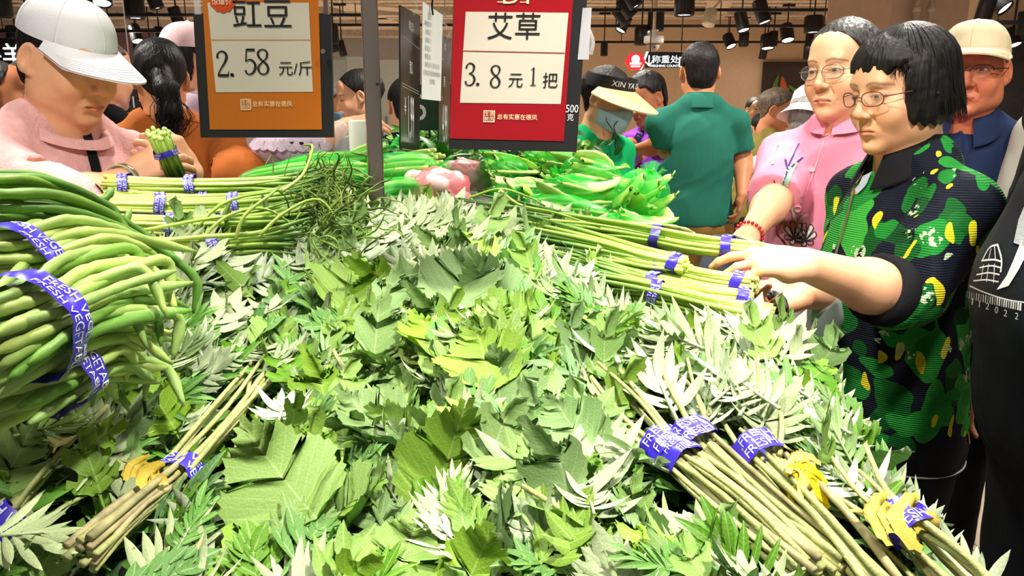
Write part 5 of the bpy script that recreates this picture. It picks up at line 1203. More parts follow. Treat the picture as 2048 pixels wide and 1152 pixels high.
        for lay in (0, 1):
            for j in range(nr + 1):
                for i in range(na + 1):
                    u = i / na * 2 - 1; a = math.pi / 2 + u * 1.22; p0 = crown(a, .03, .001); t = j / nr; ext = brim * math.cos(u * 1.18) ** .55 if abs(u) < 1 else 0
                    p = Vector((p0.x * (1 - .0 * t), p0.y, p0.z)) + T.to_3x3() @ Vector((math.sin(u) * .012 * t * -1, ext * t, -droop * ext * t * .55 - .012 * t * u * u * 1.6 - .0035 * lay)); V.append(s.M @ p)
        q = (na + 1) * (nr + 1)
        for lay in (0, 1):
            for j in range(nr):
                for i in range(na):
                    a = lay * q + j * (na + 1) + i; f = (a, a + 1, a + na + 2, a + na + 1); F.append(f if lay else f[::-1])
        for i in range(na): a = nr * (na + 1) + i; F.append((a, a + 1, a + 1 + q, a + q))
        mk('brim', V, F, brim_mt or mt, cp)
        if seams:
            for k in range(6):
                a = math.pi / 6 + k * math.pi / 3; v, f = tube([s.M @ crown(a, t / 12, .0004) for t in range(13)], .0009 * s.hs, 5); mk('seam', v, f, mt, cp)
            for k in range(5):
                ring = []
                for i in range(25): u = (i / 24 * 2 - 1) * .93; a = math.pi / 2 + u * 1.22; p0 = crown(a, .03, .001); ext = brim * math.cos(u * 1.18) ** .55; t = .55 + k * .09; ring.append(s.M @ (p0 + T.to_3x3() @ Vector((-math.sin(u) * .012 * t, ext * t, -droop * ext * t * .55 - .012 * t * u * u * 1.6 + .0003))))
                v, f = tube(ring, .0005 * s.hs, 4); mk('stitch_line', v, f, mt, cp)
        MB().lathe([(.007, 0), (.0075, .003), (.004, .006), (.001, .007)], (0, 0, 0), 10).build; bt = MB().lathe([(.007 * s.hs, 0), (.0075 * s.hs, .003), (.004 * s.hs, .006), (.001, .007)], s.M @ crown(0, 1), 10, s.M.to_3x3().normalized()); mk('button', bt.v, bt.f, mt, cp)
        return cp
    def glasses(s, mt, lens, rx=.0245, rz=.0165, y=.1, z=.004, gap=.033, half=False, th=.0011, tilt=0):
        g = None; w = s.w; base = MB().tube([s.lm((-.01, y + .002, z + .004)), s.lm((0, y + .004, z + .007)), s.lm((.01, y + .002, z + .004))], th * s.hs * 1.2, 6); g = mk('glasses', base.v, base.f, mt, s.e)
        for q in (1, -1):
            ring = []; disc = []
            for k in range(29):
                a = 2 * math.pi * k / 28; ca, sa = math.cos(a), math.sin(a); xx = abs(ca) ** .8 * math.copysign(rx, ca); zz = abs(sa) ** .8 * math.copysign(rz, sa); ring.append(s.lm((q * gap * w + xx, y - abs(q * gap + xx) ** 2 * 3.5, z + zz)))
            v, f = tube(ring[:15] if half else ring, th * s.hs, 6, False); mk('rim', v, f, mt, g)
            c = sum((Vector(p) for p in ring[:-1]), Vector()) / 28; mk('lens', [c] + ring[:-1], [(0, 1 + k, 1 + (k + 1) % 28) for k in range(28)], lens, g)
            v, f = tube(spline([s.lm((q * (gap * w + rx), y - .012, z + .004)), s.lm((q * .074 * w, y - .03, z + .005)), s.lm((q * .082 * w, .03, z + .006)), s.lm((q * .081 * w, -.012, z + .006)), s.lm((q * .077 * w, -.03, z - .012))], 12), th * 1.15 * s.hs, 6); mk('temple', v, f, mt, g)
            v, f = tube([s.lm((q * .009, y - .002, z - .004)), s.lm((q * .0105, y - .008, z - .008))], .002 * s.hs, 6); mk('nose_pad', v, f, lens, g)
        return g
    def mask(s, mt):
        S = head_soft(w=s.w * 1.03, neck=False); S.p = [q for q in S.p if q[6] > 0 and not (q[0] == 'e' and abs(q[1][0]) > .06)]; S.ell((0, .085, -.03), (.03, .03, .04), k=.04); S.ell((0, .07, -.07), (.045, .035, .045), k=.03); S.xf(s.M @ Matrix.Translation((0, .004, -.001)) @ Matrix.Scale(1.02, 4))
        s.cut(S, lambda x, y, z: z + .004 + np.abs(x) * .35); s.cut(S, lambda x, y, z: .012 - y + 0 * x); s.cut(S, lambda x, y, z: -.112 - z + 0 * x)
        V, F = S.mesh(.004); mkk = mk('face_mask', V, F, mt, s.e)
        for q in (1, -1):
            v, f = tube(spline([s.lm((q * .058 * s.w, .03, -.03)), s.lm((q * .076 * s.w, -.005, .02)), s.lm((q * .078 * s.w, -.03, .005)), s.lm((q * .06 * s.w, .03, -.075))], 10), .0012, 5); mk('ear_loop', v, f, mt, mkk)
        return mkk
    def collar(s, mt, rad=.068, h=.035, spread=.03, wing=True, name='collar', drop=.045, lift=.0):
        """Turned-down collar standing round the neck, open at the front."""
        V = []; F = []; n = 36
        for i in range(n + 1):
            a = math.pi / 2 + .32 + (2 * math.pi - .64) * i / n; d = s.r * math.cos(a) + s.f * math.sin(a); fr = max(0, math.sin(a)); c = s.nb + s.u * (lift - .028 * fr)
            V += [c + d * (rad - .004) + s.u * (h * .75), c + d * (rad + .002) + s.u * h, c + d * (rad + spread * .55) + s.u * (h * .45), c + d * (rad + spread + .018 * fr) - s.u * (drop * (.35 + .65 * fr))]
        for i in range(n):
            for j in range(3): a = i * 4 + j; F.append((a, a + 1, a + 5, a + 4))
        V2 = [v - s.u * .003 for v in V]; nn = len(V); V += V2; F += [tuple(q + nn for q in f[::-1]) for f in F]
        return mk(name, V, F, mt, s.e)
    def cuff(s, q, mt, t=.0, width=.045, rad=.06, name='cuff'):
        el, wr = s.elb[q], s.wr[q]; d = (wr - el).normalized(); c = el + (wr - el) * t; R = frame(d, (0, 0, 1)); V = []; F = []; n = 28
        for j, (o, rr) in enumerate([(-width / 2, .9), (-width / 2, 1.0), (0, 1.03), (width / 2, 1.0), (width / 2, .82)]):
            for i in range(n): a = 2 * math.pi * i / n; V.append(c + R @ Vector((math.cos(a) * rad * rr, o, math.sin(a) * rad * rr)))
        for j in range(4):
            for i in range(n): a = j * n + i; b = j * n + (i + 1) % n; F.append((a, b, b + n, a + n))
        return mk(name, V, F, mt, s.e)
    def bracelet(s, q, mt, t=.93, rad=.029, beads=0, name='bracelet', th=.0022):
        el, wr = s.elb[q], s.wr[q]; d = (wr - el).normalized(); c = el + (wr - el) * t; R = frame(d, (0, 0, 1))
        if beads:
            m = MB()
            for k in range(beads): a = 2 * math.pi * k / beads; m.lathe([(.001, -.0042), (.0035, -.0025), (.0045, 0), (.0035, .0025), (.001, .0042)], c + R @ Vector((math.cos(a) * rad, 0, math.sin(a) * rad)), 8)
            return mk(name, m.v, m.f, mt, s.e)
        v, f = tube([c + R @ Vector((math.cos(a) * rad, 0, math.sin(a) * rad)) for a in np.linspace(0, 2 * math.pi, 30)], th, 8, False); return mk(name, v, f, mt, s.e)
    def strip(s, name, path, width, mt, off=.003, parent=None, n=None):
        V, F = ribbon_on(s.surf(), path, width, off, n)
        if F: return mk(name, V, F, mt, parent or s.shirt)
    def patch(s, name, poly, mt, off=.002, parent=None):
        V, F = patch_on(s.surf(), poly, off)
        if F: return mk(name, V, F, mt, parent or s.shirt)
    def button(s, px, py, rad, mt, off=.002, parent=None):
        h = hit(s.surf(), px, py, off)
        if h is None: return
        R = frame(h[1], (0, 0, 1)) @ Matrix.Rotation(-math.pi / 2, 3, 'X'); m = MB().lathe([(rad, -.001), (rad, .001), (rad * .8, .002), (rad * .75, .0014), (.0005, .0014)], h[0], 14, R); return mk('button', m.v, m.f, mt, parent or s.shirt)
# ---------------------------------------------------------------- the people, nearest first
def print_mat():                              # navy knit with big green leaves, small yellow and pale flecks
    t = NT('leaf_print_knit'); co = t.coord('Object'); nd = t.noise(9, 2, co); wv = t.mix(.10, co, nd.outputs['Color'], 'ADD')
    def vor(scale, vec, rot):
        m = t.n('Mapping'); t.l(vec, m.inputs[0]); m.inputs['Rotation'].default_value = rot; m.inputs['Scale'].default_value = scale
        v = t.n('TexVoronoi'); v.inputs['Scale'].default_value = 1.0; t.l(m.outputs[0], v.inputs['Vector']); v.inputs['Randomness'].default_value = .9; return v
    v1 = vor((15, 15, 9.5), wv, (.3, .5, .6)); v2 = vor((12, 12, 19), wv, (.9, -.4, .2)); v3 = vor((34, 34, 13), wv, (.2, .8, -.5)); v4 = vor((30, 30, 30), co, (0, 0, 0))
    navy = (.004, .006, .016); g = t.ramp(v1.outputs['Color'], [(.2, srgb(10, 84, 30)), (.5, srgb(24, 130, 44)), (.8, srgb(60, 170, 60))]); g2 = t.ramp(v2.outputs['Color'], [(.2, srgb(8, 70, 28)), (.7, srgb(36, 150, 52))])
    c = t.mix(t.math('LESS_THAN', v1.outputs['Distance'], .56), navy, g); c = t.mix(t.math('LESS_THAN', v2.outputs['Distance'], .42), c, g2)
    sx = t.n('SeparateColor'); t.l(v3.outputs['Color'], sx.inputs[0])
    c = t.mix(t.math('MULTIPLY', t.math('LESS_THAN', v3.outputs['Distance'], .33), t.math('GREATER_THAN', sx.outputs[0], .66)), c, srgb(238, 222, 40))
    sy = t.n('SeparateColor'); t.l(v4.outputs['Color'], sy.inputs[0]); nf = t.noise(90, 3, co); c = t.mix(t.math('MULTIPLY', t.math('MULTIPLY', t.math('LESS_THAN', v4.outputs['Distance'], .5), t.math('GREATER_THAN', sy.outputs[1], .86)), t.math('GREATER_THAN', nf.outputs[0], .52)), c, srgb(190, 214, 170))
    w = t.n('TexWave'); w.bands_direction = 'Z'; w.inputs['Scale'].default_value = 75; w.inputs['Distortion'].default_value = 1.2; w.inputs['Detail Scale'].default_value = 3; t.l(co, w.inputs['Vector'])
    c = t.mix(t.math('MULTIPLY', w.outputs['Fac'], .35), c, t.mix(.5, c, (.0, .004, .01)))
    t.l(c, t.b.inputs['Base Color']); t.b.inputs['Roughness'].default_value = .8; t.b.inputs['Specular IOR Level'].default_value = .2; t.bump(w.outputs['Fac'], .45, .003); return t.m
C_print = print_mat(); C_blk = cloth('black_cloth', (.008, .008, .01), .2, .2); C_pink = cloth('pink_linen', srgb(246, 150, 178), .05, .3, 330, stretch=(1, 1, 3)); C_navy = cloth('navy_pique', srgb(26, 38, 66), .12, .3, 400); C_dk = cloth('dark_trousers', (.012, .013, .016), .2, .25)
C_knit = cloth('pink_knit', srgb(240, 186, 184), .08, .55, 240, .95, 60); C_or = cloth('orange_cloth', srgb(200, 112, 52), .1, .25); C_green = cloth('teal_polo', srgb(38, 106, 90), .07, .2, 420); C_khaki = cloth('khaki', srgb(150, 116, 62), .12, .25); C_em = cloth('emerald_cloth', srgb(16, 160, 92), .08, .2)
C_pur = cloth('purple_cloth', srgb(136, 62, 190), .1, .25); C_lav = cloth('lavender_cloth', srgb(214, 196, 214), .06, .25); C_wh = cloth('white_cloth', srgb(222, 216, 208), .05, .25); C_olive = cloth('olive_cloth', srgb(124, 112, 54), .18, .2); C_red = cloth('red_cloth', srgb(200, 50, 60), .1, .2); C_tee = cloth('black_tee', (.011, .014, .02), .15, .15, 500, .65); C_sage = cloth('sage_cloth', srgb(176, 184, 168), .05, .2); C_tan = cloth('tan_cloth', srgb(176, 136, 80), .1, .2)
C_capw = cloth('white_cap_cloth', srgb(226, 226, 230), .03, .3, 500, .8); C_capt = cloth('tan_cap_cloth', srgb(206, 190, 158), .05, .25, 500); C_capp = cloth('pink_cap_cloth', srgb(232, 200, 204), .05, .25); C_dot = cloth('navy_dots', srgb(30, 30, 48), .3, .2)
M_lens = mat('lens', (.6, .65, .63), .05, .35, var=0, alpha=.09); M_wire = mat('thin_metal', srgb(150, 132, 122), .3, .5, metal=.8); M_wirer = mat('wine_metal', srgb(120, 54, 50), .35, .5, metal=.5); M_wired = mat('dark_metal', srgb(50, 42, 40), .35, .5, metal=.5)
M_silver = mat('silver', srgb(205, 200, 195), .2, .6, metal=.9); M_bead = mat('red_bead', srgb(196, 26, 36), .25, .6); M_btn = mat('pink_button', srgb(250, 176, 190), .25, .6); M_btnd = mat('dark_button', srgb(40, 46, 60), .3, .5); M_mask = mat('pale_blue_mask', srgb(170, 204, 214), .7, .2, var=.04); M_zip = mat('brass_zip', srgb(150, 138, 110), .3, .6, metal=.7)

# -- woman in the leaf-print jacket, reaching for garlic stems
A = Person('woman in a dark leaf-print jacket and glasses reaching for garlic stems', (1800, 186, 1.5), -74, -82, 10, 0, .93, 'f', .165, 1.14, (.0, 0), 16, shirt=C_print, trousers=C_dk, hem=.455, face=dict(cheek=1.12, jaw=1.08, fold=.6), w=1.02, eyes=.5, look=(-.002, -.002), sleeve='elbow', amp=.006, bres=.006, lipz=.002,
    arms={-1: dict(elbow=(1790, 588, 1.30), wrist=(1612, 530, 1.21), hdir=(-.95, .12, .10), hn=(.02, -.55, .9), curl=((.25, .35, .25), (.32, .4, .3), (.42, .5, .35), (.5, .55, .4)), splay=.16, thumb=(.5, .25, .25), hs=.98, mir=1, loose=1.2, thick=1.12),
          1: dict(elbow=(1690, 585, 1.62), wrist=(1600, 588, 1.36), hdir=(-.9, -.35, .0), hn=(.1, .6, -.6), curl=((.5, .6, .4), (.55, .65, .4), (.6, .7, .4), (.65, .7, .4)), thumb=(.7, .2, .3), thick=1.05)})
A.hair('bob', HB, .0035)
def bobgen(r, k):
    a = r.uniform(-math.pi, math.pi); ca, sa = math.cos(a), math.sin(a); rx, ry, rz = .0895 * A.w, .1035, .0915; c = Vector((0, -.018, .045)); front = sa > .5 and abs(ca) < .85; pts = []
    t1 = 1.25 if front else 1.5; k1 = r.uniform(.995, 1.03)
    for i in range(7): th = .12 + (t1 - .12) * i / 6; pts.append(c + Vector((rx * math.sin(th) * ca * k1, ry * math.sin(th) * sa * k1, rz * math.cos(th) * k1)))
    p = pts[-1]
    if front: pts.append(Vector((p.x * 1.02 + r.gauss(0, .003), min(p.y, .088) + r.uniform(0, .006), .05 + r.uniform(-.016, .008))))
    else: pts += [Vector((p.x * 1.0, p.y - .004, .0)), Vector((p.x * r.uniform(.9, 1.03), p.y - .012, -.058 + .03 * max(0, sa) + r.uniform(-.016, .02)))]
    return pts
A.strands(650, HB, bobgen, w=.0012)
A.glasses(M_wirer, M_lens, .024, .0145, .103, .003)
A.collar(C_blk, .06, .03, .026, drop=.05)
A.cuff(-1, C_blk, .1, .06, .062); hz = A.hz
RBm = Matrix((A.r, A.f, A.u)).transposed()
def waistband(pp, mt, hz, hgt, rx, ry, name, off=0.0):
    c = Vector((pp.pc.x, pp.pc.y, 0)); V = []; F = []; n = 48
    for j in range(4):
        z = hz + hgt * (j / 3) - hgt * .75; k = (.985, 1.0, 1.01, .99)[j]
        for i in range(n): a = 2 * math.pi * i / n; V.append(c + pp.r * math.cos(a) * (rx + off) * k + pp.f * math.sin(a) * (ry + off) * k + Vector((0, 0, z)))
    for j in range(3):
        for i in range(n): a = j * n + i; b = j * n + (i + 1) % n; F.append((a, b, b + n, a + n))
    return mk(name, V, F, mt, pp.e)
xs = A.sV[np.abs(A.sV[:, 2] - (hz + .03)) < .02] - np.array(A.pc); rx = np.abs(xs @ np.array(A.r)).max(); ry = np.abs(xs @ np.array(A.f)).max()
waistband(A, C_blk, hz, .055, rx * 1.0, ry * 1.0, 'waistband'); waistband(A, M_white, hz - .038, .005, rx * .995, ry * .995, 'white_piping')
A.strip('zip', [(1712, 372), (1698, 430), (1680, 490), (1668, 540)], .007, M_zip, .004)
A.strip('inner_collar', [(1738, 352), (1728, 374), (1716, 386)], .022, mat('grey_lining', srgb(170, 176, 190), .8), .006)
# -- woman in the pink blouse behind her
B = Person('woman in a pink embroidered blouse and thin glasses behind the leaf-print jacket', (1684, 145, 1.95), -54, -50, 4, 2, .97, 'f', .165, 1.15, (.03, 0), 15, shirt=C_pink, trousers=C_wh, hem=.5, face=dict(cheek=1.06, jaw=1.08, fold=.8, frown=.25), w=1.0, eyes=.8, sleeve='elbow', amp=.005, look=(-.001, 0),
    arms={1: dict(elbow=(1556, 392, 1.86), wrist=(1494, 474, 1.7), hdir=(-.5, -.6, -.5), hn=(-.3, -.5, .8), thick=1.0, loose=1.15, curl=((.4, .5, .3),) * 4)})
B.hair('back', HS, .0035)
B.glasses(M_wire, M_lens, .0255, .017, .102, .003)
B.bracelet(1, M_bead, .93, .031, 20, 'bead_bracelet')
V = []; F = []; n = 36
for i in range(n + 1):
    a = math.pi / 2 + .12 + (2 * math.pi - .24) * i / n; d = B.r * math.cos(a) + B.f * math.sin(a); c = B.nb + B.u * (-.018 - .022 * max(0, math.sin(a))); V += [c + d * .084, c + d * .07 + B.u * .03, c + d * .066 + B.u * .048, c + d * .062 + B.u * .046]
for i in range(n):
    for j in range(3): q = i * 4 + j; F.append((q, q + 1, q + 5, q + 4))
mk('mandarin_collar', V, F, C_pink, B.e)
B.strip('placket_edge', [(1652, 268), (1636, 320), (1612, 380), (1600, 430), (1594, 480)], .004, M_btn, .002)
for px, py in ((1651, 270), (1622, 340), (1596, 417)): B.button(px, py, .0095, M_btn, .003)
M_thr = mat('black_thread', (.012, .01, .012), .7); M_thw = mat('white_thread', srgb(240, 232, 226), .8); M_thg = mat('sage_thread', srgb(150, 176, 160), .8); M_thb = mat('blue_thread', srgb(60, 40, 110), .7); M_thp = mat('rose_thread', srgb(240, 90, 120), .8)
for cx, cy in ((1590, 466), (1612, 470)):
    for k in range(7):
        a = k * .9; w_, h_ = 17, 20; pts = [(cx, cy + 12), (cx + math.cos(a - .3) * w_, cy + math.sin(a - .3) * h_), (cx + math.cos(a) * w_ * 1.25, cy + math.sin(a) * h_ * 1.2), (cx + math.cos(a + .3) * w_, cy + math.sin(a + .3) * h_), (cx, cy + 12)]
        if k % 2 == 0: B.patch('petal', pts[:4], M_thw, .0022)
        B.strip('petal_outline', pts, .0022, M_thr, .0032)
for pts, m_, w_ in [([(1598, 288), (1578, 330), (1566, 372)], M_thb, .004), ([(1606, 316), (1588, 330), (1574, 345)], M_thb, .005), ([(1570, 320), (1574, 340), (1570, 360)], M_thb, .005), ([(1592, 325), (1580, 345), (1572, 372)], M_thg, .012), ([(1578, 335), (1570, 360), (1560, 380)], M_thg, .012), ([(1560, 460), (1562, 430), (1570, 405)], M_thp, .006), ([(1556, 470), (1552, 440), (1548, 415)], M_thp, .006), ([(1590, 440), (1588, 425), (1584, 412)], M_thw, .008), ([(1598, 442), (1606, 432), (1616, 428)], M_thw, .007), ([(1556, 470), (1564, 478), (1572, 488)], M_thr, .003), ([(1550, 400), (1555, 380), (1548, 360)], M_thr, .003), ([(1566, 478), (1580, 500), (1600, 515)], M_thr, .003), ([(1545, 330), (1550, 300), (1556, 290)], M_thg, .008)]: B.strip('embroidery', pts, w_, m_, .0025)
# grey bag in her hand
S = Soft(); w0 = B.wr[1]; S.ell(w0 + Vector((-.05, -.03, -.02)), (.06, .05, .03), k=.02); S.ell(w0 + Vector((-.075, -.05, -.075)), (.05, .04, .06), k=.03); V, F = S.mesh(.006, folds(5, .006, 30)); tag(mk('folded_bag', V, F, cloth('slate_cloth', srgb(74, 80, 92), .2, .3)), 'folded slate grey bag in the hand with the red bead bracelet', 'bag')
# -- man in the cap
D = Person('older man in a tan cap, dark glasses and navy polo shirt', (1942, 146, 2.12), -36, -36, 2, 0, .99, 'r', .19, 1.1, (0, 0), 17, shirt=C_navy, trousers=C_dk, hem=.5, face=dict(cheek=1.08, jaw=1.22, fold=1.4, frown=1.6, nose=1.15), w=1.04, eyes=.8, sleeve='short', thin=.6, brow=(.2, .13, .1), arms={1: dict(elbow=(1905, 640, 1.98), wrist=(1886, 800, 1.9), hdir=(0, -.1, -1), hn=(-1, -.2, 0))})
D.hair('short', HG, .004); D.cap(C_capt, up=.012, brim=.062, tilt=.12, droop=.75); D.glasses(M_wired, mat('lens_clear', (.3, .3, .3), .1, .2, var=0, alpha=.04), .0255, .0155, .104, .003, half=True, th=.0014)
D.collar(C_navy, .062, .03, .03, drop=.055); D.strip('placket', [(1912, 268), (1910, 320), (1908, 380)], .034, C_navy, .004)
for px, py in ((1921, 268), (1911, 304)): D.button(px, py, .0055, M_btnd, .006)
# -- man in the black T-shirt at the right edge
E_ = Person('heavy man in a black printed T-shirt cut by the right edge of the picture', Vector((.86, .98, 1.68)), -88, -84, 5, 0, 1.1, 'm', .215, 1.6, (.02, 0), 18, shirt=C_tee, trousers=C_dk, hem=.66, sleeve='short', hres=.005, bres=.008, eyes=.8, amp=.005, arms={1: dict(elbow=Vector((.98, 1.40, 1.16)), wrist=Vector((.92, 1.42, .93))), -1: dict(elbow=Vector((.98, .56, 1.16)), wrist=Vector((.9, .53, .93)))})
E_.hair('short', HB, .006)
pr = lambda nm, pts, w_: E_.strip(nm, pts, w_, M_white, .002)
for pts, w_ in [([(1968, 520), (1982, 496), (1998, 490)], .003), ([(1998, 490), (2006, 520), (2004, 545)], .003), ([(1966, 522), (1990, 520), (2006, 524)], .0025), ([(1962, 536), (1985, 532), (2004, 536)], .002), ([(1956, 550), (1980, 546), (2002, 550)], .002), ([(1950, 562), (1975, 560), (2000, 564)], .002), ([(1985, 498), (1980, 520)], .0015), ([(1992, 494), (1994, 522)], .0015), ([(1970, 530), (1965, 560)], .0015), ([(1980, 528), (1976, 564)], .0015), ([(1992, 528), (1990, 566)], .0015)]: pr('printed_line', pts, w_)
E_.patch('printed_shape', [(2046, 480), (2060, 500), (2040, 540), (2020, 572), (1996, 580), (2016, 552), (2030, 520)], M_white, .002)
E_.patch('printed_shape', [(2052, 412), (2080, 400), (2080, 500), (2050, 494), (2030, 486), (2040, 440)], cloth('pale_grey_print', srgb(170, 174, 178)), .002)
E_.strip('printed_line', [(1942, 572), (1980, 588), (2020, 600), (2060, 606)], .0018, M_white, .002)
for k in range(24):
    x = 1938 + k * 4.6; y = 582 + k * 1.05; E_.strip('tick_mark', [(x, y), (x - 1, y + 15)], .0026 if k % 3 else .0014, M_white, .002, n=3)
def glyph(pp, ch, px, py, h, mt, parent=None):
    T, F = text2d(ch); V = []
    for x, y in T:
        q = hit(pp.surf(), px + x * h * .8 + y * h * .1, py - y * h + x * h * .2, .002)
        if q is None: return
        V.append(q[0])
    mk('printed_character', V, F, mt, parent or pp.shirt, smooth=False)
for ch, x, y in (('S', 1932, 598), ('I', 1948, 603), ('1', 1962, 608), ('2', 1978, 612), ('0', 1996, 620), ('2', 2014, 626), ('2', 2036, 632)): glyph(E_, ch, x, y, 13, M_white)
# -- person in the sage shirt behind him
G = Person('person in a pale sage shirt standing behind the black T-shirt', Vector((1.42, 1.8, 1.62)), -70, -60, 5, 0, 1.05, 'm', .17, 1.1, (0, 0), 19, shirt=C_sage, trousers=C_dk, fine=False, sleeve='elbow', hem=.55, arms={-1: dict(loose=1.35), 1: dict(loose=1.35)}); G.hair('short', HB, .006)

# -- woman with the white cap, examining a bundle
L = Person('woman in a pink knitted top and white cap examining a small green bundle', (138, 126, 1.55), 68, 66, 19, 0, .94, 'f', .165, 1.12, (-.02, 0), 1, shirt=C_knit, trousers=C_dk, hem=.5, face=dict(cheek=1.1, jaw=1.12, fold=.7, frown=.4), w=1.0, eyes=.28, look=(0, -.002), sleeve='elbow', amp=.0065, neckh=.10, neckcut=.014,
    arms={1: dict(elbow=(140, 412, 1.33), wrist=(256, 357, 1.50), hdir=(.86, .25, .5), hn=(-.05, -.95, .35), curl=((.55, .7, .4), (.62, .75, .45), (.7, .8, .5), (.75, .8, .5)), splay=.12, thumb=(.75, .35, .35), hs=.95, loose=1.1, sleeve='elbow'),
          -1: dict(elbow=(300, 420, 1.78), wrist=(382, 350, 1.62), hdir=(-.35, -.35, .75), hn=(.75, -.35, -.1), curl=((.6, .7, .5), (.7, .8, .5), (.75, .8, .5), (.8, .8, .5)), thumb=(.6, .3, .3), hs=.95, mir=-1)})
L.hair('crop', HB, .0035); L.cap(C_capw, up=.008, brim=.092, tilt=-.03, droop=.55, big=1.0)
L.bracelet(1, M_silver, .95, .03, 0, 'silver_bangle', .0032); L.bracelet(1, mat('jade', srgb(190, 196, 150), .3, .5), .88, .033, 0, 'pale_bangle', .002)
L.strip('shoulder_strap', [(152, 226), (168, 260), (180, 300), (190, 340), (196, 378)], .019, C_blk, .005, parent=L.e)
V = []; F = []; n = 36
for i in range(n + 1):
    a = 2 * math.pi * i / n; d = L.r * math.cos(a) + L.f * math.sin(a); c = L.nb + L.f * .018 + L.u * (-.03 - .034 * math.sin(a)); V += [c + d * .084 - L.u * .012, c + d * .076 + L.u * .008, c + d * .064 + L.u * .006]
for i in range(n):
    for j in range(2): q = i * 3 + j; F.append((q, q + 1, q + 4, q + 3))
mk('neckband', V, F, C_knit, L.e)
# the bundle in her hands
c0, c1 = P(316, 268, 1.47), P(352, 352, 1.50); e = empty('garlic_stem_bundle', c1, 'small garlic stem bundle held upright in two hands', 'vegetable bundle'); R = frame(c0 - c1, (0, -1, 0))
for k in range(30):
    a = k * 2.4; q = math.sqrt((k + .5) / 30) * .019; o = R @ Vector((math.cos(a) * q, 0, math.sin(a) * q)); h_ = c0 + o * 1.1 + (c0 - c1).normalized() * rnd.uniform(-.008, .008)
    v, f = tube([c1 + o * .9, (c0 + c1) / 2 + o * .9, h_], [.0032, .0032, .0036], 6); st_ = mk('stalk', v, f, M_scape, e, uv=[(0, .95 - .7 * (i // 6) / 3) for i in range(len(v))])
    m = MB().lathe([(.0035, -.003), (.0048, 0), (.004, .004), (.001, .006)], h_, 7, R @ Matrix.Rotation(-math.pi / 2, 3, 'X')); mk('cut_tip', m.v, m.f, M_podl, st_)
tape_band(e, c0 + (c1 - c0) * .42, c1 - c0, (0, -1, 0), .022, .022, .012, 77)

# -- people behind the left half of the stand
O = Person('woman in an orange-brown shirt seen from behind, black cap and ponytail', (322, 160, 2.5), 205, 190, 10, 0, .94, 'm', .185, 1.25, (0, 0), 2, shirt=C_or, trousers=C_dk, fine=False, sleeve='elbow', hem=.55, amp=.007, bres=.009, showface=False, arms={1: dict(elbow=(486, 362, 2.3), wrist=(430, 420, 2.55), loose=1.35)})
O.hair('tail', HB, .005); O.cap(cloth('black_cap_cloth', (.012, .012, .014), .2), up=.008, seams=False, brim=.075)
O.strip('shoulder_strap', [(330, 214), (340, 250), (352, 300), (368, 350)], .018, C_blk, .006, parent=O.e)
O.strip('shoulder_seam', [(292, 232), (330, 234), (370, 240), (420, 252)], .003, cloth('orange_seam', srgb(120, 62, 26)), .003)
rg = random.Random(4)
O.strands(160, HB, lambda r, k: spline([(r.gauss(0, .012), -.11, .0), (r.gauss(.01, .02), -.145 + r.gauss(0, .012), -.06), (r.gauss(.015, .025), -.14 + r.gauss(0, .015), -.14), (r.gauss(.01, .02), -.12 + r.gauss(0, .02), -.21 + r.uniform(-.03, .03))], 8), w=.0014)
Q = Person('person in a pale pink cap half hidden behind the orange sign', (388, 128, 2.95), 150, 170, 0, 0, 1.03, 'f', .16, 1, (0, 0), 3, shirt=C_lav, trousers=C_dk, fine=False, showface=False, hem=.5); Q.hair('short', HB, .006); Q.cap(C_capp, up=.014, seams=False, big=1.06)
K = Person('shopper in a lavender blouse with ruffled sleeve bending behind the orange sign', (575, 178, 2.6), 60, 80, 25, 0, 1.0, 'f', .165, 1.1, (-.3, 0), 4, shirt=C_lav, trousers=C_dk, fine=False, sleeve='elbow', bres=.008, hem=.45, amp=.012, arms={1: dict(elbow=(622, 292, 2.3), wrist=(690, 252, 2.42), hdir=(.9, .2, .15), hn=(0, -.6, .8), res=.004, loose=1.25)}); K.hair('short', HB, .006)
for i in range(9):
    q0 = 510 + i * 17; K.strip('ruffle', [(q0, 286 + 4 * math.sin(i)), (q0 + 8, 294), (q0 + 17, 287 + 3 * math.cos(i))], .03, C_lav, .012)
N1 = Person('woman with black hair drawn back and black top left of the steel post', (716, 196, 4.0), -78, -70, 14, 0, 1.05, 'f', .16, 1, (0, 0), 5, shirt=C_blk, trousers=C_dk, fine=False); N1.hair('back', HB, .005)
N2 = Person('grey-haired person with a pale blue face mask left of the steel post', (686, 212, 4.5), 40, 40, 12, 0, 1.0, 'm', .16, 1, (0, 0), 6, shirt=C_blk, trousers=C_dk, fine=False); N2.hair('short', HG, .006); N2.mask(mat('blue_mask', srgb(112, 150, 178), .7, .2))
N3 = Person('shopper in dark dotted clothes right of the steel post', (812, 214, 3.6), 200, 200, 8, 0, 1.0, 'f', .16, 1, (0, 0), 7, shirt=C_dot, trousers=C_dk, fine=False, showface=False); N3.hair('short', HB, .006)
N4 = Person('shopper in a black coat behind the woman with the white cap', (205, 150, 2.7), 150, 170, 5, 0, 1.0, 'f', .18, 1.2, (0, 0), 8, shirt=C_blk, trousers=C_dk, fine=False, showface=False, sleeve='long', hem=.7); N4.hair('short', HBR, .006)
N5 = Person('grey-haired shopper at the far left behind the white cap', (64, 168, 4.2), 160, 180, 0, 0, 1.0, 'f', .16, 1, (0, 0), 9, shirt=C_wh, trousers=C_dk, fine=False, showface=False); N5.hair('short', HG, .006)
N6 = Person('bald man in dark clothes cut by the left edge of the picture', (2, 188, 3.1), 120, 150, 0, 0, 1.05, 'd', .19, 1.1, (0, 0), 10, shirt=C_blk, trousers=C_dk, fine=False, showface=False); N6.hair('receding', HS, .006)
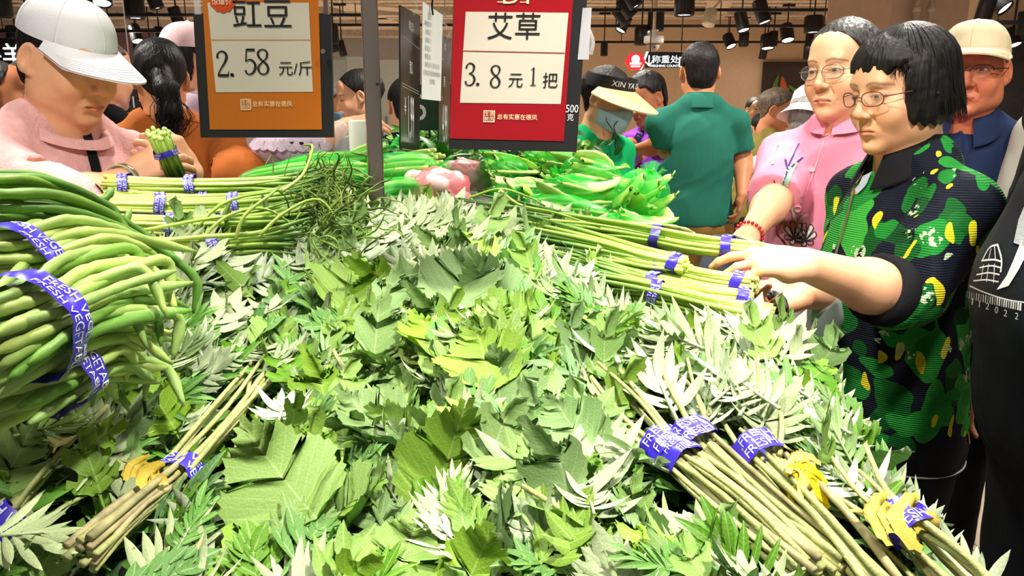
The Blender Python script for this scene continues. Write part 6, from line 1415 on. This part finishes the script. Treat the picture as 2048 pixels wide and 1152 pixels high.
N7 = Person('shopper in tan clothes by the small price card', (226, 188, 5.2), 170, 180, 10, 0, 1.0, 'm', .17, 1, (0, 0), 12, shirt=C_tan, trousers=C_dk, fine=False, showface=False); N7.hair('short', HB, .006)
# -- people behind the right half
T1 = Person('man in a teal green polo shirt and khaki trousers seen from behind', (1398, 146, 3.5), 178, 182, 6, 0, 1.0, 'm', .178, 1.08, (0, 0), 11, shirt=C_green, trousers=C_khaki, fine=False, sleeve='short', hem=.44, bres=.008, amp=.006, showface=False, neckcut=.014, collar=.03, arms={-1: dict(elbow=(1335, 300, 3.5), wrist=(1372, 322, 3.8)), 1: dict(elbow=(1486, 320, 3.5), wrist=(1484, 388, 3.36), hdir=(-.1, .1, -1), hn=(.9, -.3, 0), res=.004)})
T1.hair('short', HB, .005); T1.collar(C_green, .056, .03, .03, drop=.1)
T1.bracelet(-1, M_wired, .95, .03, 0, 'watch', .005)
T2 = Person('woman in emerald green with a black-banded sun visor and face mask', (1216, 200, 3.3), 52, 40, 18, 0, 1.02, 'f', .16, 1.05, (0, 0), 13, shirt=C_em, trousers=C_dk, fine=False, sleeve='elbow', hem=.5, bres=.009); T2.hair('back', HB, .005); T2.mask(M_mask)
V = []; F = []; n = 40
M_straw = mat('straw', srgb(232, 202, 146), .7, .2, var=.06, vs=30); M_band = mat('black_band', (.012, .012, .013), .7)
for i in range(n):
    a = 2 * math.pi * i / n
    for z, k in ((.048, 1.0), (.075, 1.01), (.1, .97)): V.append(T2.lm((.09 * k * math.cos(a), -.012 + .114 * k * math.sin(a), z + .012 * math.sin(a))))
for i in range(n):
    for j in range(2): a = i * 3 + j; b = ((i + 1) % n) * 3 + j; F.append((a, b, b + 1, a + 1))
vb = mk('sun_visor', V, F, M_band, T2.e); V = []; F = []; na, nr = 30, 6
for lay in (0, 1):
    for j in range(nr + 1):
        for i in range(na + 1):
            u = i / na * 2 - 1; a = math.pi / 2 + u * 1.55; t = j / nr; ext = .125 * math.cos(u * 1.35) ** .5 * t; V.append(T2.lm(((.09 + ext * .75) * math.cos(a), -.012 + (.114 + ext) * math.sin(a), .052 + .012 * math.sin(a) - ext * .42 - .004 * lay)))
q = (na + 1) * (nr + 1)
for lay in (0, 1):
    for j in range(nr):
        for i in range(na): a = lay * q + j * (na + 1) + i; f = (a, a + 1, a + na + 2, a + na + 1); F.append(f if lay else f[::-1])
mk('brim', V, F, M_straw, vb)
T, TF = text2d('XIN YA DE'); V = []
for x, y in T: a = math.pi / 2 - .35 + x * .021 / .1; V.append(T2.lm((.093 * math.cos(a), -.012 + .117 * math.sin(a), .076 + .012 * math.sin(a) + y * .022)))
mk('lettering', V, TF, M_white, vb, smooth=False)
c = T2.lm((.06, .05, -.06)); v, f = tube(spline([c, P(1215, 245, 3.16), P(1230, 268, 3.1), P(1236, 300, 3.1), P(1230, 292, 3.1), P(1232, 270, 3.1), P(1228, 250, 3.12), T2.lm((-.05, .06, -.06))], 30), .0022, 6); mk('chin_cord', v, f, M_band, vb)
T3 = Person('man in a purple shirt looking down beside the woman in emerald green', (1292, 198, 4.0), -62, -60, 24, 0, 1.06, 'd', .18, 1.05, (0, 0), 14, shirt=C_pur, trousers=C_dk, fine=False, sleeve='elbow', hem=.55, amp=.008, arms={-1: dict(elbow=(1318, 292, 3.75), wrist=(1262, 302, 3.6), loose=1.15), 1: dict(elbow=(1262, 290, 4.0), wrist=(1240, 305, 3.8))}); T3.hair('short', HB, .005)
T3.strip('shoulder_strap', [(1300, 222), (1284, 262), (1268, 290)], .04, C_dot, .006, parent=T3.e)
T4 = Person('woman in red far back in front of the almond picture', (1510, 220, 8.6), 10, 10, 0, 0, 1.05, 'w', .17, 1, (0, 0), 21, shirt=C_red, trousers=C_dk, fine=False, hres=.007, bres=.016); T4.hair('back', HB, .008)
T5 = Person('elderly woman in olive clothes with hair pinned up', (1556, 222, 5.0), 60, 100, 20, 0, 1.05, 'm', .18, 1.2, (-.08, 0), 22, shirt=C_olive, trousers=C_dk, fine=False, sleeve='long', hem=.6, amp=.008); T5.hair('back', HBR, .006)
T6 = Person('person in a pale pink bucket hat and white shirt behind the pink blouse', (1618, 240, 3.7), 140, 150, 15, 0, 1.05, 'f', .175, 1.1, (-.05, 0), 23, shirt=C_wh, trousers=C_dk, fine=False, showface=False, sleeve='long', hem=.55, amp=.011, arms={-1: dict(elbow=(1545, 330, 3.5), wrist=(1508, 425, 3.3), loose=1.2), 1: dict(loose=1.2)}); T6.hair('short', HG, .006)
V = []; F = []; n = 36
for j, (rr, z) in enumerate([(.02, .14), (.07, .138), (.088, .12), (.098, .055), (.104, .045), (.15, .0)]):
    for i in range(n): a = 2 * math.pi * i / n; V.append(T6.lm((rr * .92 * math.cos(a), -.01 + rr * 1.06 * math.sin(a), z + .004 * math.sin(3 * a))))
for j in range(5):
    for i in range(n): a = j * n + i; b = j * n + (i + 1) % n; F.append((a, b, b + n, a + n))
F.append(tuple(range(n))); mk('bucket_hat', V, F, C_capp, T6.e)
T7 = Person('shopper hidden between the polo shirt and the olive clothes', (1522, 258, 6.2), 180, 180, 0, 0, 1.0, 'f', .17, 1, (0, 0), 24, shirt=C_wh, trousers=C_dk, fine=False, hres=.008, bres=.016, showface=False); T7.hair('short', HB, .008)
# -- black basket between the two women, clear bag
M_bag = mat('clear_bag', (.85, .86, .88), .25, .4, var=.05, alpha=.32); bk = empty('shopping_basket', P(1625, 730, 1.78) - Vector((0, 0, .09)), 'black plastic shopping basket held below the garlic stems', 'basket')
c = P(1625, 730, 1.78); m = MB()
for (o, d) in [((0, -.13, 0), (.34, .008, .17)), ((0, .13, 0), (.34, .008, .17)), ((-.17, 0, 0), (.008, .26, .17)), ((.17, 0, 0), (.008, .26, .17)), ((0, 0, -.085), (.34, .26, .008))]: m.box(c + Vector(o), d)
m.build('tub', M_black, bk); m = MB()
for (o, d) in [((0, -.135, .09), (.37, .02, .016)), ((0, .135, .09), (.37, .02, .016)), ((-.178, 0, .09), (.02, .28, .016)), ((.178, 0, .09), (.02, .28, .016))]: m.box(c + Vector(o), d, bev=.004)
m.build('rim', M_black, bk)
MB().tube(spline([c + Vector((-.15, -.13, .09)), P(1562, 640, 1.30), P(1566, 606, 1.30), P(1545, 590, 1.32), P(1520, 600, 1.36), c + Vector((-.15, .1, .09))], 20), .009, 8).build('handle', M_black, bk, smooth=True)
V, F, UV = blob(P(1618, 640, 1.47), (.09, .05, .07), Matrix.Identity(3), 91, amp=.3); tag(mk('plastic_bag', V, F, M_bag), 'clear crumpled plastic bag between the hands and the basket', 'bag')
# ---------------------------------------------------------------- ceiling tracks and lamps, wall signs, far things
M_lamp = mat('lamp_black', (.012, .012, .013), .4, .4); M_glow = mat('lamp_glow', (1, .97, .9), .3, .2, var=0, em=14, emc=(1, .95, .86))
def can_lamp(label, c, d, r, L, rail=True, group='black track lamps'):
    """Track lamp: can, lit disc, stirrup, adapter."""
    c = Vector(c); d = Vector(d).normalized(); R = frame(d, (0, 0, 1) if abs(d.z) < .9 else (0, 1, 0)) @ Matrix.Rotation(-math.pi / 2, 3, 'X'); e = empty('track_lamp', c, label, 'lamp', group)
    MB().lathe([(r * .3, -L), (r * .9, -L), (r, -L * .9), (r, -.012), (r * .93, 0), (r * .85, -.02), (r * .1, -.025)], c, 18, R).build('can', M_lamp, e, smooth=True)
    MB().lathe([(r * .84, -.019), (r * .84, -.0175), (.001, -.0175)], c, 18, R).build('lit_disc', M_glow, e)
    b = c - d * L * .55; MB().tube([b, b + Vector((0, 0, .10)), (b.x, b.y, 3.2)], .009, 6).build('stem', M_lamp, e)
    MB().box((b.x, b.y, max(b.z + .13, 2.88)), (.16, .035, .03), bev=.004).build('adapter', M_lamp, e)
    return e
def railx(px0, px1, py, Y):
    a, b = P(px0, py, Y), P(px1, py, Y); e = tag(MB().box((a + b) / 2, ((b - a).length, .035, .03)).build('track_rail', M_lamp), 'black lighting track crossing the ceiling %s' % ('above the weighing sign' if px0 > 1000 and Y > 10 else 'left of the orange sign' if px0 < 300 else 'behind the steel post' if px0 < 1000 else 'above the green polo shirt'), 'lighting track', 'ceiling tracks')
    for t in (.1, .5, .9): c = a + (b - a) * t; MB().tube([c, (c.x, c.y, 3.2)], .006, 6).build('hanging_rod', M_lamp, e)
for a in ((1180, 1700, 52, 9.6), (1190, 1720, 84, 12.0 - .4), (1180, 2060, 20, 8.6), (660, 1180, 50, 10), (-40, 420, 62, 9.2), (200, 740, 30, 8.4), (1890, 2100, 45, 6.2)): railx(*a)
lamps = [(1368, 32, 8.2, .105, .28, (0, 0, -1)), (1311, 62, 9.6, .10, .24, (0, 0, -1)), (1283, 90, 9.6, .09, .2, (0, 0, -1)), (1273, 14, 8.0, .075, .22, (.5, -.1, -.9)), (1265, 32, 8.6, .075, .22, (.6, -.1, -.8)), (1255, 48, 9.2, .075, .22, (.6, -.1, -.8)), (1240, 62, 9.8, .07, .2, (-.5, -.2, -.9)), (1208, 112, 11.0, .05, .18, (0, 0, -1)), (1488, 62, 9.4, .075, .24, (.2, -.3, -1)), (1530, 46, 8.8, .08, .26, (.3, -.2, -1)), (1463, 94, 11.2, .075, .2, (.3, -.5, -1)), (1487, 92, 11.4, .07, .2, (.1, .3, -1)), (1535, 98, 11.0, .095, .2, (0, -.2, -1)), (1576, 82, 10.2, .085, .22, (.05, -.4, -1)), (1626, 66, 9.6, .115, .2, (0, 0, -1)), (1546, 92, 11.0, .06, .2, (0, 0, -1)), (1618, 94, 11.5, .06, .2, (0, 0, -1)), (1524, 118, 11.6, .055, .2, (-.1, .2, -1)), (1614, 118, 11.6, .055, .2, (.1, .2, -1)), (2012, 18, 5.6, .062, .15, (.45, -.6, -.75)), (1963, 44, 5.4, .055, .17, (-.05, .25, -1)), (2030, 92, 6.8, .06, .16, (.1, -.5, -1)), (2044, 70, 6.4, .05, .18, (0, 0, -1)),
         (271, 38, 8.6, .105, .24, (0, 0, -1)), (204, 8, 7.6, .09, .2, (.1, -.4, -1)), (8, 35, 8.2, .09, .26, (0, 0, -1)), (42, 62, 8.8, .075, .24, (-.5, -.2, -.9)), (34, 88, 10.0, .11, .22, (0, 0, -1)), (222, 94, 10.2, .09, .22, (0, 0, -1)), (276, 84, 9.6, .07, .22, (.35, -.35, -1)), (322, 90, 9.6, .07, .22, (.25, -.4, -1)), (361, 54, 8.8, .065, .22, (.2, .3, -1)), (277, 108, 11, .06, .2, (0, 0, -1)), (302, 106, 11, .08, .2, (0, 0, -1)), (672, 104, 10.0, .05, .2, (.2, .2, -1)), (688, 112, 10.2, .05, .2, (.2, .2, -1)), (668, 88, 9.6, .065, .24, (0, .1, -1)), (316, 18, 8, .07, .2, (.3, .1, -1)), (1760, 40, 8.2, .09, .2, (0, -.2, -1))]
side = lambda px: 'right of the pillar' if px > 1900 else 'above the pink blouse' if px > 1560 else 'over the green polo shirt' if px > 1340 else 'near the weighing sign' if px > 1180 else 'between the signs' if px > 600 else 'left of the orange sign' if px > 240 else 'above the white cap'
cnt_ = {}
ORD = ['first', 'second', 'third', 'fourth', 'fifth', 'sixth', 'seventh', 'eighth', 'ninth', 'tenth', 'eleventh']
for px, py, Y, r_, L_, d in sorted(lamps):
    k = side(px); cnt_[k] = cnt_.get(k, 0) + 1
    can_lamp('black cylinder track lamp %s, %s from the left there' % (k, ORD[cnt_[k] - 1]), P(px, py, Y), d, r_, L_)
# lamps over the stand and aisles, with cans for the added face lights
for i, (l, t, p_, a_) in enumerate(SPOTS):
    can_lamp('track lamp over the vegetable island, aimed down at it', Vector(l) + (Vector(l) - Vector(t)).normalized() * .06, Vector(t) - Vector(l), .055, .16, group='track lamps over the island')
for x, y in AISLE: can_lamp('downlight over the aisles between the stands', (x, y, 2.79), (0, 0, -1), .09, .2, group='downlights over the aisles')
# ceiling camera, emergency lamp, smoke head
p = P(1307, 92, 9.4); e = empty('dome_camera', p, 'white dome camera under the ceiling beside the weighing sign', 'camera'); MB().lathe([(.03, .19), (.05, .17), (.04, .12), (.12, .11), (.12, .04), (.1, .03)], p, 18).build('housing', mat('white_plastic', srgb(220, 214, 206), .4), e, smooth=True); MB().lathe([(.075, .03), (.07, -.02), (.045, -.055), (.001, -.07)], p, 18).build('dome', mat('grey_dome', srgb(150, 140, 130), .2, .6), e, smooth=True)
MB().lathe([(.001, -.012), (.02, 0), (.001, .012)], p + Vector((0, -.065, -.02)), 10).build('lens', M_lamp, e); MB().tube([p + Vector((0, 0, .17)), (p.x, p.y, 3.2)], .02, 8).build('stem', M_beam, e)
p = P(1418, 42, 6.4); d = Vector((-.25, -.3, -1)).normalized(); R = frame(d, (0, 1, 0)) @ Matrix.Rotation(-math.pi / 2, 3, 'X'); e = empty('white_lamp', p, 'white track lamp tilted above the green polo shirt', 'lamp'); MB().lathe([(.02, -.1), (.05, -.09), (.052, .03), (.046, .035), (.001, .03)], p, 16, R).build('can', mat('cream_plastic', srgb(232, 220, 196), .4), e, smooth=True); MB().tube(spline([p - d * .09, p - d * .14 + Vector((.05, 0, .02)), p - d * .12 + Vector((.1, 0, .12)), p + Vector((.02, 0, .5))], 12), .008, 6).build('cable', M_beam, e, smooth=True)
# weighing sign
Yw = 7.6; a, b = P(1290, 132, Yw), P(1372, 108, Yw); c = (a + b) / 2; e = empty('weighing_sign', c - Vector((0, 0, .1)), 'hanging black sign with red hexagon and white arrow for the weighing counter', 'sign')
MB().box(c, ((b.x - a.x), .04, .15), bev=.006).build('board', M_tag, e); M_glw = mat('lit_white', srgb(235, 240, 240), .5, .2, var=0, em=1.6, emc=(.85, .95, 1)); M_glr = mat('lit_red', srgb(210, 24, 30), .5, .3, var=0, em=.7, emc=(.8, .03, .04))
h0 = P(1270, 123, Yw - .02); V = []; n = 6
for z in (-.03, .03):
    for k in range(6): q = math.pi / 3 * k; V.append(h0 + Vector((.098 * math.cos(q), z, .09 * math.sin(q))))
mk('red_hexagon', V, [tuple(range(6)), tuple(range(11, 5, -1))] + [(k, 6 + k, 6 + (k + 1) % 6, (k + 1) % 6) for k in range(6)], M_glr, e, smooth=False)
m = MB().lathe([(.04, 0), (.04, .004)], h0 + Vector((0, -.036, .018)), 18, Matrix.Rotation(math.pi / 2, 3, 'X')); m.box(h0 + Vector((0, -.034, -.022)), (.11, .006, .018)); m.box(h0 + Vector((0, -.034, -.048)), (.09, .006, .012)); m.build('white_emblem', M_glw, e)
def wsign(s, px, py, h, Y, mt=None, asp=1.0, dy=-.026):
    T, F = text2d(s); q = P(px, py, Y); mk('lettering', [q + Vector((x * h * asp, dy, y * h)) for x, y in T], F, mt or M_glw, e, smooth=False)
wsign('↓', 1297, 122, .1, Yw); wsign('称重处', 1330, 119, .072, Yw, asp=1.15); wsign('WEIGHING COUNTER', 1330, 132, .022, Yw); wsign('/', 1287, 122, .17, Yw - .02, asp=1.3); wsign('□', 1366, 124, .09, Yw); wsign('kg', 1366, 124, .045, Yw)
for sx in (-.15, .15): MB().tube([c + Vector((sx, 0, .07)), (c.x + sx, c.y, 3.2)], .005, 6).build('hanging_rod', M_lamp, e)
# almond picture
Ya = 11.95; a, b = P(1520, 216, Ya), P(1642, 124, Ya); c = (a + b) / 2; W_, H_ = b.x - a.x, b.z - a.z; e = empty('wall_picture', c - Vector((0, 0, H_ / 2)), 'dark framed picture of almonds and green leaves on the warm back wall', 'picture')
MB().box(c, (W_, .04, H_), bev=.01).build('panel', mat('dark_brown_panel', srgb(58, 46, 42), .6), e); M_alm = [mat('almond_a', srgb(196, 96, 48), .6, var=.2, vs=40), mat('almond_b', srgb(170, 110, 66), .6, var=.2, vs=40)]; M_all = mat('picture_leaf', srgb(96, 128, 56), .6)
for k, (px, py, w_, h_, an, mi) in enumerate([(1566, 172, .10, .30, -.25, 0), (1578, 200, .11, .24, 1.3, 1), (1596, 196, .12, .28, 1.5, 0), (1556, 202, .1, .24, 1.0, 1), (1610, 206, .1, .26, 1.2, 0), (1540, 206, .1, .2, .8, 1), (1550, 166, .06, .26, .3, 2), (1542, 180, .05, .2, .9, 2), (1584, 178, .05, .2, -.9, 2), (1572, 182, .045, .18, .6, 2)]):
    q = P(px, py, Ya) + Vector((0, -.024 - .002 * k, 0)); V = [q]; n = 20
    for i in range(n):
        t = 2 * math.pi * i / n; x, y = w_ / 2 * math.sin(t) * (1 - .45 * math.cos(t)), h_ / 2 * math.cos(t); V.append(q + Vector((x * math.cos(an) + y * -math.sin(an) * -1, 0, y * math.cos(an) - x * math.sin(an))))
    mk('printed_almond' if mi < 2 else 'printed_leaf', V, [(0, 1 + i, 1 + (i + 1) % n) for i in range(n)], (M_alm + [M_all])[mi], e, smooth=False)
# meat counter: lit board, hanging cuts
Ym = 8.85; c = P(35, 108, Ym); e = empty('lit_board', c - Vector((0, 0, .2)), 'dark board with glowing white characters at the far left', 'sign'); MB().box(c, (1.7, .1, .34), bev=.01).build('board', M_tag, e)
M_gl2 = mat('glow_white', (1, 1, 1), .5, .2, var=0, em=5, emc=(.9, .95, 1)); T, F = text2d('牛羊肉'); mk('lettering', [c + Vector((-.02 + x * .24, -.06, -.01 + y * .24)) for x, y in T], F, M_gl2, e, smooth=False); 
for sx in (-.7, .7): MB().tube([c + Vector((sx, 0, .1)), (c.x + sx, c.y, 3.2)], .01, 6).build('hanging_rod', M_lamp, e)
M_meat = mat('red_meat', srgb(190, 30, 36), .4, .4, var=.35, vs=12)
pr_ = P(30, 133, 8.8); tag(MB().tube([pr_ + Vector((-.9, 0, 0)), pr_ + Vector((.6, 0, 0))], .012, 8).build('meat_rail', M_steel, smooth=True), 'steel rail with meat hooks on the tiled wall', 'rail')
for k, px in enumerate((12, 22, 34, 40, 52)):
    t0 = P(px, 134, 8.78); b0 = P(px, 158, 8.78); e = empty('meat_cut', b0 - Vector((0, 0, .2)), 'red cut of meat hanging at the tiled wall, %s from the left edge' % ORD[k], 'meat', 'hanging cuts of meat'); MB().tube(spline([t0 + Vector((0, -.02, .03)), t0, (t0 + b0) / 2, b0], 8), .006, 6).build('hook', M_steel, e, smooth=True)
    S = Soft(); S.cap(b0 - Vector((0, 0, .01)), b0 - Vector((.02, 0, .1)), .035, .06, k=.03); S.cap(b0 - Vector((.02, 0, .1)), b0 - Vector((-.02, 0, .2)), .06, .03, k=.03); V, F = S.mesh(.014, folds(k, .012, 30)); mk('meat', V, F, M_meat, e)
# meat counter front with trays, pale panels behind the post, white roll, flower pails
c = P(40, 205, 8.0); ct = empty('meat_counter', (c.x, 8.2, 0), 'white meat counter with red trays at the far left', 'counter'); MB().box((c.x, 8.3, .6), (3.4, .8, 1.2), bev=.02).build('body', M_wallw, ct)
for k in range(6): MB().box((c.x - 1.0 + k * .42, 8.1, 1.24), (.36, .4, .07), bev=.01).build('tray', M_meat if k % 2 else mat('orange_trays', srgb(220, 120, 60), .5, var=.3, vs=20), ct)
for k, (px0, px1, py0, py1, Y) in enumerate([(660, 694, 118, 210, 13.5), (697, 742, 112, 205, 13.0), (742, 800, 118, 190, 13.2)]):
    a, b = P(px0, py1, Y), P(px1, py0, Y); e = empty('cold_room_panel', ((a.x + b.x) / 2, Y, 0), 'pale %s behind the black-haired woman' % ['shelving panel furthest left', 'cold room panel in the middle', 'cold room panel nearest the post'][k], 'panel'); MB().box(((a.x + b.x) / 2, Y, b.z / 2), (b.x - a.x, .1, b.z), bev=.02).build('panel', mat('panel_blue_white', srgb(196, 206, 206), .4, var=.05), e); MB().box(((a.x + b.x) / 2, Y - .06, b.z * .55), (.03, .03, .3)).build('handle', M_steel, e)
p = P(722, 318, 2.2); zt_ = P(722, 240, 2.2).z; e = empty('roll_dispenser', (p.x, p.y, p.z - .05), 'white upright bag roll behind the steel post', 'bag roll'); MB().lathe([(.03, p.z - .06), (.031, p.z - .05), (.031, zt_ - .006), (.028, zt_), (.008, zt_), (.007, zt_ - .03)], (p.x, p.y, 0), 20).build('roll', mat('white_roll', srgb(226, 232, 214), .6, var=.03), e, smooth=True)
MB().lathe([(.02, .01), (.02, p.z - .05)], (p.x, p.y, 0), 12).build('spindle', M_steel, e)
V, F, UV = blob(P(690, 285, 2.35), (.05, .03, .055), Matrix.Identity(3), 95, amp=.3); tag(mk('plastic_bag', V, F, M_bag), 'clear plastic bag beside the white bag roll', 'bag')
# small bunch standing up by the purple shirt
p = P(1283, 375, 1.72); e = empty('asparagus_bunch', P(1283, 392, 1.72), 'small upright green bunch between the bean bags and the purple shirt', 'vegetable bundle')
for k in range(16):
    a = k * 2.4; q = math.sqrt((k + .5) / 16) * .012; b0 = P(1283, 392, 1.72) + Vector((math.cos(a) * q * .6, math.sin(a) * q * .6, 0)); t0 = P(1283, 340, 1.72) + Vector((math.cos(a) * q, math.sin(a) * q, rnd.uniform(-.01, .01))); v, f = tube([b0, (b0 + t0) / 2, t0], [.0026, .003, .0014], 6); mk('stalk', v, f, M_pod, e)
# far stands so the aisle is not bare
for k, (px, Y, w_, hh, cc) in enumerate([(560, 6.0, 1.6, .95, 'leafy'), (1120, 7.0, 2.0, .9, 'fruit'), (1600, 8.6, 1.8, .95, 'leafy'), (250, 6.4, 1.6, .9, 'fruit')]):
    p = P(px, 300, Y); e = empty('produce_stand', (p.x, Y, 0), 'far produce stand %s' % ['behind the orange sign', 'behind the woman in emerald green', 'behind the pink bucket hat', 'behind the small price card'][k], 'stand', 'far produce stands'); MB().box((p.x, Y, hh / 2), (w_, .9, hh), bev=.02).build('base', M_rack, e)
    rr2 = random.Random(k)
    for mi in range(3):
        V = []; F = []
        for q in range(60):
            pp = Vector((p.x + rr2.uniform(-w_ / 2, w_ / 2), Y + rr2.uniform(-.4, .4), hh + rr2.uniform(0, .12)))
            if cc == 'leafy': v, f, _ = blade(.16, .035, pp, (rr2.gauss(0, 1), rr2.gauss(0, 1), 1), (0, -1, .5), .3)
            else: m = MB().lathe([(.005, -.045), (.04, -.025), (.048, 0), (.04, .03), (.008, .045)], pp, 8); v, f = m.v, m.f
            b = len(V); V += v; F += [tuple(i + b for i in z) for z in f]
        tag(mk('greens' if cc == 'leafy' else 'fruit', V, F, (M_rk if cc == 'leafy' else [mat('fruit_red', srgb(210, 50, 40), .4), mat('fruit_orange', srgb(236, 150, 40), .4), mat('fruit_green', srgb(120, 190, 70), .4)])[mi], e), kind='stuff')
